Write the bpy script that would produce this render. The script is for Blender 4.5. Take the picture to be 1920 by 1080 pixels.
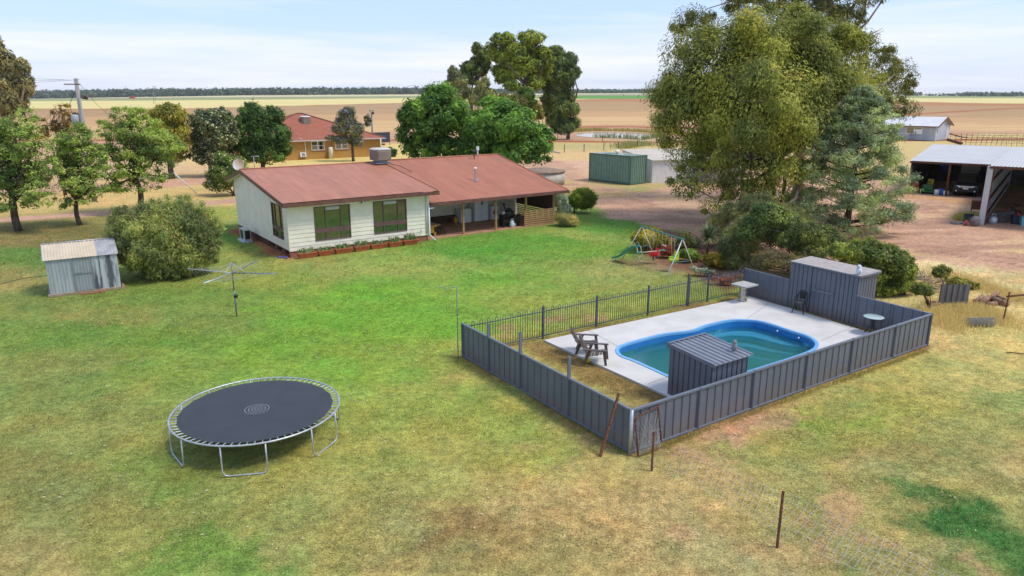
import bpy, math, random
import numpy as np
from mathutils import Vector, Matrix
PI = math.pi
rad = math.radians
sc = bpy.context.scene
for o in list(bpy.data.objects): bpy.data.objects.remove(o)

# ------------------------------------------------------------------ camera, sky, sun, exposure
CAMH = 8.6; FPX = 1340.0; PITCH = math.atan(360 / 1340.0)
cam_d = bpy.data.cameras.new('camera'); cam = bpy.data.objects.new('camera', cam_d)
sc.collection.objects.link(cam); sc.camera = cam
cam_d.sensor_width = 36; cam_d.lens = 36 * FPX / 1920; cam_d.clip_start = 0.1; cam_d.clip_end = 40000
cam.location = (0, 0, CAMH); cam.rotation_euler = (PI / 2 - PITCH, 0, 0)
SUN_EL = 58.0; SUN_AZ = -14.0          # azimuth of the sun measured from +X towards +Y
w = bpy.data.worlds.new('World'); sc.world = w; w.use_nodes = True
nt = w.node_tree; nt.nodes.clear()
def N(t, tree, **k):
    n = tree.nodes.new(t)
    for a, v in k.items(): setattr(n, a, v)
    return n
sky = N('ShaderNodeTexSky', nt, sky_type='NISHITA', sun_disc=False)
sky.sun_elevation = rad(SUN_EL); sky.sun_rotation = rad(90 - SUN_AZ)
sky.air_density = 1.0; sky.dust_density = 1.2; sky.ozone_density = 1.0
bg = N('ShaderNodeBackground', nt); bg.inputs[1].default_value = 0.125
wo = N('ShaderNodeOutputWorld', nt)
tc = N('ShaderNodeTexCoord', nt); sep = N('ShaderNodeSeparateXYZ', nt)
nt.links.new(tc.outputs['Generated'], sep.inputs[0])
mp = N('ShaderNodeMapping', nt); mp.inputs['Scale'].default_value = (1.6, 1.6, 26)
mp.inputs['Rotation'].default_value = (0, rad(0.8), 0)
nt.links.new(tc.outputs['Generated'], mp.inputs[0])
nz = N('ShaderNodeTexNoise', nt); nz.inputs['Scale'].default_value = 1.5; nz.inputs['Detail'].default_value = 7
nz.inputs['Roughness'].default_value = 0.58; nz.inputs['Distortion'].default_value = 0.25
nt.links.new(mp.outputs[0], nz.inputs['Vector'])
def M(op, a, b, tree=nt, clamp=False):
    m = N('ShaderNodeMath', tree, operation=op, use_clamp=clamp)
    for i, v in enumerate((a, b)):
        if v is None: continue
        if isinstance(v, (int, float)): m.inputs[i].default_value = v
        else: tree.links.new(v, m.inputs[i])
    return m.outputs[0]
# cloud cover: almost closed in the lowest four degrees, streaky above, broken overhead
mr = N('ShaderNodeMapRange', nt); mr.interpolation_type = 'SMOOTHSTEP'
nt.links.new(sep.outputs[2], mr.inputs[0])
mr.inputs[1].default_value = 0.035; mr.inputs[2].default_value = 0.105; mr.inputs[3].default_value = 0.62; mr.inputs[4].default_value = 0.0
cl = M('ADD', M('MULTIPLY', M('SUBTRACT', nz.outputs[0], 0.5), 2.6), M('ADD', mr.outputs[0], 0.13), clamp=True)
mix = N('ShaderNodeMix', nt, data_type='RGBA')
nt.links.new(cl, mix.inputs[0])
tint = N('ShaderNodeMix', nt, data_type='RGBA', blend_type='MIX'); tint.inputs[0].default_value = 0.55
nt.links.new(sky.outputs[0], tint.inputs[6]); tint.inputs[7].default_value = (2.45, 3.35, 5.75, 1)
nt.links.new(tint.outputs[2], mix.inputs[6]); mix.inputs[7].default_value = (4.6, 4.75, 5.2, 1)
nt.links.new(mix.outputs[2], bg.inputs[0]); nt.links.new(bg.outputs[0], wo.inputs[0])
sd = bpy.data.lights.new('sun', 'SUN'); sd.energy = 1.8; sd.angle = rad(15); sd.color = (1, 0.95, 0.87)
so = bpy.data.objects.new('sun', sd); sc.collection.objects.link(so)
sv = Vector((math.cos(rad(SUN_EL)) * math.cos(rad(SUN_AZ)), math.cos(rad(SUN_EL)) * math.sin(rad(SUN_AZ)), math.sin(rad(SUN_EL))))
so.rotation_euler = sv.to_track_quat('Z', 'Y').to_euler(); so.location = sv * 60
sc.view_settings.view_transform = 'Standard'; sc.view_settings.look = 'None'
sc.view_settings.exposure = 0.76; sc.view_settings.gamma = 1.0
sc.render.engine = 'CYCLES'

# ------------------------------------------------------------------ measuring helpers
cp, sp = math.cos(PITCH), math.sin(PITCH)
def ray(x, y):
    dx = (x - 960) / FPX; dz = -(y - 540) / FPX
    return np.array([dx, cp + dz * sp, -sp + dz * cp])
def G(x, y, z=0.0):                      # point of the photograph on the level z
    d = ray(x, y); t = (z - CAMH) / d[2]
    return np.array([0, 0, CAMH]) + t * d
def R(x, y, Y):                          # point of the photograph at distance Y
    d = ray(x, y); return np.array([0, 0, CAMH]) + d * (Y / d[1])
def proj(X, Y, Z):
    c = Y * cp - (Z - CAMH) * sp; u = Y * sp + (Z - CAMH) * cp
    return 960 + FPX * X / c, 540 - FPX * u / c
HAZE = 0.00006
rng = np.random.default_rng(7); random.seed(7)
def srgb(r, g, b):
    f = lambda c: (c / 255 / 12.92) if c / 255 <= 0.04045 else ((c / 255 + 0.055) / 1.055) ** 2.4
    return (f(r), f(g), f(b))

# ------------------------------------------------------------------ scene-tree helpers
LOC = {}
def link(o): sc.collection.objects.link(o); return o
def tag(o, label=None, cat=None, group=None, kind=None):
    if label: o['label'] = label
    if cat: o['category'] = cat
    if group: o['group'] = group
    if kind: o['kind'] = kind
    return o
def thing(name, label, cat, loc, group=None):
    o = link(bpy.data.objects.new(name, None)); o.empty_display_size = 0.3
    loc = tuple(float(v) for v in loc); o.location = loc; LOC[o.name] = loc
    return tag(o, label, cat, group)
def clone(root, loc, rz=None, label=None, scale=None):
    r = root.copy(); link(r); r.location = [float(v) for v in loc]; LOC[r.name] = tuple(r.location)
    if rz is not None: r.rotation_euler = (0, 0, rz)
    if scale: r.scale = scale
    if label: r['label'] = label
    for ch in list(root.children):
        c = ch.copy(); link(c); c.parent = r
        for g in list(ch.children):
            d = g.copy(); link(d); d.parent = c
    return r
class Fr:                                # a local frame on the ground: origin, angle of u
    def __init__(s, o, deg):
        s.o = np.array([o[0], o[1], o[2] if len(o) > 2 else 0.0]); a = rad(deg)
        s.u = np.array([math.cos(a), math.sin(a), 0]); s.v = np.array([-math.sin(a), math.cos(a), 0]); s.w = np.array([0, 0, 1.0]); s.deg = deg
    def __call__(s, u, v, z=0.0): return s.o + s.u * u + s.v * v + s.w * z
ID = Fr((0, 0, 0), 0)
class MB:
    def __init__(s, fr=ID): s.v = []; s.f = []; s.sm = []; s.fr = fr
    def pt(s, p): return s.fr(*p)
    def add(s, vs, fs, smooth=False):
        b = len(s.v); s.v += [s.pt(p) for p in vs]
        for f in fs: s.f.append([b + i for i in f]); s.sm.append(smooth)
        return s
    def box(s, a, b):                    # two opposite corners
        x0, y0, z0 = a; x1, y1, z1 = b
        return s.add([(x0,y0,z0),(x1,y0,z0),(x1,y1,z0),(x0,y1,z0),(x0,y0,z1),(x1,y0,z1),(x1,y1,z1),(x0,y1,z1)],
                     [(0,3,2,1),(4,5,6,7),(0,1,5,4),(1,2,6,5),(2,3,7,6),(3,0,4,7)])
    def bx(s, c, d): return s.box([c[i] - d[i] / 2 for i in range(3)], [c[i] + d[i] / 2 for i in range(3)])
    def hexa(s, b4, t4):                 # four bottom corners, four top corners (same order, counterclockwise)
        return s.add(list(b4) + list(t4), [(0,3,2,1),(4,5,6,7),(0,1,5,4),(1,2,6,5),(2,3,7,6),(3,0,4,7)])
    def prism(s, poly, z0, z1):
        n = len(poly); z0f = z0 if callable(z0) else (lambda p: z0); z1f = z1 if callable(z1) else (lambda p: z1)
        vs = [(p[0], p[1], z0f(p)) for p in poly] + [(p[0], p[1], z1f(p)) for p in poly]
        fs = [tuple(range(n))[::-1], tuple(range(n, 2 * n))] + [(i, (i + 1) % n, n + (i + 1) % n, n + i) for i in range(n)]
        return s.add(vs, fs)
    def poly(s, pts): return s.add(pts, [tuple(range(len(pts)))])
    def tube(s, pts, r, n=6, cap=True, smooth=True):
        P = [np.array(p, float) for p in pts]; m = len(P)
        rs = r if hasattr(r, '__len__') else [r] * m
        vs = []; prev = None
        for i in range(m):
            d = P[min(i + 1, m - 1)] - P[max(i - 1, 0)]; L = np.linalg.norm(d); d = d / L if L > 1e-9 else np.array([0, 0, 1.0])
            if prev is None:
                a = np.array([0, 0, 1.0]) if abs(d[2]) < 0.9 else np.array([1.0, 0, 0])
                x = np.cross(d, a)
            else: x = prev - d * np.dot(prev, d)
            x = x / np.linalg.norm(x); prev = x; y = np.cross(d, x)
            for k in range(n):
                t = 2 * PI * k / n; vs.append(P[i] + rs[i] * (x * math.cos(t) + y * math.sin(t)))
        fs = []
        for i in range(m - 1):
            for k in range(n): a = i * n + k; b = i * n + (k + 1) % n; fs.append((a, b, b + n, a + n))
        if cap: fs.append(tuple(range(n))[::-1]); fs.append(tuple(range((m - 1) * n, m * n)))
        return s.add(vs, fs, smooth)
    def lathe(s, c, prof, n=16, smooth=True):   # prof: list of (r, z)
        vs = []; fs = []
        for r, z in prof:
            for k in range(n): t = 2 * PI * k / n; vs.append((c[0] + r * math.cos(t), c[1] + r * math.sin(t), c[2] + z))
        for i in range(len(prof) - 1):
            for k in range(n): a = i * n + k; b = i * n + (k + 1) % n; fs.append((a, b, b + n, a + n))
        fs.append(tuple(range(n))[::-1]); fs.append(tuple(range((len(prof) - 1) * n, len(prof) * n)))
        return s.add(vs, fs, smooth)
    def ball(s, c, r, n=10, m=7):
        r = r if hasattr(r, '__len__') else (r, r, r); vs = [(c[0], c[1], c[2] - r[2])]; fs = []
        for i in range(1, m):
            p = PI * i / m
            for k in range(n): t = 2 * PI * k / n; vs.append((c[0] + r[0] * math.sin(p) * math.cos(t), c[1] + r[1] * math.sin(p) * math.sin(t), c[2] - r[2] * math.cos(p)))
        vs.append((c[0], c[1], c[2] + r[2])); L = len(vs) - 1
        for k in range(n): fs.append((0, 1 + (k + 1) % n, 1 + k)); fs.append((L, L - n + k, L - n + (k + 1) % n))
        for i in range(m - 2):
            for k in range(n): a = 1 + i * n + k; b = 1 + i * n + (k + 1) % n; fs.append((a, b, b + n, a + n))
        return s.add(vs, fs, True)
    def ribs(s, A, B, z0, z1, prof, pitch, nrm, zs=None):
        # ribbed sheet from A to B (points), between heights; prof = [(t, depth)] per pitch; nrm = outward direction
        A = np.array(A, float); B = np.array(B, float); L = np.linalg.norm(B[:2] - A[:2]); n = max(1, round(L / pitch))
        nrm = np.array(nrm, float); ts = []
        for i in range(n):
            for t, d in prof: ts.append(((i + t) / n, d))
        ts.append((1.0, prof[0][1])); vs = []
        z0f = z0 if callable(z0) else (lambda t: z0); z1f = z1 if callable(z1) else (lambda t: z1)
        for t, d in ts:
            p = A + (B - A) * t + nrm * d; vs += [(p[0], p[1], z0f(t)), (p[0], p[1], z1f(t))]
        return s.add(vs, [(2 * i, 2 * i + 2, 2 * i + 3, 2 * i + 1) for i in range(len(ts) - 1)])
    def corr(s, p00, p10, p01, p11, n, depth, k=4):
        # corrugated roof sheet: p00->p10 across the ribs, p00->p01 along them; upper side up, and a thin underside
        q = [np.array(p, float) for p in (p00, p10, p01, p11)]; up = np.cross(q[1] - q[0], q[2] - q[0]); up /= np.linalg.norm(up)
        if up[2] < 0: up = -up
        vs = []; m = n * k
        for i in range(m + 1):
            t = i / m; o = up * depth * 0.5 * (math.cos(2 * PI * i / k) + 1)
            vs += [q[0] + (q[1] - q[0]) * t + o, q[2] + (q[3] - q[2]) * t + o]
        s.add(vs, [(2 * i, 2 * i + 2, 2 * i + 3, 2 * i + 1) for i in range(m)], k > 4)
        return s
    def build(s, name, mat, parent=None, label=None):
        me = bpy.data.meshes.new(name)
        top = parent
        while top is not None and top.parent is not None: top = top.parent
        off = np.array(LOC[top.name]) if top is not None and top.name in LOC else np.zeros(3)
        if parent is None and s.v:
            a = np.array(s.v); off = np.array([a[:, 0].mean(), a[:, 1].mean(), a[:, 2].min()])
        me.from_pydata([tuple(float(c) for c in (np.array(p) - off)) for p in s.v], [], s.f)
        me.polygons.foreach_set('use_smooth', s.sm)
        if isinstance(mat, (list, tuple)):
            for m_ in mat: me.materials.append(m_)
        else: me.materials.append(mat)
        me.update(); o = link(bpy.data.objects.new(name, me)); o.parent = parent
        if parent is None: o.location = off; LOC[o.name] = tuple(float(c) for c in off)
        if label: o['label'] = label
        return o

# ------------------------------------------------------------------ materials
MATS = {}
def pm(name, c1, c2=None, sc_=6.0, rough=0.6, metal=0.0, bump=0.0, stretch=(1, 1, 1), spec=0.4, c3=None, lo=0.38, hi=0.62, rot=0.0, detail=5, bdist=0.02, seam=None, dirt=None):
    if name in MATS: return MATS[name]
    m = bpy.data.materials.new(name); MATS[name] = m; m.use_nodes = True; t = m.node_tree; b = t.nodes['Principled BSDF']
    b.inputs['Roughness'].default_value = rough; b.inputs['Metallic'].default_value = metal; b.inputs['Specular IOR Level'].default_value = spec
    c2 = c2 or tuple(min(1, v * 0.82) for v in c1)
    g = N('ShaderNodeNewGeometry', t); mp_ = N('ShaderNodeMapping', t); mp_.inputs['Scale'].default_value = stretch; mp_.inputs['Rotation'].default_value = (0, 0, rot)
    t.links.new(g.outputs['Position'], mp_.inputs[0])
    nz_ = N('ShaderNodeTexNoise', t); nz_.inputs['Scale'].default_value = sc_; nz_.inputs['Detail'].default_value = detail; nz_.inputs['Roughness'].default_value = 0.62
    t.links.new(mp_.outputs[0], nz_.inputs['Vector'])
    r = N('ShaderNodeValToRGB', t); r.color_ramp.elements[0].position = lo; r.color_ramp.elements[1].position = hi
    r.color_ramp.elements[0].color = (*c2, 1); r.color_ramp.elements[1].color = (*c1, 1)
    if c3: e = r.color_ramp.elements.new(min(0.99, hi + 0.09)); e.color = (*c3, 1)
    t.links.new(nz_.outputs[0], r.inputs[0]); cur = r.outputs[0]
    if seam:                             # sheet laps: (angle of the run across the sheets, pitch, darkening)
        a_ = rad(seam[0]); dt = N('ShaderNodeVectorMath', t, operation='DOT_PRODUCT'); dt.inputs[1].default_value = (math.cos(a_), math.sin(a_), 0); t.links.new(g.outputs['Position'], dt.inputs[0])
        fr_ = M('FRACT', M('DIVIDE', dt.outputs['Value'], seam[1], t), None, t); ln = M('LESS_THAN', fr_, .07, t); dk = M('SUBTRACT', 1.0, M('MULTIPLY', ln, seam[2], t), t)
        f2 = M('FRACT', M('DIVIDE', dt.outputs['Value'], seam[1] * 5.0, t), None, t); l2 = M('MULTIPLY', M('LESS_THAN', f2, .2, t), -.06, t); dk = M('ADD', dk, l2, t)
        mp2 = N('ShaderNodeMapping', t); mp2.inputs['Rotation'].default_value = (0, 0, -a_); t.links.new(g.outputs['Position'], mp2.inputs[0]); mp3 = N('ShaderNodeMapping', t); mp3.inputs['Scale'].default_value = (5, .35, .35); t.links.new(mp2.outputs[0], mp3.inputs[0])
        n3 = N('ShaderNodeTexNoise', t); n3.inputs['Scale'].default_value = 1.0; n3.inputs['Detail'].default_value = 6; t.links.new(mp3.outputs[0], n3.inputs['Vector']); dk = M('MULTIPLY', dk, M('ADD', M('MULTIPLY', n3.outputs[0], .5, t), .75, t), t)
        vs_ = N('ShaderNodeVectorMath', t, operation='SCALE'); t.links.new(cur, vs_.inputs[0]); t.links.new(dk, vs_.inputs['Scale']); cur = vs_.outputs[0]
    if dirt:                             # dust and soil splashed on the foot of the sheet
        sz_ = N('ShaderNodeSeparateXYZ', t); t.links.new(g.outputs['Position'], sz_.inputs[0]); n4 = N('ShaderNodeTexNoise', t); n4.inputs['Scale'].default_value = 3; n4.inputs['Detail'].default_value = 6; t.links.new(g.outputs['Position'], n4.inputs['Vector'])
        dm = M('MULTIPLY', M('SUBTRACT', M('ADD', .32, M('MULTIPLY', n4.outputs[0], .5, t), t), sz_.outputs[2], t), 1.6, t, True); dm = M('MULTIPLY', dm, .55, t); mxd = N('ShaderNodeMix', t, data_type='RGBA'); t.links.new(dm, mxd.inputs[0]); t.links.new(cur, mxd.inputs[6]); mxd.inputs[7].default_value = (*dirt, 1); cur = mxd.outputs[2]
    t.links.new(cur, b.inputs['Base Color'])
    if bump:
        bp = N('ShaderNodeBump', t); bp.inputs['Strength'].default_value = bump; bp.inputs['Distance'].default_value = bdist
        t.links.new(nz_.outputs[0], bp.inputs['Height']); t.links.new(bp.outputs[0], b.inputs['Normal'])
    return m
def vcol_mat(name, rough=0.8, noise=(), bump=0.0, transl=0.0, spec=0.2):
    m = bpy.data.materials.new(name); m.use_nodes = True; t = m.node_tree; b = t.nodes['Principled BSDF']
    b.inputs['Roughness'].default_value = rough; b.inputs['Specular IOR Level'].default_value = spec
    a = N('ShaderNodeAttribute', t, attribute_name='Col'); cur = a.outputs['Color']; last = None
    g = N('ShaderNodeNewGeometry', t)
    for (s_, st, lo, hi, det) in noise:
        mp_ = N('ShaderNodeMapping', t); mp_.inputs['Scale'].default_value = st; t.links.new(g.outputs['Position'], mp_.inputs[0])
        n_ = N('ShaderNodeTexNoise', t); n_.inputs['Scale'].default_value = s_; n_.inputs['Detail'].default_value = det; n_.inputs['Roughness'].default_value = 0.65
        t.links.new(mp_.outputs[0], n_.inputs['Vector'])
        r_ = N('ShaderNodeMapRange', t); t.links.new(n_.outputs[0], r_.inputs[0]); r_.inputs[1].default_value = 0.3; r_.inputs[2].default_value = 0.7
        r_.inputs[3].default_value = lo; r_.inputs[4].default_value = hi; last = n_
        mx = N('ShaderNodeVectorMath', t, operation='SCALE'); t.links.new(cur, mx.inputs[0]); t.links.new(r_.outputs[0], mx.inputs['Scale']); cur = mx.outputs[0]
    t.links.new(cur, b.inputs['Base Color'])
    if bump and last:
        bp = N('ShaderNodeBump', t); bp.inputs['Strength'].default_value = bump; bp.inputs['Distance'].default_value = 0.05
        t.links.new(last.outputs[0], bp.inputs['Height']); t.links.new(bp.outputs[0], b.inputs['Normal'])
    if transl:
        tr = N('ShaderNodeBsdfTranslucent', t); t.links.new(cur, tr.inputs[0]); ms = N('ShaderNodeMixShader', t); ms.inputs[0].default_value = transl
        t.links.new(b.outputs[0], ms.inputs[1]); t.links.new(tr.outputs[0], ms.inputs[2]); t.links.new(ms.outputs[0], t.nodes['Material Output'].inputs[0])
    return m
m_ground = vcol_mat('ground', 0.95, [(0.9, (1, 1, 1), 0.86, 1.14, 4), (5.0, (1, 1, 1), 0.66, 1.34, 5), (24.0, (1, 1, 1), 0.45, 1.55, 4)], 0.5, 0, 0.1)
m_field = vcol_mat('field_soil', 0.95, [(0.05, (0.35, 3.2, 1), 0.80, 1.20, 7), (0.25, (0.06, 1.6, 1), 0.86, 1.14, 5), (1.6, (.5, 1, 1), .88, 1.12, 3)], 0.0, 0, 0.1)
m_leaf = vcol_mat('foliage', 0.62, [], 0, 0.38, 0.25)
m_blade = vcol_mat('grass_blade', 0.75, [], 0, 0.3, 0.15)
m_bark = pm('bark', (0.13, 0.095, 0.065), (0.05, 0.036, 0.026), 9, 0.9, bump=0.6, stretch=(1, 1, 0.25))
m_gumbark = pm('gum_bark', (0.30, 0.22, 0.16), (0.13, 0.09, 0.065), 3, 0.85, bump=0.4, stretch=(1, 1, 0.3))

# ------------------------------------------------------------------ numpy noise
def _h(ix, iy, s):
    n = (ix * 374761393 + iy * 668265263 + s * 1442695041) & 0x7fffffff
    n = ((n ^ (n >> 13)) * 1274126177) & 0x7fffffff
    return ((n ^ (n >> 16)) & 0xffff) / 65535.0
def vnoise(x, y, s=0):
    ix = np.floor(x).astype(np.int64); iy = np.floor(y).astype(np.int64); fx = x - ix; fy = y - iy
    fx = fx * fx * (3 - 2 * fx); fy = fy * fy * (3 - 2 * fy)
    return (_h(ix, iy, s) * (1 - fx) + _h(ix + 1, iy, s) * fx) * (1 - fy) + (_h(ix, iy + 1, s) * (1 - fx) + _h(ix + 1, iy + 1, s) * fx) * fy
def fbm(x, y, o=4, s=0):
    r = 0; a = 0.5; t = 0
    for i in range(o): r = r + a * vnoise(x * 2 ** i + 17.3 * i, y * 2 ** i - 9.1 * i, s + i); t += a; a *= 0.55
    return r / t
def smooth(a, b, x): t = np.clip((x - a) / (b - a), 0, 1); return t * t * (3 - 2 * t)

# ------------------------------------------------------------------ the lie of the land and its colours
def gz(X, Y):                            # flat yard, the far plain climbs a few metres towards the forest
    px = 960 + FPX * X / np.maximum(Y, 1)
    k = np.interp(px, [-400, 60, 480, 1100, 1300, 1800, 2400], [0.0, 0.0, 0.0052, 0.0082, 0.0082, 0.0036, 0.0036])
    return np.clip(Y - 260, 0, 2540) * k
CTRL = """60 560 118 136 62;150 620 104 140 50;60 700 128 140 66;210 590 138 142 66;300 640 108 142 46;400 600 124 145 60;150 800 138 144 70;50 900 132 134 70
250 950 146 146 72;440 1020 112 146 56;240 1010 140 146 72;590 1010 152 150 78;430 940 140 146 70;100 1050 150 142 82;350 690 122 150 54;300 880 128 144 60;500 650 116 156 40;600 600 112 162 36;700 550 112 164 36
800 600 112 162 36;650 700 126 164 46;750 700 134 162 52;850 760 148 158 62;700 850 152 156 70;800 900 162 158 78;900 950 166 156 84;880 1000 148 124 72
700 1010 166 152 86;1000 850 158 158 66;1000 1000 166 146 88;1100 900 172 156 86;1200 950 172 152 94;1300 880 176 154 92;1500 900 166 156 86;1450 840 156 150 74
1600 850 150 152 70;1300 1010 174 154 98;1500 1040 172 150 96;1700 900 168 154 90;1850 800 150 152 80;1800 700 180 168 92;1790 990 58 112 46;1850 1020 62 118 50
1720 960 84 124 56;1700 1040 160 146 86;1640 970 162 150 84;1760 930 160 154 84;1890 960 150 150 82;1900 1060 66 112 50;1810 1060 120 132 66;1900 900 172 158 96;1900 740 146 154 80;1640 760 158 156 70;1400 800 184 142 104;1430 790 188 142 106;1340 850 178 152 92;950 520 114 158 42;1100 470 112 152 42
900 470 92 150 42;700 500 150 162 74;760 490 138 160 66;600 497 148 152 72;480 520 142 152 58;1150 520 150 156 76;1250 545 134 148 60;1000 450 94 148 42;1150 430 96 146 44
1080 440 140 158 66;1200 560 146 160 52;40 480 98 132 52;30 448 140 126 72;100 455 122 118 64;160 440 120 112 60;250 420 150 140 76;440 440 104 148 50;440 400 150 158 66;20 530 150 142 76;330 560 112 140 52
60 380 202 172 102;200 375 204 172 104;350 380 202 172 106;300 350 206 176 108;60 340 206 168 124;200 320 206 170 128;400 360 196 166 100;100 310 208 172 134
600 300 214 190 112;700 295 216 190 112;740 270 218 192 118;900 290 214 186 120;1080 290 210 176 120;1150 275 186 170 108;1250 275 206 180 118;1060 310 208 166 138
1240 600 160 162 64;950 640 160 162 66;1040 660 164 156 70;1200 720 160 140 74;1000 700 168 160 76
1780 560 206 182 116;1850 580 206 184 112;1900 560 204 176 112;1760 500 220 196 142;1830 530 204 178 118;1900 640 200 178 100;1780 640 196 170 102;1700 700 176 166 84;1720 820 158 156 76
1350 470 150 112 90;1450 480 148 112 90;1320 500 150 118 94;1560 470 190 150 124;1620 800 140 156 60;1800 870 150 140 76;1550 950 160 148 80;1650 1000 166 150 84;1200 840 168 142 90;1280 800 180 144 96"""
CP = []
for ln in CTRL.replace('\n', ';').split(';'):
    a = [float(q) for q in ln.split()]
    p = G(a[0], a[1]); CP.append((p[0], p[1], *srgb(*a[2:])))
CP = np.array(CP)
def warp(X, Y): return 480 * X / np.maximum(Y, 4), 700 * np.log(np.maximum(Y, 4))
def idw(X, Y):
    ax, ay = warp(X, Y); cx, cy = warp(CP[:, 0], CP[:, 1]); num = np.zeros((len(X), 3)); den = np.zeros(len(X))
    for i in range(len(CP)):
        wgt = 1.0 / ((ax - cx[i]) ** 2 + (ay - cy[i]) ** 2 + 90.0) ** 1.75
        num += wgt[:, None] * CP[i, 2:5]; den += wgt
    return num / den[:, None]
def inpoly(X, Y, P):
    ins = np.zeros(X.shape, bool); n = len(P)
    for i in range(n):
        x0, y0 = P[i]; x1, y1 = P[(i + 1) % n]
        c = ((y0 > Y) != (y1 > Y)); ins ^= c & (X < (x1 - x0) * (Y - y0) / ((y1 - y0) + 1e-12) + x0)
    return ins
def sdist(X, Y, P, closed=True):         # distance to the polyline, negative inside when closed
    d = np.full(X.shape, 1e9); n = len(P)
    for i in range(n if closed else n - 1):
        a = np.array(P[i]); b = np.array(P[(i + 1) % n]); ab = b - a; L = max(1e-9, ab @ ab)
        t = np.clip(((X - a[0]) * ab[0] + (Y - a[1]) * ab[1]) / L, 0, 1)
        d = np.minimum(d, np.hypot(X - a[0] - ab[0] * t, Y - a[1] - ab[1] * t))
    if closed: d = np.where(inpoly(X, Y, P), -d, d)
    return d
def gp(s): return [tuple(G(*[float(q) for q in t.split(',')])[:2]) for t in s.split()]
YARD = gp('955,309 1000,318 1050,330 1080,352 1120,385 1125,402 1175,414 1230,424 1290,436 1330,450 1420,462 1560,474 1640,474 1700,484 1800,497 1930,516 2100,545 2150,470 2050,400 1930,372 1920,358 1700,340 1600,330 1500,322 1400,322 1310,335 1250,352 1200,362 1130,350 1104,342 1095,322 1040,300 960,296')
TRACK1 = gp('-200,424 -60,416 200,400 340,386 440,377'); TRACK2 = gp('-200,360 60,352 200,350 280,347 390,338 440,330 520,318')
BED = gp('1192,446 1215,428 1290,436 1350,452 1440,470 1470,486 1400,506 1370,560 1310,516 1240,494 1205,482')
# colour bands of the plain, by how far away they begin (row of the photograph) at several columns
BX = [-300, 300, 760, 1150, 1500, 1850, 2300]
BANDS = [  # (rows at BX), colour
    ([292, 290, 268, 262, 262, 252, 252], (190, 148, 116)), ([262, 262, 246, 234, 236, 246, 246], (206, 162, 122)), ([238, 236, 226, 218, 222, 232, 232], (196, 150, 112)),
    ([222, 220, 212, 208, 212, 222, 222], (180, 140, 108)), ([212, 210, 204, 200, 202, 210, 210], (176, 138, 108)), ([206, 206, 194, 190, 196, 199, 199], (178, 122, 84)),
    ([203, 204, 193, 185.2, 186, 194, 194], (220, 197, 142)), ([190.5, 188.5, 184, 185, 184, 184, 184], (146, 156, 92)), ([189, 186.5, 182.5, 180, 180, 181.5, 181.5], (150, 146, 122)),
    ([187, 183, 180, 176.6, 177, 180.7, 180.7], (205, 190, 158))]
GREENF = (96, 152, 62)
# ------------------------------------------------------------------ fence frame, deck and pool outline (needed to cut the ground)
FN, FR, FB, FL = (G(1185, 768, 1.2), G(1747, 588, 1.2), G(1397, 503, 1.2), G(867, 606, 1.2))
for q in (FN, FR, FB, FL): q[2] = 0
PO = '1154,656 1163,647 1201,635.5 1243,625.5 1285,620.5 1302,617 1318,610.5 1337,605.5 1368,599.5 1399,599 1425,601.5 1452,608.5 1485,619.5 1514,628.5 1529,637 1535,645 1531,654 1514,663 1472,677.5 1431,690.5 1387,704.5 1345,717 1315,724 1285,722 1252,707 1214,689.5 1187,677.5 1161,667.5'
PO = [G(*[float(q) for q in t.split(',')], 0.08)[:2] for t in PO.split()]
def catmull(P, k=5):
    out = []; n = len(P)
    for i in range(n):
        p0, p1, p2, p3 = (np.array(P[(i + j - 1) % n]) for j in range(4))
        for s_ in range(k):
            t = s_ / k; out.append(0.5 * (2 * p1 + (p2 - p0) * t + (2 * p0 - 5 * p1 + 4 * p2 - p3) * t * t + (3 * p1 - p0 - 3 * p2 + p3) * t ** 3))
    return out
POOL = catmull(PO); POOL = [tuple(p) for p in POOL]
def area2(P): return sum(P[i][0] * P[(i + 1) % len(P)][1] - P[(i + 1) % len(P)][0] * P[i][1] for i in range(len(P)))
if area2(POOL) < 0: POOL = POOL[::-1]
def offset(P, d):                        # positive d grows a counterclockwise outline
    n = len(P); out = []
    for i in range(n):
        a = np.array(P[i - 2]); c = np.array(P[(i + 2) % n]); t = c - a; t /= np.linalg.norm(t) + 1e-9
        out.append((P[i][0] + t[1] * d, P[i][1] - t[0] * d))
    return out
DK = [G(1020, 637, .08)[:2], G(1251, 741, .08)[:2]]
_fu = (FR - FN)[:2] / np.linalg.norm((FR - FN)[:2]); _fv = (FL - FN)[:2] / np.linalg.norm((FL - FN)[:2])
DK = [tuple(DK[0]), tuple(G(1251, 741, .08)[:2]), tuple(FN[:2] + _fu * 2.15 + _fv * 0.3), tuple(FR[:2] - _fu * 0.55 + _fv * 0.12), tuple(FB[:2] - _fu * 0.22 - _fv * 0.55)]
HF = Fr((-12.16, 38.33), 35)             # the farmhouse frame

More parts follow.
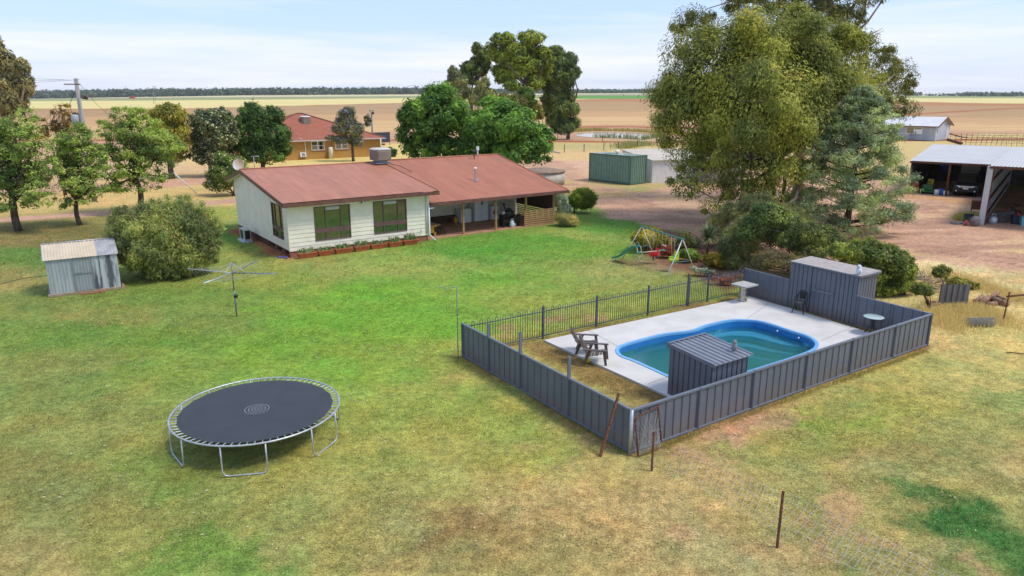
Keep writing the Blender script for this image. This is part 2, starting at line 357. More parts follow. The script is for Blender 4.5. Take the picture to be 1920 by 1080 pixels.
# ------------------------------------------------------------------ ground sheet
GROUNDK = 0.89
def ground_color(X, Y):
    wx = X + (fbm(X * 0.35, Y * 0.35, 4, 3) - 0.5) * 3.2 + (fbm(X * 1.6, Y * 1.6, 3, 5) - .5) * 0.9
    wy = Y + (fbm(X * 0.35, Y * 0.35, 4, 11) - 0.5) * 3.2 + (fbm(X * 1.6, Y * 1.6, 3, 15) - .5) * 0.9
    jn = (Y < 40); wx = wx + (fbm(X * 3.3, Y * 3.3, 3, 7) - .5) * 1.1 * jn; wy = wy + (fbm(X * 3.3, Y * 3.3, 3, 19) - .5) * 1.1 * jn
    far_ = smooth(60, 120, Y)
    wx = wx * (1 - far_) + X * far_; wy = wy * (1 - far_) + Y * far_
    C = idw(wx, wy); near = (Y < 260); px, py = proj(X, Y, gz(X, Y))
    # patchiness of the turf: green against straw
    nn = fbm(X * 0.9, Y * 0.9, 4, 21) - 0.5; n2 = fbm(X * 3.1, Y * 3.1, 3, 31) - 0.5
    k = np.clip(nn * 1.5 + n2 * 0.9, -1, 1)[:, None] * (Y < 70)[:, None]
    C = C * (1 + np.array([0.55, 0.08, -0.05]) * k * 0.65)
    n3_ = fbm(X * 5.0, Y * 5.0, 3, 37) - .5; C = C * (1 + n3_ * .55 * (Y < 45))[:, None]
    # scuffed bare spots
    bare = smooth(0.66, 0.74, fbm(X * 0.55 + 40, Y * 0.55, 4, 41)) * smooth(1, 5, X + 0.2 * Y) * (Y < 30)
    C = C * (1 - bare[:, None] * .6) + np.array(srgb(182, 140, 100)) * bare[:, None] * .6
    zone = np.zeros(len(X), int)         # 0 lawn 1 yard 2 track 3 bed 4 field 5 crop 6 paddock
    pad = ((Y > 60) | (sdist(X, Y, YARD) < 14) & (X > 12) & (Y > 24)) ; zone[pad] = 6
    def blend(d, soft, col, z, jit=1.0, amp=0.10, seed=51):
        nonlocal C
        e = (fbm(X * 0.5, Y * 0.5, 4, seed) - 0.5) * 3.4 * jit + (fbm(X * 2.6, Y * 2.6, 3, seed + 3) - 0.5) * 1.3 * jit
        m = smooth(soft, -soft, d + e)[:, None]
        v = (1 + (fbm(X * 0.25, Y * 0.9, 4, seed + 9) - 0.5) * 2 * amp * 2)[:, None]
        C = C * (1 - m) + np.array(srgb(*col)) * v * m
        if z is not None: zone[m[:, 0] > 0.5] = z
    sel = sdist(X, Y, YARD)
    blend(sel, 0.9, (190, 148, 124), 1, 1.2, 0.2)
    ruts = np.minimum(np.abs(sdist(X, Y, gp('1090,335 1200,372 1330,405 1560,452 1760,468 1960,500'), False) - .8), np.abs(sdist(X, Y, gp('1330,405 1500,415 1650,400 1800,392 2000,398'), False) - .8))
    blend(np.maximum(ruts - .18, sel + 1), 0.2, (170, 124, 104), None, 0.12, .15, 73)
    blend(np.maximum(-(fbm(X * .22, Y * .4, 4, 74) - .58) * 12, sel + 1), .5, (204, 166, 132), None, .3, .1, 75)
    # dry grass left standing along the wheel tracks of the yard
    for s_, wd in (('1660,470 1760,480 1860,500 1960,520', 0.35), ('1900,470 1980,480 2050,500', .5)):
        blend(sdist(X, Y, gp(s_), False) - wd, 0.5, (206, 176, 122), None, 0.55, .1, 77)
    blend(np.abs(sdist(X, Y, gp('1080,352 1180,372 1330,372'), False)) - 1.0, 1.0, (196, 160, 108), None, 1.6, .1, 79)
    blend(sdist(X, Y, gp('1690,366 1760,372 1850,384'), False) - 1.2, 1.0, (196, 150, 104), None, 0.6, .1, 78)
    blend(np.abs(sdist(X, Y, TRACK1, False)) - 1.3, 0.5, (196, 152, 132), 2, 0.45, .08, 81)
    blend(np.abs(sdist(X, Y, TRACK2, False)) - 3.2, 1.2, (198, 152, 126), 2, 1.0, .08, 85)
    blend(sdist(X, Y, BED), 0.35, (128, 92, 70), 3, 0.3, .2, 91)
    # the ground inside the fence: worn brown against the deck, dry yellow in the middle
    inn = np.minimum(sdist(X, Y, [tuple(p[:2]) for p in (FN, FR, FB, FL)]), 99)
    dd = sdist(X, Y, DK)
    blend(np.maximum(inn, np.abs(dd) - 1.0), 0.35, (136, 112, 60), None, 0.35, .22, 95)
    # rust coloured soil washed out along the foot of the fences and under the house edge
    blend(np.abs(sdist(X, Y, [tuple(p[:2]) for p in (FL, FN, FR)], False)) - 0.05, 0.28, (156, 112, 66), None, 0.16, .2, 97)
    blend(np.abs(sdist(X, Y, [tuple(HF(0, 10.5)[:2]), tuple(HF(0, 0)[:2])], False)) - .5, 0.3, (172, 104, 66), None, 0.3, .2, 99)
    # rows of the photograph for the open plain
    pyw = py + (fbm(X / np.maximum(Y, 1) * 26, np.log(np.maximum(Y, 1)) * 30, 4, 61) - 0.5) * np.interp(py, [176, 182, 200, 300], [0, 0.3, 3, 14])
    for i, (rows, col) in enumerate(BANDS):
        row = np.interp(px, BX, rows); m = smooth(np.interp(row, [176, 200, 300], [0.05, .8, 5]), -np.interp(row, [176, 200, 300], [0.05, .8, 5]), pyw - row)
        m = (m * (Y > 85))[:, None]; C = C * (1 - m) + np.array(srgb(*col)) * m
        if i >= 1: zone[(m[:, 0] > 0.5)] = 4
    g = (px > 1060) & (px < 1262) & (py > 179.6) & (py < 185.2) & (Y > 300); C[g] = srgb(*GREENF); zone[g] = 5
    g = (px > 1185 ) & (px<1300) & (py>266) & (Y>100) & (zone==6)
    fz = zone == 4; C[fz] = C[fz] * np.array([.97, 1.05, .88])
    rust = smooth(2.6, 0.8, np.abs(py - np.interp(px, [900, 1300, 1700, 2200], [262, 267, 262, 258]) - 1)) * (Y > 80)
    rust = np.maximum(rust, smooth(2.4, 0.4, np.abs(py - np.interp(px, [1060, 1180, 1260, 1900, 2200], [238, 237, 241, 203, 203]) )) * (Y > 80) * (px > 1060) * (fbm(X * .1, Y * .05, 3, 66) + .3))
    C = C * (1 - rust[:, None]) + np.array(srgb(168, 96, 60)) * rust[:, None]
    g_ = C.mean(1, keepdims=True); C = (g_ + (C - g_) * .87) * GROUNDK * np.array([1.04, 1.0, .88])
    return np.clip(C, 0.004, 0.9), zone
ys = list(np.arange(-40, 8, 4.0)); y_ = 8.0
while y_ < 7000: ys.append(y_); y_ *= 1.0125
ys = np.array(ys); a_ = np.linspace(-1, 1, 561); a_ = a_ * 1.35
GX = np.stack([a_ * (max(y, 0) + 12) for y in ys]); GY = np.repeat(ys[:, None], len(a_), 1)
fx, fy = GX.ravel(), GY.ravel(); GC, GZ = ground_color(fx, fy)
Z = gz(fx, fy) + np.where(fy < 60, (fbm(fx * 0.4, fy * 0.4, 3, 71) - 0.5) * 0.05, 0)
nx_ = len(a_); ny_ = len(ys)
ii = (np.arange(ny_ - 1)[:, None] * nx_ + np.arange(nx_ - 1)[None]).ravel()
quads = np.stack([ii, ii + 1, ii + 1 + nx_, ii + nx_], 1)
cx, cy = fx[quads].mean(1), fy[quads].mean(1)
nearq = (cy > 12) & (cy < 40) & (cx > -3) & (cx < 18)
cut = np.zeros(len(quads), bool); cut[nearq] = sdist(cx[nearq], cy[nearq], POOL) < 0.05
quads = quads[~cut]; zq = np.array([GZ[quads[:, k]] for k in range(4)]).max(0)
def mesh_np(name, V, F, C, mat, parent=None, kind=None, smooth_=False):
    me = bpy.data.meshes.new(name); me.vertices.add(len(V)); me.vertices.foreach_set('co', V.astype(np.float32).ravel())
    k = F.shape[1]; me.loops.add(F.size); me.loops.foreach_set('vertex_index', F.astype(np.int32).ravel())
    me.polygons.add(len(F)); me.polygons.foreach_set('loop_start', np.arange(0, F.size, k, dtype=np.int32))
    if smooth_: me.polygons.foreach_set('use_smooth', np.ones(len(F), bool))
    me.materials.append(mat); me.update(calc_edges=True)
    at = me.color_attributes.new('Col', 'FLOAT_COLOR', 'POINT')
    at.data.foreach_set('color', np.concatenate([C, np.ones((len(C), 1))], 1).astype(np.float32).ravel())
    o = link(bpy.data.objects.new(name, me)); o.parent = parent
    if kind: o['kind'] = kind
    return o
for z, nm in enumerate(['lawn', 'dirt_yard', 'dirt_track', 'garden_bed', 'ploughed_field', 'green_crop_field', 'dry_paddock']):
    F = quads[zq == z]
    if not len(F): continue
    used, inv = np.unique(F, return_inverse=True)
    mesh_np(nm, np.stack([fx[used], fy[used], Z[used]], 1), inv.reshape(F.shape), GC[used], m_field if nm in ('ploughed_field', 'green_crop_field') else m_ground, None, 'structure')

# ------------------------------------------------------------------ foliage builder
LEAFK = 2.05
def foliage(name, cen, rad_, n, size, asp, c1, c2, parent=None, droop=0.0, up=0.25, flat=0.8, c3=None, p3=0.0, jit=0.25, seed=1, kind=None, outc=None, off=None, blobs=None, fill=0.3, scat=False):
    # cen (m,3) clump centres, rad_ (m,) clump radii; n leaves in all; colours as linear tuples
    r = np.random.default_rng(seed); m = len(cen); rad_ = np.asarray(rad_, float)
    wgt = rad_ ** 2; ci = r.choice(m, n, p=wgt / wgt.sum())
    d = r.normal(size=(n, 3)); d /= np.linalg.norm(d, axis=1)[:, None]
    rr = np.clip(np.abs(r.normal(0.66, 0.22 if n > 200000 else 0.30, n)), 0.1, 1.5)
    P = cen[ci] + d * (rr * rad_[ci])[:, None] * np.array([1, 1, flat])
    if blobs is not None:                # part of the leaves fill the crown between the clumps
        k = r.random(n) < fill; bw = np.array([b[1][0] * b[1][2] for b in blobs]); bi = r.choice(len(blobs), n, p=bw / bw.sum())
        bc = np.array([b[0] for b in blobs]); br = np.array([b[1] for b in blobs]); q = bc[bi] + d * br[bi] * (r.uniform(0.3, 0.84, n) ** .6)[:, None]
        P = np.where(k[:, None], q, P); P[:, 2] = np.maximum(P[:, 2], 0.06)
    oc = (P - outc) if outc is not None else d; oc = oc / (np.linalg.norm(oc, axis=1)[:, None] + 1e-6)
    nrm = d * 0.95 + oc * 0.3 + r.normal(size=(n, 3)) * 0.42 + np.array([0, 0, up]); nrm /= np.linalg.norm(nrm, axis=1)[:, None]
    t = r.normal(size=(n, 3)) + np.array([0, 0, -droop * 3]); t -= nrm * (t * nrm).sum(1)[:, None]; t /= np.linalg.norm(t, axis=1)[:, None] + 1e-9
    b = np.cross(nrm, t); L = size * r.uniform(0.6, 1.4, n); W = L * asp
    t *= L[:, None] * 0.5; b *= W[:, None] * 0.5
    V = np.stack([P - t, P + b - t * 0.1, P + t, P - b - t * 0.1], 1).reshape(-1, 3)
    if off is not None: V = V - np.array(off)
    F = np.arange(4 * n).reshape(n, 4)
    cm = r.uniform(0, 1, m)[ci] * 0.6 + r.uniform(0, 1, n) * 0.4
    C = np.array(c1) * (1 - cm[:, None]) + np.array(c2) * cm[:, None]
    if c3 is not None: s_ = r.uniform(0, 1, n) < np.where(scat, p3, np.where((r.uniform(0, 1, m) < p3 * 1.8)[ci], .42, p3 * .3)); C[s_] = C[s_] * .35 + np.array(c3) * .65
    q_ = max(0.9, 2.2 * float(np.median(rad_))); lf = fbm(P[:, 0] / q_ + P[:, 2] * .37 / q_, P[:, 1] / q_ + P[:, 2] * .83 / q_, 3, seed)   # sunlit and shaded lobes put into the leaf colour as noise drifts
    lf = smooth(.36, .64, lf)[:, None]; C = C * (.72 + .52 * lf) * (1 + (lf - .5) * np.array([.22, .10, -.15]))
    C = C * r.uniform(1 - jit, 1 + jit, n)[:, None] * LEAFK
    return mesh_np(name, V, F, np.repeat(np.clip(C, 0, 1), 4, 0), m_leaf, parent, kind)
def clumps(blobs, per, rc, seed=1, inner=0.55, low=-0.75):
    # blobs: (centre, (rx, ry, rz)); clump centres sit on and under the surface
    r = np.random.default_rng(seed); C = []; Rr = []; tot = sum(b[1][0] * b[1][2] for b in blobs)
    for c, q in blobs:
        k = max(3, int(per * q[0] * q[2] / tot)); d = r.normal(size=(k * 2, 3)); d /= np.linalg.norm(d, axis=1)[:, None]; d = d[d[:, 2] > low][:k]
        s_ = r.uniform(inner, 1.0, len(d)) ** 0.6; C.append(np.array(c) + d * np.array(q) * (s_ * (1 - 0.5 * rc))[:, None]); Rr.append(r.uniform(0.6, 1.35, len(d)) * rc * (q[0] * q[2]) ** .5)
    return np.concatenate(C), np.concatenate(Rr)
def limb(mb, a, b, r0, r1, r, bend=0.15, k=5):
    a = np.array(a, float); b = np.array(b, float); L = np.linalg.norm(b - a); pts = [a]
    o1 = r.normal(size=3) * L * bend; o1[2] = abs(o1[2]) * 0.6
    for i in range(1, k): t = i / k; pts.append(a + (b - a) * t + o1 * math.sin(PI * t) + r.normal(size=3) * L * bend * 0.12)
    pts.append(b); mb.tube(pts, [r0 + (r1 - r0) * (i / k) ** 0.7 for i in range(k + 1)], 6)
def tree(name, label, cat, base, blobs_px, n, size, asp, c1, c2, group=None, trunk_r=0.2, fork=0.35, per=60, rc=0.3, droop=0.0, up=0.25, seed=1, c3=None, p3=0, depth=0.9,
         bark=None, twigs=14, inner=.5, low=-.8, flat=.85, jit=.25, lean=(0, 0), lr=0.45, fill=.3, part='crown', stem='trunk', bend=.15, multi=0):
    # base (x, y); blobs_px: (px, py, rx px, ry px, offset in depth m)
    bx, by = base; blobs = []
    for q in blobs_px:
        c = R(q[0], q[1], by + q[4]); s_ = (by + q[4]) / FPX * 1.03
        blobs.append((c, (q[2] * s_, q[2] * s_ * depth, q[3] * s_)))
    rt = thing(name, label, cat, (bx, by, 0), group); o = np.array([bx, by, 0.0]); r = np.random.default_rng(seed)
    C, Rr = clumps(blobs, per, rc, seed, inner, low); C[:, 2] = np.maximum(C[:, 2], 0.25)
    outc = np.mean([b[0] for b in blobs], axis=0)
    foliage(part, C, Rr * 1.25, int(n * 1.45), size * 1.15, asp, c1, c2, rt, droop, up, flat, c3, p3, jit, seed, outc=outc, off=o, blobs=blobs, fill=fill, scat=seed in (67, 69, 70, 72, 86))
    if trunk_r > 0:
        mb = MB(); zt = max(b[0][2] for b in blobs); top = np.array([bx + lean[0], by + lean[1], zt * fork])
        if multi:
            for k in range(multi):
                b = blobs[k % len(blobs)]; d = r.normal(size=3) * 0.25 * b[1][0]; d[2] = 0; limb(mb, o + d * 0.25, b[0] + d, trunk_r, trunk_r * .35, r, bend)
        else:
            limb(mb, o - np.array([0, 0, .1]), top, trunk_r * 1.15, trunk_r * 0.85, r, 0.04)
            for b in blobs: limb(mb, top, b[0], trunk_r * lr * 1.4, trunk_r * 0.16, r, bend)
        for b in blobs:
            for k in range(max(2, twigs // len(blobs))):
                c = C[r.integers(len(C))]; dd = np.linalg.norm(c - b[0])
                if dd < 2.2 * max(b[1]): limb(mb, b[0], c, trunk_r * 0.2, trunk_r * 0.05, r, 0.1, 3)
        mb.build(stem, bark or m_bark, rt)
    return rt
# ------------------------------------------------------------------ shared materials
m_white = pm('painted_weatherboard', (0.80, 0.75, 0.61), (0.72, 0.67, 0.53), 1.6, 0.55)
m_trim = pm('brown_trim', (0.17, 0.075, 0.05), (0.11, 0.048, 0.034), 3, 0.5)
m_frame = pm('window_frame_brown', (0.16, 0.085, 0.08), (0.12, 0.06, 0.058), 3, 0.45)
m_roof = pm('red_corrugated_iron', (0.43, 0.180, 0.105), (0.37, 0.150, 0.088), 1.3, 0.55, lo=.3, hi=.7, seam=(35, .76, .12))
m_roof2 = pm('red_corrugated_iron_dusty', (0.40, 0.152, 0.082), (0.34, 0.125, 0.067), .9, 0.6, lo=.3, hi=.7, seam=(35, .76, .14))
m_brick = pm('red_brick', (0.36, 0.15, 0.09), (0.24, 0.09, 0.055), 14, 0.9, bump=.3)
m_slat = pm('stained_timber', (0.42, 0.255, 0.115), (0.30, 0.17, 0.075), 5, 0.7, stretch=(1, 1, 5))
m_dslat = pm('dark_timber', (0.13, 0.065, 0.04), (0.075, 0.037, 0.024), 5, 0.75)
m_slab = pm('terracotta_slab', (0.46, 0.245, 0.155), (0.36, 0.18, 0.11), 2, 0.8)
m_cream = pm('cream_paint', (0.70, 0.66, 0.53), (0.62, 0.57, 0.44), 3, 0.5)
m_wht = pm('white_enamel', (0.80, 0.82, 0.84), (0.74, 0.76, 0.78), 3, 0.3)
m_blk = pm('black_plastic', (0.018, 0.018, 0.02), (0.012, 0.012, 0.013), 6, 0.45)
m_dark = pm('shade_mesh', (0.085, 0.05, 0.036), (0.065, 0.038, 0.028), 8, 0.9)
m_galv = pm('galvanised_steel', (0.50, 0.52, 0.54), (0.38, 0.40, 0.42), 7, 0.42, 0.55)
m_galvd = pm('dull_galvanised_steel', (0.30, 0.33, 0.36), (0.20, 0.22, 0.25), 7, 0.5, 0.5)
m_rust = pm('rusty_steel', (0.22, 0.085, 0.04), (0.07, 0.03, 0.02), 18, 0.85, 0.1, bump=.2)
m_terra = pm('terracotta_plastic', (0.45, 0.12, 0.045), (0.36, 0.09, 0.035), 4, 0.6)
m_cb = pm('slate_colorbond', (0.122, 0.136, 0.170), (0.104, 0.117, 0.148), 1.4, 0.42, 0.0, spec=.5, detail=8, dirt=(.20, .14, .09))
m_cbt = pm('slate_steel_trim', (0.155, 0.175, 0.215), (0.135, 0.152, 0.19), 3, 0.38)
m_pf = pm('pool_fence_steel', (0.075, 0.085, 0.105), (0.06, 0.068, 0.085), 3, 0.45)
m_conc = pm('concrete', (0.50, 0.46, 0.40), (0.38, 0.35, 0.30), 2, 0.85, bump=.1)
m_soil = pm('potting_soil', (0.10, 0.065, 0.04), (0.05, 0.03, 0.02), 20, 0.95)
m_wgl = bpy.data.materials.new('window_glass'); m_wgl.use_nodes = True
b = m_wgl.node_tree.nodes['Principled BSDF']; b.inputs['Base Color'].default_value = (0.018, 0.022, 0.02, 1); b.inputs['Roughness'].default_value = 0.03
_t = m_wgl.node_tree; _g = N('ShaderNodeBsdfGlossy', _t); _g.inputs['Roughness'].default_value = 0.04; _g.inputs[0].default_value = (.9, .95, .9, 1)
_m = N('ShaderNodeMixShader', _t); _m.inputs[0].default_value = 0.2; _t.links.new(b.outputs[0], _m.inputs[1]); _t.links.new(_g.outputs[0], _m.inputs[2]); _t.links.new(_m.outputs[0], _t.nodes['Material Output'].inputs[0])
def flat(name, c, rough=.5, metal=0): return pm(name, c, tuple(v * .88 for v in c), 8, rough, metal)

def boards(mb, nu, top, bot, pitch=0.235, holes=(), lap=0.022, axis='u', at=0.0, sgn=-1, rng_=(0, 1)):
    # lapped boards; axis 'u': wall runs along u at v=at, outside is sgn*v; axis 'v': wall runs along v at u=at
    zmax = top if not callable(top) else max(top(t) for t in np.linspace(rng_[0], rng_[1], 40))
    br = set([bot]); z = bot
    while z < zmax: br.add(round(z, 4)); z += pitch
    br.add(zmax)
    for h in holes: br.add(h[2]); br.add(h[3])
    if callable(top):
        for t in np.linspace(rng_[0], rng_[1], 60): br.add(round(float(top(t)), 4))
    br = sorted(b_ for b_ in br if bot <= b_ <= zmax)
    def P(t, d, z): return (t, at + sgn * d, z) if axis == 'u' else (at + sgn * d, t, z)
    for a, b_ in zip(br[:-1], br[1:]):
        if b_ - a < 1e-4: continue
        zm = (a + b_) / 2; row = math.floor((zm - bot) / pitch); f = lambda z: lap * (1 - (z - bot - row * pitch) / pitch)
        lo, hi = rng_
        if callable(top):
            ok = [t for t in np.linspace(rng_[0], rng_[1], 160) if top(t) >= zm]
            if not ok: continue
            lo, hi = min(ok), max(ok)
        iv = [(lo, hi)]
        for h in holes:
            if h[2] < zm < h[3]:
                iv = [s for l_, r_ in iv for s in ((l_, min(r_, h[0])), (max(l_, h[1]), r_)) if s[1] - s[0] > 1e-4]
        for l_, r_ in iv:
            mb.add([P(l_, f(a), a), P(r_, f(a), a), P(r_, f(b_), b_), P(l_, f(b_), b_)], [(0, 1, 2, 3)])
            if abs(a - (bot + row * pitch)) < 1e-3: mb.add([P(l_, 0, a), P(r_, 0, a), P(r_, f(a), a), P(l_, f(a), a)], [(0, 1, 2, 3)])

# ------------------------------------------------------------------ the farmhouse
H = thing('farmhouse', 'long cream weatherboard farmhouse with red corrugated roof and open verandah', 'house', HF(0, 0))
W1 = (1.47, 3.59, 0.78, 2.69); W2 = (5.0, 7.15, 0.79, 2.70); W3 = (0.80, 2.72, 0.87, 2.80)
zf = lambda v: 3.09 + 0.142 * (v + 0.5) - 0.14 if v < 7.46 else 4.22 - 0.227 * (v - 7.46) - 0.14
mb = MB(HF); boards(mb, 0, 2.95, 0.36, holes=[W1, W2], rng_=(0, 8.55)); mb.build('front_wall', m_white, H)
mb = MB(HF); boards(mb, 0, lambda v: zf(v), 0.40, holes=[W3], axis='v', at=0, rng_=(0, 10.45)); mb.build('gable_wall', m_white, H)
mb = MB(HF); mb.box((8.55, -0.02, .36), (8.68, 5, 2.9)); mb.build('corner_board', m_white, H)
mb = MB(HF); mb.box((-0.025, -0.025, .36), (0.04, 0.04, 2.95)); mb.build('corner_board', m_white, H)
mb = MB(HF); mb.box((0.1, 10.3, .3), (19, 10.45, 3.3)); mb.box((18.9, 5.0, .3), (19, 10.3, 2.9)); mb.build('rear_wall', m_white, H)
m_base = m_brick
mb = MB(HF); mb.box((0.03, 0.03, -.05), (8.55, 0.15, 0.36)); mb.build('brick_footing', m_base, H)
for v in (0.3, 1.4, 2.7, 4.0, 5.9, 7.8, 10.2): mb = MB(HF); mb.box((0.055, v - .12, -.05), (0.28, v + .12, .4)); mb.build('brick_pier', m_base, H)
mb = MB(HF)
for k in range(5): mb.box((0.0, 3.8, 0.03 + k * .088), (0.03, 10.4, 0.085 + k * .088))
mb.box((0.0, 0.05, .33), (.03, 3.8, .39)); mb.box((0.02, .2, 0.0), (.05, 3.7, .12))
mb.build('subfloor_slats', m_dslat, H)
def window(rect, mull, name='window', axis='u', at=0.0, sgn=-1, band=(1.23, 1.46)):
    a, b_, z0, z1 = rect
    def B(mb, t0, t1, y0, y1, d0, d1):
        if axis == 'u': mb.box((t0, at + sgn * d0, y0), (t1, at + sgn * d1, y1))
        else: mb.box((at + sgn * d0, t0, y0), (at + sgn * d1, t1, y1))
    mb = MB(HF); w_ = 0.05
    B(mb, a, b_, z1 - w_, z1, -.06, .035); B(mb, a, b_, z0, z0 + w_, -.06, .045); B(mb, a, a + w_, z0 + w_, z1 - w_, -.06, .033); B(mb, b_ - w_, b_, z0 + w_, z1 - w_, -.06, .033)
    for u in mull: B(mb, u - .025, u + .025, z0 + w_, z1 - w_, -.05, .02)
    B(mb, a + w_, b_ - w_, band[0], band[1], -.05, .028)
    f = mb.build(name, m_frame, H); g = MB(HF); B(g, a + w_, b_ - w_, z0 + w_, z1 - w_, -.03, -.022); g.build('pane', m_wgl, f)
    c = MB(HF); B(c, mull[0] + .06, mull[1] - .06, z1 - .26, z1 - .08, .022, .024)
    return f
window(W1, (2.12, 3.02)); window(W2, (5.65, 6.56)); window(W3, (1.3, 2.2), axis='v', band=(1.30, 1.5))
# lace curtain headings seen through the middle panes
for (a, b_, z) in ((2.15, 2.99, 2.63), (5.68, 6.53, 2.64)):
    mb = MB(HF); mb.ribs((a, .021, 0), (b_, .021, 0), z - .17, z, [(0, 0), (.5, .012)], .06, (0, -1, 0)); mb.build('lace_curtain', flat('lace', (.55, .56, .54), .9), H)
# roofs
mb = MB(HF); mb.corr((-.35, -.5, 3.09), (9.08, -.5, 3.09), (-.35, 7.46, 4.22), (9.08, 7.46, 4.22), 62, .018)
mb.corr((-.35, 7.46, 4.22), (9.08, 7.46, 4.22), (-.35, 11.42, 3.32), (9.08, 11.42, 3.32), 62, .018); mb.build('wing_roof', m_roof, H)
E2 = 19.6
mb = MB(HF); mb.corr((8.75, -.02, 2.3), (E2, -.02, 2.3), (8.75, 8.75, 4.17), (E2, 8.75, 4.17), 71, .018)
mb.corr((8.75, 8.75, 4.17), (E2, 8.75, 4.17), (8.75, 13.4, 3.1), (E2, 13.4, 3.1), 71, .018); mb.build('main_roof', m_roof2, H)
mb = MB(HF); mb.tube([(-.36, 7.46, 4.25), (9.1, 7.46, 4.25)], .055); mb.tube([(9.1, 8.75, 4.21), (E2, 8.75, 4.21)], .055); mb.tube([(9.09, 7.46, 4.25), (9.1, -.5, 3.125)], .04)
mb.tube([(E2, 8.75, 4.2), (E2, 0, 2.33)], .04); mb.build('ridge_cap', m_roof, H)
mb = MB(HF)
mb.box((-.36, -.60, 2.86), (9.1, -.5, 3.06))
def sl(mb, u0, u1, v0, z0, v1, z1, h): mb.hexa([(u0, v0, z0 - h), (u1, v0, z0 - h), (u1, v1, z1 - h), (u0, v1, z1 - h)], [(u0, v0, z0), (u1, v0, z0), (u1, v1, z1), (u0, v1, z1)])
sl(mb, -.39, -.35, -.55, 3.08, 7.46, 4.215, .19); sl(mb, -.39, -.35, 7.46, 4.215, 11.44, 3.31, .19)
sl(mb, 9.06, 9.1, -.55, 3.07, 7.46, 4.205, .19)
mb.box((8.74, -.14, 2.12), (E2 + .03, -.02, 2.27)); sl(mb, 8.70, 8.74, -.14, 2.29, 3.0, 2.96, .2); sl(mb, E2, E2 + .04, -.14, 2.28, 8.75, 4.16, .19); sl(mb, E2, E2 + .04, 8.75, 4.16, 13.4, 3.09, .19)
mb.build('fascia', m_trim, H)
mb = MB(HF); mb.poly([(-.34, -.49, 2.9), (8.7, -.49, 2.9), (8.7, 0, 2.93), (-.34, 0, 2.93)]); sl(mb, -.34, 0, 0.0, 2.98, 7.46, 4.04, .03); sl(mb, -.34, 0, 7.46, 4.04, 11.4, 3.14, .03); mb.build('soffit', m_cream, H)
# verandah
mb = MB(HF); sl(mb, 8.8, 19.5, 0.0, 2.25, 4.95, 3.30, .02); mb.build('verandah_bounce_sheet', m_cream, H)  # cream sheet added under the roof to bounce light into the verandah
mb = MB(HF); mb.box((8.7, 0.28, -.1), (18.95, 5.0, .05)); mb.build('verandah_slab', m_slab, H)
mb = MB(HF); boards(mb, 0, 2.42, .55, rng_=(8.7, 16.95), at=5.0); mb.box((8.7, 5.02, 0), (16.95, 5.1, 3.3)); mb.build('verandah_wall', m_white, H)
mb = MB(HF); mb.box((8.7, 4.9, 0.05), (16.95, 4.98, .52)); mb.build('verandah_skirting', m_dslat, H)
for (a, b_) in ((10.2, 12.6), (13.9, 16.0)):
    mb = MB(HF); mb.box((a, 4.93, 1.62), (b_, 4.99, 2.02)); f = mb.build('window', m_frame, H); g = MB(HF); g.box((a + .06, 4.91, 1.67), (b_ - .06, 4.925, 1.97)); g.build('pane', m_wgl, f)
def vpost(u, v=.45, h=2.2): mb = MB(HF); mb.box((u - .055, v - .055, -.02), (u + .055, v + .055, h + .02)); mb.build('verandah_post', m_slat, H)
for u in (11.36, 13.86, 16.3, 18.68): vpost(u)
mb = MB(HF); mb.box((8.8, .40, 2.2), (19.2, .5, 2.3)); mb.build('verandah_beam', m_slat, H)
mb = MB(HF)
for k in range(8): mb.box((16.1, .34, .07 + k * .135), (18.62, .385, .16 + k * .135))
for u in (16.32, 17.4, 18.5): mb.box((u - .03, .39, 0.02), (u + .03, .43, 1.12))
mb.build('slat_screen', m_slat, H)
mb = MB(HF); mb.hexa([(18.66, .55, .9), (18.69, .55, .9), (18.69, 4.9, .9), (18.66, 4.9, .9)], [(18.66, .55, 2.3), (18.69, .55, 2.3), (18.69, 4.9, 3.2), (18.66, 4.9, 3.2)]); mb.build('shade_mesh_screen', m_dark, H)
mb = MB(HF)
for k in range(8): mb.box((18.72, .5, .07 + k * .135), (18.76, 4.9, .16 + k * .135))
mb.build('side_slats', m_slat, H)
mb = MB(HF); mb.box((17.0, 5.0, 0.05), (18.9, 5.08, 2.6)); mb.build('cream_panel', m_cream, H)
# downpipes, tap, light
mb = MB(HF); mb.tube([(8.45, -.07, 2.85), (8.45, -.07, .45)], .035); mb.build('downpipe', m_cream, H)
mb = MB(HF); mb.tube([(8.62, -.08, 2.2), (8.62, -.08, .38), (8.9, -.32, .02)], .05, 8); mb.tube([(8.62, -.05, 1.98), (9.05, .02, 2.0)], .05, 8); mb.build('downpipe', m_wht, H)
mb = MB(HF); mb.tube([(8.0, -.1, .1), (8.0, -.1, .75)], .014); mb.tube([(8.0, -.1, .72), (8.0, -.2, .72), (8.0, -.22, .66)], .02); mb.build('garden_tap', m_galvd, H)
mb = MB(HF); mb.bx((4.37, -.12, 2.76), (.22, .14, .14)); f = mb.build('floodlight', m_blk, H); g = MB(HF); g.bx((4.37, -.195, 2.74), (.18, .012, .09)); g.build('lens', m_wht, f)
mb = MB(HF); mb.lathe((14.1, 3.3, 2.98), [(.07, 0), (.07, .8), (.1, .8), (.1, .9), (.02, .95)], 10); f = mb.build('roof_flue', m_wht, H); g = MB(HF); g.lathe((14.1, 3.3, 2.96), [(.24, .04), (.2, .07), (.09, .12)], 10); g.build('flashing', m_galvd, f)
p = HF.o; 
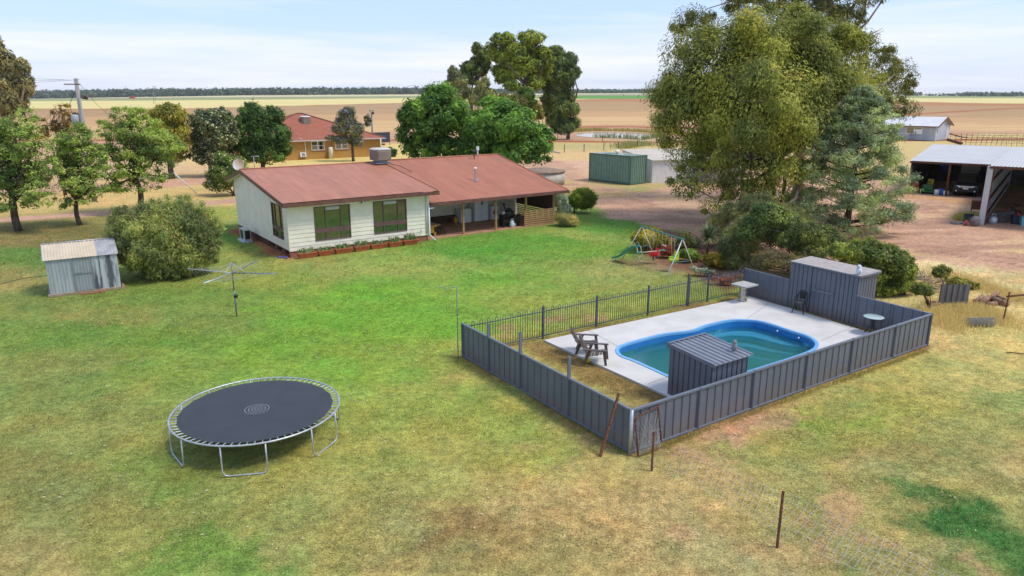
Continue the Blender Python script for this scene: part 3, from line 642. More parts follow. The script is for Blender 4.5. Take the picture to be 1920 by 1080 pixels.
# satellite dish on the far side of the wing roof, aerial beside it
mb = MB(); c = R(447, 308, 45.2); nrm = np.array([.05, -.93, .35]); nrm /= np.linalg.norm(nrm); ax = np.cross(nrm, [0, 0, 1]); ax /= np.linalg.norm(ax); ay = np.cross(ax, nrm)
vs = [c - nrm * .1]; fs = []; KK = 20
for j, (r_, dpt) in enumerate(((.2, .08), (.36, 0))):
    for k in range(KK): t = 2 * PI * k / KK; vs.append(c + ax * r_ * math.cos(t) + ay * r_ * 1.05 * math.sin(t) - nrm * dpt)
for k in range(KK): fs += [(0, 1 + k, 1 + (k + 1) % KK), (1 + k, 1 + KK + k, 1 + KK + (k + 1) % KK, 1 + (k + 1) % KK)]
mb.add(vs, fs, True); mb.tube([c - nrm * .1, c - nrm * .25 - np.array([0, 0, .5])], .03)
sat = mb.build('satellite_dish', pm('weathered_dish', (.52, .50, .47), (.50, .30, .14), 2.2, .6), H)
mb = MB(); mb.tube([c + nrm * .42 - ay * .2, c - ay * .34], .015); mb.bx(c + nrm * .42 - ay * .18, (.07, .07, .07)); mb.build('feed_horn', m_wht, sat)
c = R(477, 311, 47.5); mb = MB(); mb.tube([c - np.array([0, 0, .3]), c + np.array([0, 0, .62])], .02); mb.tube([c + np.array([-.14, 0, .62]), c + np.array([.35, 0, .62])], .022)
for k in range(4): mb.tube([c + np.array([-.1 + .13 * k, -.12, .62]), c + np.array([-.1 + .13 * k, .12, .62])], .01)
mb.build('aerial', m_galv, H)
# evaporative cooler on the ridge
def cooler(fr, c, s, h, cmat, lid, par, duct=.25):
    mb = MB(fr); x, y, z = c; s2 = s / 2; k = s * .16
    oct_ = [(x - s2 + k, y - s2), (x + s2 - k, y - s2), (x + s2, y - s2 + k), (x + s2, y + s2 - k), (x + s2 - k, y + s2), (x - s2 + k, y + s2), (x - s2, y + s2 - k), (x - s2, y - s2 + k)]
    mb.prism(oct_, z, z + h); f = mb.build('evaporative_cooler', cmat, par)
    big = [(x + (a - x) * 1.03, y + (b_ - y) * 1.03) for a, b_ in oct_]; sm_ = [(x + (a - x) * .8, y + (b_ - y) * .8) for a, b_ in oct_]
    g = MB(fr); n = 8; vs = [(*q, z + h) for q in big] + [(*q, z + h + .05) for q in big] + [(*q, z + h + .11) for q in sm_]
    fs = [tuple(range(16, 24)), tuple(range(8))[::-1]] + [(i + j * 8, (i + 1) % 8 + j * 8, (i + 1) % 8 + j * 8 + 8, i + j * 8 + 8) for j in (0, 1) for i in range(8)]
    g.add(vs, fs); g.build('lid', lid, f)
    g = MB(fr)
    for a in range(8):
        p0, p1 = oct_[a], oct_[(a + 1) % 8]
        L = math.hypot(p1[0] - p0[0], p1[1] - p0[1]); nn = (-(p0[1] - p1[1]) / L, (p0[0] - p1[0]) / L)
        for j in range(9):
            zz = z + .08 + (h - .16) * j / 8; g.add([(p0[0] + nn[0] * .004 * 1, p0[1] + nn[1] * .004, zz), (p1[0] + nn[0] * .004, p1[1] + nn[1] * .004, zz), (p1[0] + nn[0] * .03, p1[1] + nn[1] * .03, zz - .03), (p0[0] + nn[0] * .03, p0[1] + nn[1] * .03, zz - .03)], [(0, 1, 2, 3)])
    g.build('louvres', cmat, f)
    g = MB(fr); g.box((x - s * .28, y - s * .28, z - duct - .25), (x + s * .28, y + s * .28, z)); g.box((x - s * .5, y - s * .42, z - duct - .06), (x + s * .5, y + s * .42, z - duct)); g.build('duct', m_galvd, f)
mc = pm('beige_louvre', (.25, .195, .15), (.20, .155, .12), 3, .6)
cooler(HF, (8.85, 7.0, 4.42), 1.2, .68, mc, flat('cooler_lid', (.52, .50, .45)), H, .16)
mb = MB(HF); mb.tube([(9.2, 6.6, 4.2), (9.9, 6.2, 4.0), (10.6, 5.9, 3.6)], .02); mb.build('roof_cable', m_blk, H); mb = MB(HF); mb.tube([(16.9, 7.9, 4.0), (16.9, 7.9, 4.6)], .03); mb.lathe((16.9, 7.9, 4.5), [(.04, 0), (.16, .05), (.16, .1), (.03, .16)], 10); mb.build('roof_vent', m_blk, H)
mb = MB(HF); mb.tube([(17.6, 8.5, 4.15), (17.6, 8.5, 4.7)], .045); mb.bx((17.6, 8.5, 4.75), (.12, .2, .3)); mb.build('roof_vent', m_wht, H)

# things along and under the house
A = thing('air_conditioner', 'grey outdoor air conditioner unit standing beside the gable wall', 'air conditioner', HF(-.55, 6.4))
mb = MB(HF); mb.box((-.85, 5.9, .1), (-.45, 6.9, .78)); mb.build('casing', flat('ac_grey', (.52, .51, .48)), A)
mb = MB(HF); mb.lathe(HF.o * 0 + np.array((0, 0, 0)), [(0.01, 0)], 3) if False else None
mb = MB(HF); mb.box((-.80, 5.87, .18), (-.5, 5.9, .7)); mb.box((-.872, 6.1, .2), (-.85, 6.65, .7)); mb.build('fan_grille', m_blk, A)
mb = MB(HF); mb.box((-1.0, 5.8, 0), (-.4, 7.0, .08)); mb.build('plinth', flat('pale_slab', (.5, .55, .58)), A)
cols = [(0, .98), (1.12, .82), (2.1, 1.0), (3.25, .86), (4.25, .98), (5.38, .82), (6.35, .95)]
plant_c = [((.12, .17, .05), (.22, .26, .09))]
desc = ['at the left corner of the house', 'second from the left corner, narrow with sparse spikes', 'third from the left, under the first window edge', 'middle one of the row with a bushy plant', 'fifth from the left with low spreading leaves', 'sixth from the left with white stains down its side', 'last of the row beside the garden tap, fullest plant']
for i, (u, L) in enumerate(cols):
    u += .28; T = thing('planter_box', 'terracotta trough planter, ' + desc[i], 'planter', HF(u + L / 2, -.42), 'planter troughs along the front wall')
    mb = MB(HF); v0, v1 = -.62, -.24; k = .07
    b4 = [(u + k, v0 + k, .0), (u + L - k, v0 + k, .0), (u + L - k, v1 - k, .0), (u + k, v1 - k, .0)]; t4 = [(u, v0, .28), (u + L, v0, .28), (u + L, v1, .28), (u, v1, .28)]
    mb.hexa(b4, t4); f = mb.build('trough', m_terra, T)
    g = MB(HF); 
    for a_, c_ in (((u - .02, v0 - .02, .26), (u + L + .02, v0 + .03, .31)), ((u - .02, v1 - .03, .26), (u + L + .02, v1 + .02, .31)), ((u - .02, v0 + .03, .26), (u + .03, v1 - .03, .31)), ((u + L - .03, v0 + .03, .26), (u + L + .02, v1 - .03, .31))): g.box(a_, c_)
    g.build('rim', m_terra, f)
    g = MB(HF); g.box((u + .03, v0 + .03, .275), (u + L - .03, v1 - .03, .285)); g.build('soil', m_soil, f)
    g = MB(HF); r = random.Random(i)
    hgt = (.3, .24, .28, .34, .24, .32, .4)[i]
    for q in range(70):
        x = u + .08 + r.random() * (L - .16); y = v0 + .08 + r.random() * .22; an = r.random() * 6.28; ln = r.uniform(.08, .2); hh = hgt * r.uniform(.5, 1.15); cw = .016
        g.add([(x - cw, y, .28), (x + cw, y, .28), (x + math.cos(an) * ln * .6 + cw, y + math.sin(an) * ln * .6, .28 + hh * .8), (x + math.cos(an) * ln * 1.3, y + math.sin(an) * ln * 1.3, .28 + hh), (x + math.cos(an) * ln * .6 - cw, y + math.sin(an) * ln * .6, .28 + hh * .8)], [(0, 1, 2, 3, 4)])
    g.build('strappy_plant', pm('strappy_leaf', (.25, .31, .11), (.12, .19, .06), 9, .6), T)
def appliance(name, label, cat, u, v, wd, dp, h, doors, mat=m_wht, extra=None):
    T = thing(name, label, cat, HF(u + wd / 2, v + dp / 2, .05)); mb = MB(HF); mb.box((u, v, .05), (u + wd, v + dp, .05 + h)); f = mb.build('cabinet', mat, T)
    if doors: 
        mb = MB(HF)
        for a, b_, z0, z1 in doors: mb.box((u + a, v - .045, .05 + z0), (u + b_, v - .002, .05 + z1))
        d = mb.build('door', mat, T)
    return T
appliance('chest_freezer', 'white chest freezer against the verandah wall, left of the fridge', 'freezer', 13.3, 4.0, .85, .7, .95, [(.01, .84, .1, .93)])
F_ = appliance('refrigerator', 'tall white two door refrigerator on the verandah', 'refrigerator', 14.45, 4.05, 1.15, .72, 1.75, [(.01, .57, .06, 1.3), (.58, 1.14, .06, 1.73), (.01, .57, 1.32, 1.73)])
mb = MB(HF); mb.box((15.0, 3.94, 1.2), (15.08, 3.995, 1.7)); mb.build('handle', m_blk, F_)
Wm = appliance('washing_machine', 'white front loading washing machine right of the refrigerator', 'washing machine', 15.85, 4.0, .66, .62, .95, None)
mb = MB(HF); c = HF(16.2, 3.99, .5)
class _: pass
def disc_v(mb, cu, cv, cz, r, n=16, th=.02):
    vs = [(cu + r * math.cos(2 * PI * k / n), cv, cz + r * math.sin(2 * PI * k / n)) for k in range(n)] + [(cu + r * math.cos(2 * PI * k / n), cv - th, cz + r * math.sin(2 * PI * k / n)) for k in range(n)]
    mb.add(vs, [tuple(range(n, 2 * n)), tuple(range(n))[::-1]] + [(k, (k + 1) % n, n + (k + 1) % n, n + k) for k in range(n)])
disc_v(mb, 16.2, 3.998, .55, .2); mb.build('door', m_blk, Wm)
m_yel = flat('yellow_paint', (.62, .36, .03), .5)
T = thing('yellow_bench_table', 'yellow timber trestle table with arched end under the verandah edge', 'table', HF(9.2, 1.2, .05))
mb = MB(HF); mb.box((8.8, .75, .72), (9.85, 2.6, .77)); mb.build('table_top', m_slab, T)
for v in (.95, 2.4): 
    mb = MB(HF); mb.box((9.2, v, .25), (9.5, v + .06, .72)); mb.box((9.05, v - .001, .05), (9.2, v + .061, .28)); mb.box((9.5, v - .001, .05), (9.65, v + .061, .28)); mb.box((9.0, v - .002, .6), (9.7, v + .062, .72)); mb.build('leg', m_yel, T)
T = thing('low_timber_bench', 'low dark bench with yellow end against the verandah wall', 'bench', HF(11.5, 4.5, .05))
mb = MB(HF); mb.box((10.0, 4.2, .45), (13.1, 4.75, .52)); mb.build('seat', m_dslat, T)
for u in (10.2, 12.95): mb = MB(HF); mb.box((u, 4.25, .05), (u + .22, 4.7, .45)); mb.build('leg', m_yel if u > 12 else m_dslat, T)
def stool(u, v, lab):
    T = thing('black_stool', lab, 'stool', HF(u, v, .05)); mb = MB(HF); mb.box((u - .17, v - .17, .47), (u + .17, v + .17, .5)); mb.build('seat', m_blk, T)
    for a in (-1, 1):
        for b_ in (-1, 1): mb = MB(HF); mb.tube([(u + a * .14, v + b_ * .14, .48), (u + a * .2, v + b_ * .2, .05)], .018, 6); mb.build('leg', m_blk, T)
stool(10.05, 1.05, 'black stool standing next to the yellow table'); stool(9.95, 1.75, 'black stool half behind the other stool, further in under the verandah')
# barbecue with gas bottle, golf bag, exercise bike
B_ = thing('barbecue', 'black covered barbecue trolley on the verandah', 'barbecue', HF(15.3, 1.2, .05))
mb = MB(HF); mb.box((14.75, .95, .75), (15.75, 1.5, .85)); mb.ball((15.4, 1.22, .92), (.42, .28, .28)); mb.build('hood', m_blk, B_)
mb = MB(HF)
for u in (14.82, 15.68): mb.box((u - .03, 1.0, .1), (u + .03, 1.45, .75))
mb.box((14.8, 1.0, .18), (15.7, 1.45, .22)); mb.build('stand', m_blk, B_)
for u in (14.8, 15.7): mb = MB(HF); mb.tube([(u, .86, .14), (u, .94, .14)], .1, 10); mb.build('wheel', m_wht if u > 15 else m_blk, B_)
mb = MB(HF); mb.ball((14.95, 1.15, .98), (.14, .12, .12)); mb.build('cloth', flat('pink_cloth', (.6, .45, .43)), B_)
def gasbottle(fr, u, v, z, lab, mat):
    T = thing('gas_bottle', lab, 'gas bottle', fr(u, v, z)); mb = MB(fr); mb.lathe((u, v, z), [(.1, 0), (.15, .05), (.16, .1), (.16, .32), (.1, .42), (.04, .45)], 14); mb.build('cylinder', mat, T)
    mb = MB(fr); mb.tube([(u, v, z + .45), (u, v, z + .52)], .025); mb.tube([(u - .09, v, z + .42), (u - .09, v, z + .56), (u + .09, v, z + .56), (u + .09, v, z + .42)], .015); mb.build('collar', mat, T)
gasbottle(HF, 15.35, .72, .05, 'pale blue gas bottle in front of the barbecue', flat('pale_blue_paint', (.55, .7, .68)))
T = thing('golf_bag', 'dark golf bag with clubs leaning by the slatted screen', 'golf bag', HF(15.98, .9, .05)); mb = MB(HF); mb.tube([(15.95, .95, .05), (16.0, .85, .85)], .13, 10); mb.build('bag', m_blk, T)
mb = MB(HF); r = random.Random(3)
for k in range(8): x = 15.93 + r.random() * .14; mb.tube([(x, .87, .8), (x + r.uniform(-.1, .1), .82, 1.15 + r.random() * .3)], .012, 4); mb.bx((x, .82, 1.2), (.04, .07, .03))
mb.build('clubs', pm('club_steel', (.5, .5, .5), (.3, .35, .2), 20, .4, .3), T)
T = thing('exercise_bike', 'dark exercise bike with upright handlebars by the verandah wall', 'exercise bike', HF(16.7, 3.4, .05)); mb = MB(HF)
mb.tube([(16.6, 3.4, .1), (16.7, 3.4, .6), (16.5, 3.4, 1.15)], .04); mb.box((16.3, 3.2, .05), (16.4, 3.6, .1)); mb.box((17.1, 3.2, .05), (17.2, 3.6, .1)); mb.box((16.3, 3.38, .1), (17.2, 3.42, .16)); mb.tube([(17.0, 3.4, .1), (16.95, 3.4, .8)], .03); mb.box((16.82, 3.3, .8), (17.08, 3.5, .86)); f = mb.build('frame', m_blk, T)
mb = MB(HF); mb.tube([(16.35, 3.2, 1.3), (16.5, 3.25, 1.15), (16.5, 3.55, 1.15), (16.35, 3.6, 1.3)], .025); mb.build('handlebar', m_blk, T)
T = thing('blue_litter', 'small blue and white objects at the foot of the house corner', 'toys', HF(-.35, .15)); mb = MB(HF)
for k, (a, b_) in enumerate(((-.3, .15), (-.42, .3), (-.2, .05), (-.5, .42))): mb.ball((a, b_, .05), (.09, .05, .05), 8, 5)
mb.build('shoes', flat('blue_plastic', (.1, .12, .4)), T)
# ------------------------------------------------------------------ pool enclosure
PF = Fr((FN[0], FN[1]), math.degrees(math.atan2(_fu[1], _fu[0])))
def uvp(p): d = np.array([p[0], p[1]]) - FN[:2]; a = rad(PF.deg); return (d[0] * math.cos(a) + d[1] * math.sin(a), -d[0] * math.sin(a) + d[1] * math.cos(a))
# deck slab with the pool cut out
def ring_mesh(name, outer, inner, z, mat, parent=None, kind=None, drop=.12):
    import bmesh
    bm = bmesh.new(); eo = []
    for P_ in (outer, inner):
        vs = [bm.verts.new((float(p[0]), float(p[1]), z)) for p in P_]; eo += [bm.edges.new((vs[i], vs[(i + 1) % len(vs)])) for i in range(len(vs))]
    bmesh.ops.triangle_fill(bm, edges=eo, use_beauty=True)
    for f in bm.faces:
        if f.normal.z < 0: f.normal_flip()
    ext = [e for e in bm.edges if e.is_boundary]
    r_ = bmesh.ops.extrude_edge_only(bm, edges=ext)
    for v in r_['geom']:
        if isinstance(v, bmesh.types.BMVert): v.co.z -= drop
    me = bpy.data.meshes.new(name); bm.to_mesh(me); bm.free(); me.materials.append(mat); o = link(bpy.data.objects.new(name, me)); o.parent = parent
    if kind: o['kind'] = kind
    return o
m_deck = pm('pale_concrete_deck', (0.58, 0.555, 0.51), (0.48, 0.455, 0.415), 0.9, 0.85, bump=.05, detail=9, lo=.3, hi=.6)
POOL_OUT = offset(POOL, -0.02)
ring_mesh('pool_deck', DK, POOL_OUT, 0.07, m_deck, None, 'structure', .12)
mb = MB()                                # saw-cut joints in the slab
def joint(a, b_): a = np.array(a); b_ = np.array(b_); t = (b_ - a) / np.linalg.norm(b_ - a); n_ = np.array([-t[1], t[0]]) * .009; mb.add([(*(a - n_), .0745), (*(b_ - n_), .0745), (*(b_ + n_), .0745), (*(a + n_), .0745)], [(0, 1, 2, 3)])
joint(G(1104, 620, .07)[:2], G(1160, 650, .07)[:2]); joint(G(1215, 720, .07)[:2], G(1252, 706.5, .07)[:2]); joint(G(1538, 640, .07)[:2], G(1612, 607, .07)[:2]); joint(G(1440, 570, .07)[:2], G(1400, 598, .07)[:2])
mb.build('deck_joints', flat('joint_dark', (.25, .24, .22), .9))['kind'] = 'structure'
# pool
c_ = np.mean(POOL, axis=0); PT = thing('swimming_pool', 'in-ground blue fibreglass pool with rounded outline and corner steps', 'swimming pool', (c_[0], c_[1], 0))
m_cop = flat('coping_blue', (.17, .42, .70), .35)
m_shell = pm('fibreglass_blue', (.012, .165, .44), (.010, .14, .38), 3, .3)
def strip(mb, P0, z0, P1, z1):
    n = len(P0); vs = [(*P0[i], z0) for i in range(n)] + [(*P1[i], z1) for i in range(n)]
    mb.add(vs, [(i, (i + 1) % n, n + (i + 1) % n, n + i) for i in range(n)], True)
I0, I1, I2 = offset(POOL, -.02), offset(POOL, -.12), offset(POOL, -.24)
mb = MB(); strip(mb, offset(POOL, .0), .0, offset(POOL, .0), .095); strip(mb, offset(POOL, .0), .095, I1, .095); strip(mb, I1, .095, I1, .02); mb.build('coping', m_cop, PT)
mb = MB(); strip(mb, I1, .02, I2, -1.25)
mb.poly([(*p, -1.25) for p in I2]); mb.build('pool_shell', m_shell, PT)
# entry steps round the back end
def crescent(i0, i1, d, sag):
    n = len(POOL); idx = [k % n for k in range(i0, i1 + 1)]; out = [offset(POOL, -.18)[k] for k in idx]; a = np.array(out[0]); b_ = np.array(out[-1]); cc = np.array(c_)
    inn = [];
    for k, p in enumerate(out[::-1]):
        t = k / (len(out) - 1); e = math.sin(PI * t) ** .6 if 0 < t < 1 else 0
        inn.append(tuple(np.array(p) + (cc - np.array(p)) / np.linalg.norm(cc - np.array(p)) * (d * e)))
    return out + inn[1:-1]
W = [np.array(p) for p in POOL]
def near_i(px, py): q = G(px, py, .08)[:2]; return int(np.argmin([np.linalg.norm(w_ - q) for w_ in W]))
ia, ib = near_i(1320, 610), near_i(1512, 628)
n = len(POOL); s0, s1 = (ia, ib) if (ib - ia) % n < (ia - ib) % n else (ib, ia)
if s1 < s0: s1 += n
for d, z, k in ((.65, -.35, 'step'), (1.15, -.62, 'step'), (1.6, -.9, 'step')):
    mb = MB(); mb.prism(crescent(s0, s1, d, 0), z - .2, z); mb.build(k, flat('step_blue', (.05, .33, .62), .3), PT)
for px, py in ((1457.5, 620.5), (1497.5, 633.5)):
    q = G(px, py, -.05); mb = MB(); mb.ball(q, (.035, .035, .035), 8, 5); mb.build('pool_inlet', m_wht, PT)
q = G(1479, 635, -.5); mb = MB(); mb.bx(q, (.45, .3, .4)); 
# water
mw = bpy.data.materials.new('pool_water'); mw.use_nodes = True; t = mw.node_tree; t.nodes.clear(); o_ = N('ShaderNodeOutputMaterial', t)
tr = N('ShaderNodeBsdfTransparent', t); gl = N('ShaderNodeBsdfGlossy', t); gl.inputs['Roughness'].default_value = .02; fr = N('ShaderNodeFresnel', t); fr.inputs[0].default_value = 1.33
nz1 = N('ShaderNodeTexNoise', t); nz1.inputs['Scale'].default_value = 5; bp = N('ShaderNodeBump', t); bp.inputs['Strength'].default_value = .12; bp.inputs['Distance'].default_value = .03
gg = N('ShaderNodeNewGeometry', t); t.links.new(gg.outputs['Position'], nz1.inputs['Vector']); t.links.new(nz1.outputs[0], bp.inputs['Height']); t.links.new(bp.outputs[0], gl.inputs['Normal']); t.links.new(bp.outputs[0], fr.inputs['Normal'])
mx = N('ShaderNodeMixShader', t); t.links.new(fr.outputs[0], mx.inputs[0]); t.links.new(tr.outputs[0], mx.inputs[1]); t.links.new(gl.outputs[0], mx.inputs[2]); t.links.new(mx.outputs[0], o_.inputs[0])
pv = N('ShaderNodeVolumePrincipled', t); pv.inputs['Color'].default_value = (.10, .68, .66, 1); pv.inputs['Density'].default_value = .85; pv.inputs['Absorption Color'].default_value = (.3, .75, .65, 1); t.links.new(pv.outputs[0], o_.inputs[1])
mb = MB(); Wp = offset(POOL, -.15); n = len(Wp)
mb.add([(*p, -1.22) for p in offset(POOL, -.235)] + [(*p, -.17) for p in Wp], [tuple(range(n))[::-1], tuple(range(n, 2 * n))] + [(i, (i + 1) % n, n + (i + 1) % n, n + i) for i in range(n)])
mb.build('water', mw, PT)

# colorbond fences
CBP = [(0, 0), (.70, 0), (.75, -.026), (.95, -.026)]
def cb_fence(name, label, A, B, nrm, posts, ext=(), group='slate steel fences round the pool', ztop=1.2, vis=None, silver=None):
    A = np.array([*A[:2], 0.]); B = np.array([*B[:2], 0.]); T = thing(name, label, 'fence', A, group); L = np.linalg.norm(B - A); d = (B - A) / L; nrm = np.array([*nrm, 0.])
    ts = sorted(set([0.0, L] + [float(p) for p in posts]))
    for a, b_ in zip(ts[:-1], ts[1:]):
        mb = MB(); mb.ribs(A + d * (a + .03), A + d * (b_ - .03), .05, ztop - .02, CBP, .31, nrm)
        mb.ribs(A + d * (a + .03) - nrm * .03, A + d * (b_ - .03) - nrm * .03, .05, ztop - .02, CBP, .31, nrm); mb.build('panel', m_cb, T)
        mb = MB(); fr_ = Fr(A, math.degrees(math.atan2(d[1], d[0]))); mb.fr = fr_
        mb.box((a + .025, -.035, ztop - .045), (b_ - .025, .035, ztop + .004)); mb.build('top_rail', m_cbt, T)
        mb = MB(fr_); mb.box((a + .025, -.035, .03), (b_ - .025, .035, .075)); mb.build('bottom_rail', m_cbt, T)
    for i, a in enumerate(ts):
        h = ztop + .012; e = [x for x in ext if abs(x[0] - a) < .2]; mb = MB(fr_)
        hh = e[0][1] if e else h
        mb.box((a - .025, -.045, 0), (a - .008, .045, hh)); mb.box((a + .008, -.045, 0), (a + .025, .045, hh)); mb.box((a - .008, -.02, 0), (a + .008, .02, hh - (.01 if not e else .03)))
        mb.build('post', m_cbt, T)
    return T, fr_, L
Lf = float(np.linalg.norm(FR - FN)); dl = float(np.linalg.norm(FL - FN))
fpos = [float(np.linalg.norm(G(x, y, 1.2)[:2] - FN[:2])) for x, y in ((1312, 727), (1414, 694), (1514, 662), (1600, 635), (1680, 609))]
cb_fence('steel_fence', 'long slate steel fence between the near corner and the far right corner', FN, FR, -_fv, fpos)
lpos = [float(np.linalg.norm(G(x, y, 1.2)[:2] - FN[:2])) for x, y in ((1066, 708), (973, 662), (915, 631))]
cb_fence('steel_fence', 'slate steel fence on the left end with three raised posts', FN, FL, -_fu, lpos, ext=[(lpos[0], 1.82), (lpos[1], 1.86), (lpos[2], 1.62)])
# pool house position along the back fence
h0 = FR + (FB - FR) * .345; h1 = FR + (FB - FR) * .715
cb_fence('steel_fence', 'short slate steel fence right of the pool house up to the right corner', FR, h0, _fu, [1.45])
cb_fence('steel_fence', 'slate steel fence left of the pool house beside the keg table', h1, FB, _fu, [])
mb = MB(); q = FN + np.array([*(-_fu - _fv), 0]) * .05; mb.tube([q, q + np.array([0, 0, 1.22])], .045, 8)
T = thing('galvanised_post', 'silver galvanised corner post of the slate fence', 'post', q); mb.build('post', m_galv, T)
# tubular pool fence
T = thing('tubular_pool_fence', 'dark tubular steel pool fence with hooped tops along the lawn', 'fence', FL)
d = (FB - FL); L = float(np.linalg.norm(d[:2])); TF = Fr(FL, math.degrees(math.atan2(d[1], d[0])))
tp = [0] + [float((G(x, y, 0)[:2] - FL[:2]) @ (d[:2] / L)) for x, y in ((1017, 635), (1115, 612), (1204, 588), (1288, 574), (1320, 565))] + [L]
tp.insert(1, tp[1] * .0 + .0) if False else None
for a, b_ in zip(tp[:-1], tp[1:]):
    if b_ - a < .5: continue
    mb = MB(TF); mb.tube([(a, 0, 1.05), (b_, 0, 1.05)], .019, 6); mb.tube([(a, 0, .12), (b_, 0, .12)], .019, 6); n = int((b_ - a) / .105); st = (b_ - a) / n
    for k in range(n):
        x = a + (k + .5) * st
        if k % 3 != 2:
            if k % 3 == 0 and k + 1 < n:
                x2 = x + st; mb.tube([(x, 0, .1), (x, 0, 1.14), (x + st * .2, 0, 1.19), (x + st * .5, 0, 1.21), (x + st * .8, 0, 1.19), (x2, 0, 1.14), (x2, 0, .1)], .011, 5)
            elif k % 3 == 0: mb.tube([(x, 0, .1), (x, 0, 1.17)], .011, 5)
        else: mb.tube([(x, 0, .1), (x, 0, 1.17)], .011, 5)
    mb.build('panel', m_pf, T)
for a in tp[1:]: 
    mb = MB(TF); mb.box((a - .027, -.027, 0), (a + .027, .027, 1.27)); mb.build('post', m_pf, T)
gx = tp[4]; mb = MB(TF); mb.box((gx - .10, -.03, 0), (gx - .05, .03, 1.45)); mb.build('gate_latch_post', m_pf, T)

# pool house
a = rad(PF.deg); w0 = float(np.linalg.norm(h1 - h0)); HP = Fr(h1, math.degrees(math.atan2((h0 - h1)[1], (h0 - h1)[0])))   # u along the front, -v towards the pool
T = thing('pool_house', 'tall slate steel shed set into the back fence with door bar', 'shed', h1)
dpt = 1.25; SR = [(0, 0), (.80, 0), (.84, -.03), (.96, -.03)]
mb = MB(HP)
mb.ribs((0, 0, 0), (w0 * .34, 0, 0), 0, 1.93, SR, .2, (0, -1, 0)); mb.ribs((w0 * .70, 0, 0), (w0, 0, 0), 0, 1.93, SR, .2, (0, -1, 0)); mb.box((w0 * .34, .02, 0), (w0 * .70, .05, 1.93))
mb.ribs((w0, 0, 0), (w0, dpt, 0), 0, 1.93, SR, .17, (1, 0, 0)); mb.ribs((0, dpt, 0), (0, 0, 0), 0, 1.93, SR, .2, (-1, 0, 0)); mb.ribs((w0, dpt, 0), (0, dpt, 0), 0, 1.93, SR, .2, (0, 1, 0)); mb.build('walls', m_cb, T)
mb = MB(HP); mb.ribs((w0 * .345, 0, 0), (w0 * .695, 0, 0), .05, 1.86, SR, .2, (0, -1, 0)); f = mb.build('door', m_cb, T); g = MB(HP); g.box((w0 * .36, -.05, .98), (w0 * .68, -.005, 1.05)); g.build('cross_bar', m_cbt, f)
m_grf = pm('dusty_grey_roof', (.40, .36, .33), (.33, .29, .26), 3, .6)
mb = MB(HP); mb.hexa([(-.05, -.06, 1.94), (w0 + .08, -.06, 1.94), (w0 + .08, dpt + .06, 1.99), (-.05, dpt + .06, 1.99)], [(-.05, -.06, 1.975), (w0 + .08, -.06, 1.975), (w0 + .08, dpt + .06, 2.025), (-.05, dpt + .06, 2.025)])
for k in range(16): x = .05 + k * w0 / 15.5; mb.hexa([(x, -.05, 1.976), (x + .03, -.05, 1.976), (x + .03, dpt + .05, 2.026), (x, dpt + .05, 2.026)], [(x + .008, -.05, 1.99), (x + .022, -.05, 1.99), (x + .022, dpt + .05, 2.04), (x + .008, dpt + .05, 2.04)])
mb.build('roof', m_grf, T)
mb = MB(HP); mb.box((-.06, -.075, 1.93), (w0 + .09, -.062, 1.985)); mb.box((w0 + .081, -.06, 1.93), (w0 + .095, dpt + .07, 2.0)); mb.build('roof_trim', m_cbt, T)
# pump shed
SF = Fr(G(1251, 742, 0), PF.deg); T = thing('pump_shed', 'small slate steel pump shed with sloping ribbed roof beside the pool', 'shed', SF(0, 0))
wu, wv = 1.48, 1.6; zt = lambda v: 1.60 + .055 * v
SR2 = [(0, 0), (.74, 0), (.80, -.03), (.95, -.03)]
mb = MB(SF); mb.ribs((0, 0, 0), (0, -wv, 0), 0, lambda t: 1.6 - .11 * t, SR2, .2, (-1, 0, 0)); mb.ribs((0, -wv, 0), (wu, -wv, 0), 0, 1.5, SR2, .2, (0, -1, 0)); mb.ribs((wu, -wv, 0), (wu, 0, 0), 0, lambda t: 1.49 + .11 * t, SR2, .2, (1, 0, 0)); mb.ribs((wu, 0, 0), (0, 0, 0), 0, 1.6, SR2, .2, (0, 1, 0)); mb.build('walls', m_cb, T)
m_sr = pm('slate_roof_sheet', (.22, .235, .265), (.18, .195, .22), 2.5, .45)
mb = MB(SF); prof = []; n = 8
for k in range(n): x = -.02 + (wu + .12) * k / n; s_ = (wu + .12) / n; prof += [(x, .0), (x + s_ * .62, .0), (x + s_ * .70, .035), (x + s_ * .92, .035)]
prof.append((-.02 + wu + .12, 0)); vs = []
for x, h in prof: vs += [(x, .06, 1.62 + h), (x, -wv - .1, 1.50 + h), (x, .06, 1.605), (x, -wv - .1, 1.485)]
m_ = len(prof); mb.add(vs, [(4 * i, 4 * i + 1, 4 * i + 5, 4 * i + 4) for i in range(m_ - 1)] + [(4 * i + 2, 4 * i + 6, 4 * i + 7, 4 * i + 3) for i in range(m_ - 1)] + [(4 * i + 1, 4 * i + 3, 4 * i + 7, 4 * i + 5) for i in range(m_ - 1)]); mb.build('roof', m_sr, T)
mb = MB(SF); mb.hexa([(-.045, -wv - .1, 1.42), (-.02, -wv - .1, 1.42), (-.02, .08, 1.55), (-.045, .08, 1.55)], [(-.045, -wv - .1, 1.53), (-.02, -wv - .1, 1.53), (-.02, .08, 1.65), (-.045, .08, 1.65)]); mb.box((-.045, .061, 1.5), (wu + .1, .085, 1.665)); mb.box((-.02, .0, 1.655), (wu + .1, .06, 1.662)); mb.build('barge_trim', m_cbt, T)
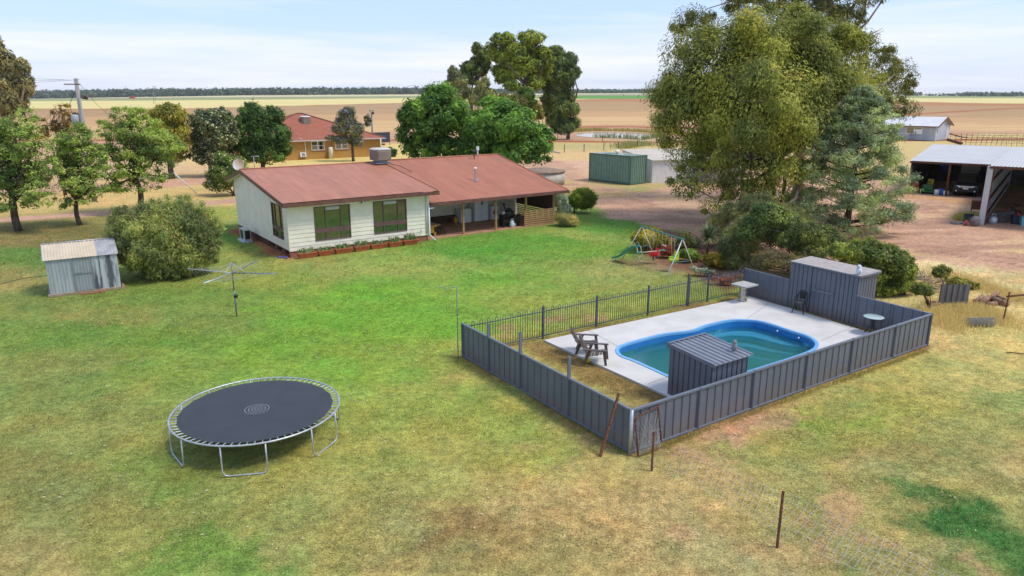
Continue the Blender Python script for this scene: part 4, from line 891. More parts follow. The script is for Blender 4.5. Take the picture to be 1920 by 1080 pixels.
def owl(fr, u, v, z, s, label, mat, acc, face):
    T = thing('owl_statue', label, 'ornament', fr(u, v, z)); mb = MB(fr); c = (u, v, z)
    mb.lathe(c, [(.055 * s, 0), (.07 * s, .02 * s), (.10 * s, .10 * s), (.115 * s, .20 * s), (.10 * s, .28 * s), (.075 * s, .32 * s), (.085 * s, .36 * s), (.088 * s, .40 * s), (.06 * s, .45 * s), (.01, .465 * s)], 12)
    for a in (-1, 1): mb.ball((u + a * .085 * s, v + .01, z + .17 * s), (.035 * s, .06 * s, .12 * s), 8, 6)
    f = mb.build('body', mat, T); ca, sa = math.cos(face), math.sin(face); g = MB(fr)
    for a in (-1, 1): x = u + (-sa * a) * .05 * s; y = v + ca * a * .05 * s; g.add([(x - .02 * s, y, z + .43 * s), (x + .02 * s, y, z + .43 * s), (x, y + .02 * s, z + .43 * s), (x, y, z + .51 * s)], [(0, 1, 3), (1, 2, 3), (2, 0, 3), (0, 2, 1)])
    g.build('ear_tufts', mat, f); g = MB(fr)
    for a in (-1, 1): g.ball((u + ca * .078 * s - sa * a * .034 * s, v + sa * .078 * s + ca * a * .034 * s, z + .385 * s), (.018 * s,) * 3, 8, 5)
    g.build('eyes', acc, f); g = MB(fr)
    g.ball((u + ca * .09 * s, v + sa * .09 * s, z + .355 * s), (.012 * s, .012 * s, .022 * s), 6, 4); g.build('beak', m_blk, f); g = MB(fr)
    g.box((u - .05 * s, v - .045 * s, z), (u + .05 * s, v + .045 * s, z + .015 * s)); g.build('feet', acc, f)
q = G(1376, 659, 1.54); d_ = q[:2] - SF.o[:2]; a = rad(PF.deg)
owl(SF, float(d_[0] * math.cos(a) + d_[1] * math.sin(a)), float(-d_[0] * math.sin(a) + d_[1] * math.cos(a)), 1.555, .72, 'grey owl statue standing on the small pump shed roof', pm('grey_feathers', (.24, .25, .27), (.13, .14, .155), 30, .8), flat('amber', (.5, .45, .3)), -1.9)
owl(HP, w0 * .96, .1, 1.985, .85, 'pale blue and white owl statue on the pool house roof corner', pm('white_feathers', (.72, .76, .80), (.20, .30, .42), 26, .7, lo=.42, hi=.5), flat('amber', (.5, .45, .3)), -2.0)
# keg table
q = G(1392, 564, .07); T = thing('keg_table', 'steel keg with a square stone slab as table top in the back corner', 'table', q); mb = MB(); mb.lathe(q, [(.17, 0), (.19, .02), (.19, .07), (.175, .09), (.175, .2), (.19, .23), (.19, .26), (.175, .29), (.175, .42), (.19, .45), (.175, .48), (.175, .56), (.19, .6), (.19, .64), (.12, .66), (.12, .7)], 20)
mb.build('keg', pm('stainless_keg', (.52, .49, .44), (.36, .33, .28), 9, .3, .8), T)
mb = MB(Fr(q, PF.deg)); mb.box((-.4, -.42, .70), (.44, .36, .755)); mb.build('slab_top', pm('grey_stone', (.42, .41, .38), (.34, .33, .30), 6, .7), T)
# black metal chair
q = G(1499, 586, .07); CF = Fr(q, PF.deg - 75); T = thing('black_chair', 'black metal arm chair with open oval back against the pool house', 'chair', q)
mb = MB(CF); mb.lathe((0, 0, .43), [(.2, 0), (.21, .02), (.2, .035)], 14); mb.build('seat', flat('tan_seat', (.12, .10, .085)), T)
for a in (-1, 1):
    for b_ in (-1, 1): mb = MB(CF); mb.tube([(a * .15, b_ * .15, .44), (a * .23, b_ * .23, 0)], .02, 6); mb.build('leg', m_blk, T)
mb = MB(CF); pts = []
for k in range(13): t = PI * k / 12; pts.append((.2 * math.cos(t), .17 + .05 * math.sin(t), .5 + .38 * math.sin(t) ** .5))
mb.tube([(.19, .12, .43)] + pts + [(-.19, .12, .43)], .02, 6); mb.box((-.13, .2, .55), (.13, .215, .84)); mb.build('backrest', m_blk, T)
mb = MB(CF)
for a in (-1, 1): mb.tube([(a * .19, .19, .64), (a * .24, 0, .63), (a * .22, -.16, .55), (a * .18, -.17, .44)], .016, 6)
mb.build('armrest', m_blk, T)
# round glass table
q = G(1634, 625, .07); T = thing('round_glass_table', 'small round glass topped table by the right end of the deck', 'table', q)
mb = MB(); mb.lathe(q, [(.34, .62), (.36, .63), (.36, .65), (.34, .66)], 28); mb.build('glass_top', pm('frosted_glass', (.42, .52, .50), (.38, .47, .46), 4, .12), T)
mb = MB(); mb.tube([q + np.array([.362 * math.cos(2 * PI * k / 24), .362 * math.sin(2 * PI * k / 24), .635]) for k in range(25)], .014, 5, False); mb.build('rim', m_blk, T)
for k in range(4): t = PI / 4 + PI / 2 * k; mb = MB(); mb.tube([q + np.array([.09 * math.cos(t), .09 * math.sin(t), .62]), q + np.array([.06 * math.cos(t), .06 * math.sin(t), .3]), q + np.array([.25 * math.cos(t), .25 * math.sin(t), 0])], .016, 6); mb.build('leg', m_blk, T)
# slatted low garden chairs
m_adk = pm('brown_resin', (.13, .10, .085), (.10, .078, .066), 6, .5)
def adk(q, deg, label, z=.07):
    F2 = Fr((q[0], q[1], z), deg); T = thing('slatted_garden_chair', label, 'chair', F2(0, 0), 'brown slatted garden chairs by the pool')
    mb = MB(F2)                          # front looks along +u
    for k in range(6): u0 = -.24 + k * .09; z0 = .24 + .13 * (u0 + .24) / .5; mb.hexa([(u0, -.25, z0), (u0 + .075, -.25, z0 + .02), (u0 + .075, .25, z0 + .02), (u0, .25, z0)], [(u0, -.25, z0 + .02), (u0 + .075, -.25, z0 + .04), (u0 + .075, .25, z0 + .04), (u0, .25, z0 + .02)])
    mb.build('seat', m_adk, T); mb = MB(F2)
    for k in range(7):
        v = -.24 + k * .08; top = .93 - .10 * ((v / .24) ** 2); w_ = .032
        p = lambda s_, dv: (-.24 - .34 * s_, v + dv * (1 + .1 * s_), .24 + (top - .24) * s_)
        mb.hexa([p(0, -w_), p(0, w_), (p(0, w_)[0] - .02, p(0, w_)[1], p(0, w_)[2]), (p(0, -w_)[0] - .02, p(0, -w_)[1], p(0, -w_)[2])], [p(1, -w_), p(1, w_), (p(1, w_)[0] - .02, p(1, w_)[1], p(1, w_)[2]), (p(1, -w_)[0] - .02, p(1, -w_)[1], p(1, -w_)[2])])
    for s_ in (.35, .75): mb.box((-.24 - .34 * s_ - .04, -.27, .24 + .69 * s_ - .03), (-.24 - .34 * s_ - .02, .27, .24 + .69 * s_ + .03))
    mb.build('backrest', m_adk, T)
    for a in (-1, 1):
        mb = MB(F2); mb.box((-.42, a * .34 - .05, .50), (.36, a * .34 + .05, .53)); mb.build('armrest', m_adk, T)
        mb = MB(F2); mb.hexa([(.30, a * .31 - .02, 0), (.38, a * .31 - .02, 0), (.38, a * .31 + .02, 0), (.30, a * .31 + .02, 0)], [(.22, a * .31 - .02, .5), (.32, a * .31 - .02, .5), (.32, a * .31 + .02, .5), (.22, a * .31 + .02, .5)]); mb.build('leg', m_adk, T)
        mb = MB(F2); mb.hexa([(-.42, a * .28 - .02, 0), (-.33, a * .28 - .02, 0), (-.33, a * .28 + .02, 0), (-.42, a * .28 + .02, 0)], [(-.24, a * .28 - .02, .5), (-.14, a * .28 - .02, .5), (-.14, a * .28 + .02, .5), (-.24, a * .28 + .02, .5)]); mb.build('leg', m_adk, T)
q1 = G(1118, 678, .07); q2 = G(1101, 660, .07)
adk(q1, -12, 'slatted brown garden chair nearer the camera at the deck edge'); adk(q2, -8, 'slatted brown garden chair behind the other, seen from its side')
T = thing('soccer_ball', 'yellow soccer ball with dark blue patches behind the near slatted chair', 'ball', G(1101, 678, .0)); mb = MB(); q = G(1101, 675, .11); mb.ball((q[0], q[1], .11), .11, 14, 9); mb.build('ball', pm('yellow_ball', (.75, .62, .03), (.05, .05, .15), 9, .5, lo=.4, hi=.42), T)

# rusty posts, gate frame and netting outside the fence
def star_post(label, a, b_, r_=.028, cat='post', grp='rusty steel posts'):
    a = np.array(a); b_ = np.array(b_); T = thing('steel_post', label, cat, a, grp); mb = MB(); mb.tube([a, b_], r_, 5, True, False); d_ = (b_ - a); mb.bx(a + d_ * .985 + np.array([0, 0, 0]), (.05, .05, .03)); mb.build('stake', m_rust, T); return T
a = G(1125, 857, 0); top = G(1159, 757, 1.2) - np.array([*_fu, 0]) * .08; top = a + (top - a) * 1.22; T = star_post('long rusty angle post leaning against the left fence', a, top, .04)
a = G(1222, 883, 0); star_post('upright rusty star post in front of the leaning gate frame', a, a + np.array([.0, 0, 1.02]))
a = G(1457, 1027, 0); star_post('thin rusty star post standing alone beside the fallen netting', a, a + np.array([.0, 0, 1.25]))
a = G(1880, 605, 0); star_post('rusty star post standing in the dry grass near the log pile', a, a + np.array([.05, 0, 1.25]), .03)
ga, gb = G(1197, 858, 0), G(1241, 842, 0); nb = np.array([*_fv, 0]) * .20; up = lambda p, h: p + nb * (h / 1.05) + np.array([0, 0, h])
T = thing('rusty_gate_frame', 'rusty pipe gate frame with torn wire mesh leaning on the near fence', 'gate', ga)
mb = MB(); mb.tube([up(ga, .04), up(ga, .9), up(ga + (gb - ga) * .08, 1.0), up(gb, 1.09), up(gb, .2)], .022, 8); mb.tube([up(ga, .04), up(ga + (gb - ga) * .1, .03), up(gb, .06)], .014, 6); mb.build('frame', m_rust, T)
mb = MB(); r = random.Random(5)
m_wire = flat('wire', (.52, .51, .47), .5, .2)
for k in range(17):
    t = k / 16
    for s_ in (-1, 1):
        x0 = t; x1 = t + s_ * .55
        lo_, hi_ = 0.0, 1.0
        if x1 > 1: hi_ = (1 - x0) / (x1 - x0)
        if x1 < 0: hi_ = (0 - x0) / (x1 - x0)
        f_ = lambda s2: up(ga + (gb - ga) * (x0 + (x1 - x0) * s2), .05 + .95 * s2) + np.array([r.uniform(-.01, .01), r.uniform(-.02, .02), 0])
        mb.tube([f_(hi_ * j / 4) for j in range(5)], .0034, 3, False)
for k in range(14): x = r.random(); mb.tube([up(ga + (gb - ga) * (x + r.uniform(-.2, .2)), .1 + r.random() * .6) + np.array([r.uniform(-.1, .1), -.08 * r.random(), 0]) for _i in range(3)], .0034, 3, False)
mb.build('wire_mesh', m_wire, T)
# netting fence lying on the grass from the gate towards the lower right
T = thing('wire_netting', 'fallen square wire netting lying slack across the dry grass', 'wire netting', G(1500, 930, 0)); mb = MB(); r = random.Random(9)
lo_l = [G(x, y, .04) for x, y in ((1245, 885), (1330, 925), (1400, 965), (1460, 1000), (1560, 1050), (1650, 1085), (1760, 1130))]
hi_l = [G(x, y, .10) for x, y in ((1270, 835), (1350, 870), (1420, 905), (1510, 942), (1600, 985), (1690, 1030), (1800, 1085))]
def lerp_l(P_, t): i = min(int(t * (len(P_) - 1)), len(P_) - 2); f_ = t * (len(P_) - 1) - i; return P_[i] * (1 - f_) + P_[i + 1] * f_
for j in range(6): mb.tube([lerp_l(lo_l, k / 30) * (1 - j / 5) + lerp_l(hi_l, k / 30) * (j / 5) + np.array([r.uniform(-.02, .02), r.uniform(-.02, .02), r.uniform(0, .05)]) for k in range(31)], .0034, 3, False)
for k in range(34): t = (k + .5) / 34; mb.tube([lerp_l(lo_l, t) * (1 - j / 4) + lerp_l(hi_l, t) * (j / 4) + np.array([r.uniform(-.03, .03), r.uniform(-.02, .02), r.uniform(0, .05)]) for j in range(5)], .0034, 3, False)
mb.build('netting', m_wire, T)
# roll of mesh, sheet steel, logs, pipe in the dry corner
q = G(1838, 612, .0); T = thing('wire_mesh_roll', 'roll of grey wire mesh lying in the dry grass', 'wire roll', q); mb = MB(); r = random.Random(2)
for k in range(46):
    x = -.48 + .96 * k / 45; mb.tube([q + np.array([x + r.uniform(-.01, .01), .16 * math.cos(2 * PI * j / 12 + r.uniform(-.1, .1)), .18 + .16 * math.sin(2 * PI * j / 12)]) for j in range(13)], .0034, 3, False)
for j in range(44): t = 2 * PI * j / 44; rr = r.uniform(.08, .17); mb.tube([q + np.array([-.5, rr * math.cos(t), .18 + rr * math.sin(t)]), q + np.array([.5, rr * math.cos(t + .1), .18 + rr * math.sin(t + .1)])], .0034, 3, False)
mb.build('mesh', flat('roll_wire', (.22, .25, .27), .5, .3), T)
q = G(1789, 573, 0); T = thing('steel_sheet', 'dark grey ribbed steel sheets standing upright in the dry grass', 'steel sheet', q); mb = MB(); A_ = q + np.array([-.68, 0, 0]); B_2 = q + np.array([.62, .1, 0])
mb.ribs(A_, B_2, 0, .92, [(0, 0), (.1, .05), (.45, .05), (.55, 0), (.95, 0)], .26, (0, -1, 0)); mb.ribs(A_ + np.array([0, .03, 0]), B_2 + np.array([0, .03, 0]), 0, .92, [(0, 0), (.1, .05), (.45, .05), (.55, 0), (.95, 0)], .26, (0, -1, 0)); mb.build('sheets', flat('dark_sheet', (.15, .14, .135), .5), T)
lg = [((1828, 566), (1842, 556)), ((1838, 566), (1856, 558)), ((1850, 562), (1872, 548)), ((1861, 560), (1888, 570)), ((1866, 554), (1884, 562)), ((1848, 571), (1868, 569)), ((1735, 568), (1752, 566)), ((1742, 572), (1760, 570))]
for k, (a, b_) in enumerate(lg):
    a = G(*a, .1); b_ = G(*b_, .12 + .12 * (k in (2, 4))); T = thing('firewood_log', ['short sawn log at the left end of the pile', 'round log lying second from the left in the pile', 'long log resting aslant on top of the pile', 'thick pale log at the right end of the pile', 'short log wedged under the slanted one', 'split log in front of the pile', 'weathered timber offcut left of the steel sheets, further back', 'weathered timber offcut left of the steel sheets, nearer'][k], 'log', a, 'logs in the dry grass'); mb = MB(); mb.tube([a, b_], (.1, .12, .09, .13, .09, .1, .06, .06)[k], 9); mb.build('log', pm('cut_wood', (.34, .19, .11), (.16, .09, .055), 8, .9, bump=.3), T)
T = thing('steel_pipe', 'rusty pipe lying across the dry grass at the right edge', 'pipe', G(1890, 553, .3)); mb = MB(); mb.tube([G(1888, 556, .28), G(1960, 549, .3)], .045, 8); mb.build('pipe', m_rust, T)
T = thing('poly_pipe', 'thin black bent pipe lying in the dry grass before the steel sheets', 'pipe', G(1800, 575, .05)); mb = MB(); mb.tube([G(x, y, .06 + z) for x, y, z in ((1777, 576, 0), (1789, 573, .08), (1800, 573, .05), (1815, 577, 0), (1830, 582, 0), (1848, 583, 0))], .02, 6); mb.build('pipe', m_blk, T)
T = thing('fallen_stick', 'dark stick lying on the grass at the right edge', 'stick', G(1888, 661, 0)); mb = MB(); mb.tube([G(1887, 660, .03), G(1905, 662, .05), G(1935, 665, .03)], .02, 5); mb.build('stick', m_bark, T)
# ------------------------------------------------------------------ trampoline
tc_ = (-6.60, 17.05); TR = 2.08; TZ = .80
T = thing('trampoline', 'large round trampoline with black mat and galvanised frame', 'trampoline', (*tc_, 0))
m_mat = pm('trampoline_mat', (.040, .043, .048), (.029, .031, .035), 2.2, .55, bump=.0, detail=9, lo=.3, hi=.7)
X = lambda r_, t, z: (tc_[0] + r_ * math.cos(t), tc_[1] + r_ * math.sin(t), z)
mb = MB(); vs = [X(0, 0, TZ - .03)]; n = 96; fs = []; rings = [.4, .9, 1.4, 1.7]
for r_ in rings:
    for k in range(n):
        rr = r_ * 1.08 if r_ < 1.7 else 1.90 + .014 * math.cos(k * PI * 72 / 48 + 0)
        vs.append(X(rr, 2 * PI * k / n, TZ - .03 + .02 * (r_ / 1.8) ** 2))
for k in range(n): fs.append((0, 1 + k, 1 + (k + 1) % n))
for j in range(3):
    for k in range(n): fs.append((1 + j * n + k, 1 + j * n + n + k, 1 + j * n + n + (k + 1) % n, 1 + j * n + (k + 1) % n))
mb.add(vs, fs); mat_ = mb.build('mat', m_mat, T)
g = MB()
for rr in (.06, .13, .21, .30): 
    vs = []; k_ = 48
    for k in range(k_): vs += [X(rr - .006, 2 * PI * k / k_, TZ - .022), X(rr + .006, 2 * PI * k / k_, TZ - .022)]
    g.add(vs, [(2 * k, 2 * k + 1, (2 * k + 3) % (2 * k_), (2 * k + 2) % (2 * k_)) for k in range(k_)])
g.build('printed_rings', flat('white_print', (.34, .35, .36)), mat_)
mb = MB(); mb.tube([X(TR, 2 * PI * k / 72, TZ) for k in range(73)], .024, 8, False); mb.build('frame_ring', m_galv, T)
spm = MB(); 
for k in range(72):
    t = 2 * PI * (k + .5) / 72; sm = MB(); sm.tube([X(1.895, t + .008, TZ - .012), X(1.925, t + .006, TZ - .01), X(2.02, t, TZ - .002), X(2.07, t, TZ)], [.006, .013, .013, .006], 5, False); sm.build('spring', m_galv, T)
for k in range(6):
    c = rad(-80 + 60 * k); a0, a1 = c - rad(14), c + rad(14); mb = MB(); P0 = X(TR - .005, a0, TZ - .02); P1 = X(TR - .005, a1, TZ - .02); B0 = X(TR + .01, a0, .05); B1 = X(TR + .01, a1, .05)
    l3 = lambda a, b_, t: tuple(np.array(a) * (1 - t) + np.array(b_) * t)
    mb.tube([P0, l3(P0, B0, .5), (B0[0], B0[1], .13), l3((B0[0], B0[1], .04), B1, .06), l3((B0[0], B0[1], .024), (B1[0], B1[1], .024), .14), l3((B0[0], B0[1], .024), (B1[0], B1[1], .024), .86), l3((B0[0], B0[1], .04), (B1[0], B1[1], .04), .94), (B1[0], B1[1], .13), l3(P1, B1, .5), P1], .02, 7)
    mb.build('leg', m_galv, T)
# ------------------------------------------------------------------ clothes hoist
m_hoist = flat('blue_grey_paint', (.17, .20, .27), .4, .3)
q = G(444, 594, 0); T = thing('rotary_clothes_line', 'rotary clothes hoist with four grey arms and slack lines on the lawn', 'clothes line', q)
mb = MB(); mb.tube([q, q + np.array([0, 0, 1.1])], .03, 8); mb.tube([q + np.array([0, 0, 1.1]), q + np.array([0, 0, 2.22])], .024, 8); mb.build('pole', m_hoist, T)
mb = MB(); mb.tube([q + np.array([.03, -.02, .88]), q + np.array([.1, -.06, .88])], .075, 10); mb.tube([q + np.array([.1, -.06, .88]), q + np.array([.12, -.07, .78])], .015); mb.build('winder', m_blk, T)
tips = []
hub = q + np.array([0, 0, 1.82])
for k, dg in enumerate((80, -12, 168, 260)):
    t = rad(dg); tip = hub + np.array([1.95 * math.cos(t), 1.95 * math.sin(t), .07]); tips.append(tip); mb = MB(); mb.tube([hub, tip], .022, 6); mb.tube([tip, tip + (tip - hub) * .008], .03, 6); mb.build('arm', m_galv if k > 1 else m_hoist, T)
    mb = MB(); mb.tube([q + np.array([0, 0, 2.24]), hub + (tip - hub) * .33], .011, 5); mb.build('strut', m_galv, T)
mb = MB(); order = [0, 1, 3, 2]
for j in range(7):
    f_ = .42 + j * .09
    for k in range(4): a = hub + (tips[order[k]] - hub) * f_; b_ = hub + (tips[order[(k + 1) % 4]] - hub) * f_; mb.tube([a, (a + b_) / 2 - np.array([0, 0, .04]), b_], .0035, 3, False)
mb.build('lines', flat('line_cord', (.45, .46, .35)), T)
for k, (x, y, c, nm) in enumerate(((420, 526, (.03, .22, .6), 'blue'), (424.5, 520, (.7, .33, .05), 'orange'), (387.5, 527, (.05, .45, .55), 'turquoise'), (481, 511, (.7, .45, .05), 'yellow'), (488.5, 513, (.65, .6, .4), 'cream'))):
    p_ = R(x, y, q[1] - (.9 if x < 440 else .1)); S = thing('clothes_peg', nm + ' clothes peg clipped on the rotary clothes line', 'clothes peg', p_, 'clothes pegs'); mb = MB(); mb.hexa([(p_[0] - .012, p_[1] - .012, p_[2] - .06), (p_[0] + .012, p_[1] - .012, p_[2] - .06), (p_[0] + .012, p_[1] + .012, p_[2] - .06), (p_[0] - .012, p_[1] + .012, p_[2] - .06)], [(p_[0] - .02, p_[1] - .02, p_[2] + .03), (p_[0] + .02, p_[1] - .02, p_[2] + .03), (p_[0] + .02, p_[1] + .02, p_[2] + .03), (p_[0] - .02, p_[1] + .02, p_[2] + .03)]); mb.build('peg', flat('peg_' + nm, c), S)
# hooked pole
q = G(859, 672, 0); T = thing('hooked_pole', 'thin galvanised pole with a wire hoop at its top beside the left fence', 'pole', q); mb = MB(); mb.tube([q, q + np.array([0, 0, 2.45]), q + np.array([-.04, 0, 2.5]), q + np.array([-.14, 0, 2.5])], .016, 6); mb.build('pole', m_galvd, T)
mb = MB(); c = q + np.array([-.36, 0, 2.5]); mb.tube([c + np.array([.22 * math.cos(t_ / 12 * 2 * PI), .16 * math.sin(t_ / 12 * 2 * PI), .02 * math.sin(t_)]) for t_ in range(12)], .007, 4); mb.bx(q + np.array([.03, 0, 1.55]), (.05, .04, .05)); mb.build('wire_hoop', m_galvd, T)
# ------------------------------------------------------------------ garden shed at the left
SA, SB = G(92, 557, 0), G(231, 540, 0); SG = Fr(SA, math.degrees(math.atan2((SB - SA)[1], (SB - SA)[0]))); Ls = float(np.linalg.norm(SB - SA))
T = thing('garden_shed', 'weathered pale zinc garden shed with sagging cream roof beside the oleander', 'shed', SA)
m_zinc = pm('aged_zinc_sheet', (.40, .43, .42), (.31, .35, .36), 1.8, .5, .15, stretch=(3, 3, .6))
m_zincr = pm('stained_zinc_sheet', (.42, .45, .45), (.10, .11, .125), 1.4, .55, .1, stretch=(2.6, 2.6, .35), lo=.42, hi=.52)
m_dz = pm('zinc_door', (.30, .335, .34), (.26, .29, .30), 2, .5, .2)
SRb = [(0, 0), (.42, 0), (.5, .018), (.92, .018)]; D = 1.6; b0 = .1
mb = MB(SG); z1, z2 = 1.66, 2.04
mb.ribs((.08, 0, 0), (Ls * .36, 0, 0), b0, z1, SRb, .13, (0, -1, 0)); mb.box((Ls * .36, .02, b0), (Ls * .62, .04, z1)); mb.ribs((.08, D, 0), (.08, 0, 0), b0, lambda t: z2 - (z2 - z1) * t, SRb, .13, (-1, 0, 0))
mb.ribs((Ls - .08, D, 0), (.08, D, 0), b0, z2, SRb, .13, (0, 1, 0)); mb.build('walls', m_zinc, T)
mb = MB(SG); mb.ribs((Ls * .62, 0, 0), (Ls - .08, 0, 0), b0, z1, SRb, .2, (0, -1, 0)); mb.ribs((Ls - .08, 0, 0), (Ls - .08, D, 0), b0, lambda t: z1 + (z2 - z1) * t, SRb, .2, (1, 0, 0)); mb.build('stained_wall', m_zincr, T)
mb = MB(SG); mb.ribs((Ls * .365, -.01, 0), (Ls * .615, -.01, 0), b0 + .02, z1 - .02, SRb, .13, (0, -1, 0)); f = mb.build('door', pm('rust_footed_door', (.30, .335, .34), (.27, .30, .31), 2, .5, .15), T)
g = MB(SG); g.box((Ls * .36, -.05, .9), (Ls * .62, -.032, .96)); g.box((Ls * .355, -.05, b0), (Ls * .368, -.02, z1)); g.box((Ls * .612, -.05, b0), (Ls * .625, -.02, z1)); g.build('door_frame', m_galvd, f)
m_srf = pm('cream_roof_sheet', (.58, .48, .33), (.50, .41, .29), 2, .6)
def srf(u0, u1, mat, nm):
    mb = MB(SG); n = int((u1 - u0) / .11); mb.corr((u0, -.09, z1 - .02), (u1, -.09, z1 - .02), (u0, D + .08, z2 + .03), (u1, D + .08, z2 + .03), n, .02); mb.build(nm, mat, T)
srf(0.0, Ls * .71, m_srf, 'roof'); srf(Ls * .71, Ls, pm('mouldy_roof_sheet', (.42, .42, .42), (.22, .22, .225), 1.6, .6, stretch=(2, 1, 1), lo=.3, hi=.7), 'roof')
mb = MB(SG); mb.tube([(0, D + .08, z2 + .05), (Ls, D + .08, z2 + .05)], .03, 6)
for k in range(17): mb.box((.06 + k * Ls / 17.4, D + .0, z2 + .052), (.06 + k * Ls / 17.4 + .09, D + .06, z2 + .065))
mb.build('roof_ridge', m_galv, T); mb = MB(SG); mb.box((-.02, -.1, z1 - .06), (.02, D + .09, z2 + .0)) if False else mb.hexa([(-.03, -.1, z1 - .07), (.0, -.1, z1 - .07), (.0, D + .1, z2 - .02), (-.03, D + .1, z2 - .02)], [(-.03, -.1, z1 + .02), (.0, -.1, z1 + .02), (.0, D + .1, z2 + .06), (-.03, D + .1, z2 + .06)]); mb.build('barge', m_galv, T)
m_tmb = pm('grey_timber', (.36, .27, .18), (.24, .18, .12), 6, .85, bump=.2)
mb = MB(SG); mb.box((-.02, -.09, 0), (Ls + .08, 0.0, .1)); mb.box((-.02, 0.0, 0), (.06, D + .05, .1)); mb.box((Ls - .02, 0, 0), (Ls + .08, D, .1)); mb.build('timber_base', m_tmb, T)
for k, (a, b_) in enumerate(((.46, 0), (.55, .02), (.64, -.01), (.73, .01), (.70, .17))):
    q_ = SG(Ls * (.0 + a * .98), -.32 + b_, 0); S = thing('paving_brick', ['leftmost loose brick before the shed door', 'second loose brick from the left before the shed door', 'third loose brick before the shed door', 'rightmost loose brick before the shed door', 'brick lying against the shed base right of the door'][k], 'brick', q_, 'bricks before the garden shed'); mb = MB(SG); u = Ls * a * .98; mb.box((u - .11, -.40 + b_, .0), (u + .11, -.27 + b_, .055)); mb.build('brick', m_brick, S)
T = thing('garden_hose', 'black hose curving across the grass from the shed to the left edge', 'hose', G(40, 525, 0)); mb = MB(); mb.tube([G(x, y, .02) for x, y in ((-30, 541), (0, 533), (25, 526), (55, 520), (88, 517), (110, 516))], .016, 5); mb.build('hose', m_blk, T)
# ------------------------------------------------------------------ swing set
m_grn = flat('green_enamel', (.03, .22, .18), .4); m_crm = flat('cream_tube', (.58, .50, .36), .45)
A = np.array([6.97, 37.9, 1.84]); B = np.array([8.35, 34.4, 1.84]); T = thing('swing_set', 'childrens swing set with green top bar, cream legs and green slide', 'swing set', (7.6, 36.2, 0)); dv = (B - A); dv /= np.linalg.norm(dv); pv_ = np.array([-dv[1], dv[0], 0]); pv_ = pv_ if pv_[0] > 0 else -pv_
mb = MB(); mb.tube([A - dv * .15, B + dv * .12], .035, 8); mb.build('top_bar', m_grn, T)
for P_, f1, f2 in ((A, (-1.05, -.2), (.75, .35)), (B, (-.85, .1), (.85, .1))):
    for s_, al in (f1, f2):
        ft = np.array([P_[0], P_[1], 0]) + pv_ * s_ + dv * al; mb = MB(); mb.tube([P_, ft + np.array([0, 0, .02])], .026, 8); mb.build('leg', m_crm if s_ > 0 or P_ is A else m_wht, T)
mb = MB(); fB = np.array([B[0], B[1], 0]); mb.tube([fB - pv_ * .38 + np.array([0, 0, 1.02]) * 1.0 - np.array([0, 0, .0]), fB + pv_ * .38 + np.array([0, 0, 1.02])], .014, 6) if False else None
mb.tube([fB - pv_ * .52 + dv * .06 + np.array([0, 0, .72]), fB + pv_ * .52 + dv * .06 + np.array([0, 0, .72])], .016, 6); fA = np.array([A[0], A[1], 0]); mb.build('cross_brace', m_grn, T); mb = MB(); mb.tube([fA - pv_ * .6 + np.array([0, 0, .75]), fA + pv_ * .5 + np.array([0, 0, .75])], .016, 6); mb.build('cross_brace', m_grn, T)
# slide
sl0 = G(1196, 463, .95) * 1; sl1 = G(1151, 485, .12); sd_ = sl1 - sl0; hd = np.array([sd_[0], sd_[1], 0]); hd /= np.linalg.norm(hd); pd = np.array([-hd[1], hd[0], 0]); mb = MB(); vs = []; K = 12
for k in range(K + 1):
    t = k / K; z = .95 + (.14 - .95) * (t * .9 + .10 * (1 - math.cos(PI * t)) / 2) + .05 * math.sin(2 * PI * t); c = sl0 + np.array([sd_[0], sd_[1], 0]) * t; c[2] = z
    for o_, h in ((-.24, .10), (-.2, 0), (.2, 0), (.24, .10)): vs.append(c + pd * o_ + np.array([0, 0, h]))
mb.add(vs, [(4 * k + j, 4 * k + j + 1, 4 * k + j + 5, 4 * k + j + 4) for k in range(K) for j in range(3)]); mb.build('slide', flat('slide_green', (.02, .30, .24), .35), T)
mb = MB()
for s_ in (-.2, .2):
    mb = MB(); mb.tube([sl0 + pd * s_ + hd * -.05, np.array([sl0[0], sl0[1], 0]) - hd * .3 + pd * s_], .018, 6); mb.build('slide_stay', m_crm, T); mb = MB(); mb.tube([sl1 + pd * s_ - np.array([0, 0, .0]), np.array([sl1[0], sl1[1], 0]) + pd * s_], .016, 6); mb.build('slide_stay', m_crm, T); mb = MB(); mb.tube([sl0 + pd * s_, sl0 + pd * s_ + np.array([0, 0, .25]) + hd * .12, sl0 + pd * s_ + hd * .35 + np.array([0, 0, -.05])], .012, 5); mb.build('slide_rail', m_crm, T)
mb = MB()
for k in range(3): c = np.array([sl0[0], sl0[1], 0]) - hd * (.26 - .07 * k) + np.array([0, 0, .22 + .24 * k]); mb.tube([c - pd * .2, c + pd * .2], .012, 5)
mb.build('slide_ladder', m_crm, T)
def hang(t, drop, w=.18, off=0.0, name='chain'):
    c = A + (B - A) * t; mb = MB()
    for s_ in (-1, 1): mb.tube([c + dv * s_ * w, c + dv * s_ * w + pv_ * off - np.array([0, 0, drop])], .008, 4)
    mb.build('chain', m_crm, T); return c + pv_ * off - np.array([0, 0, drop])
c = hang(.12, 1.2); c2 = hang(.26, 1.0)
c = hang(.30, 1.15, .15, -.1); mb = MB(); mb.tube([c - pv_ * .75, c + pv_ * .75], .025, 6)
mb.build('seesaw_beam', m_crm, T)
for s_ in (-1, 1): mb = MB(); mb.ball(c + pv_ * s_ * .75 + np.array([0, 0, .02]), (.17, .12, .035), 10, 5); mb.build('seesaw_seat', m_grn, T)
c = hang(.58, .62, .17); mb = MB(); mb.tube([c - dv * .2, c + dv * .2], .02, 6); mb.build('trapeze_bar', m_wht, T)
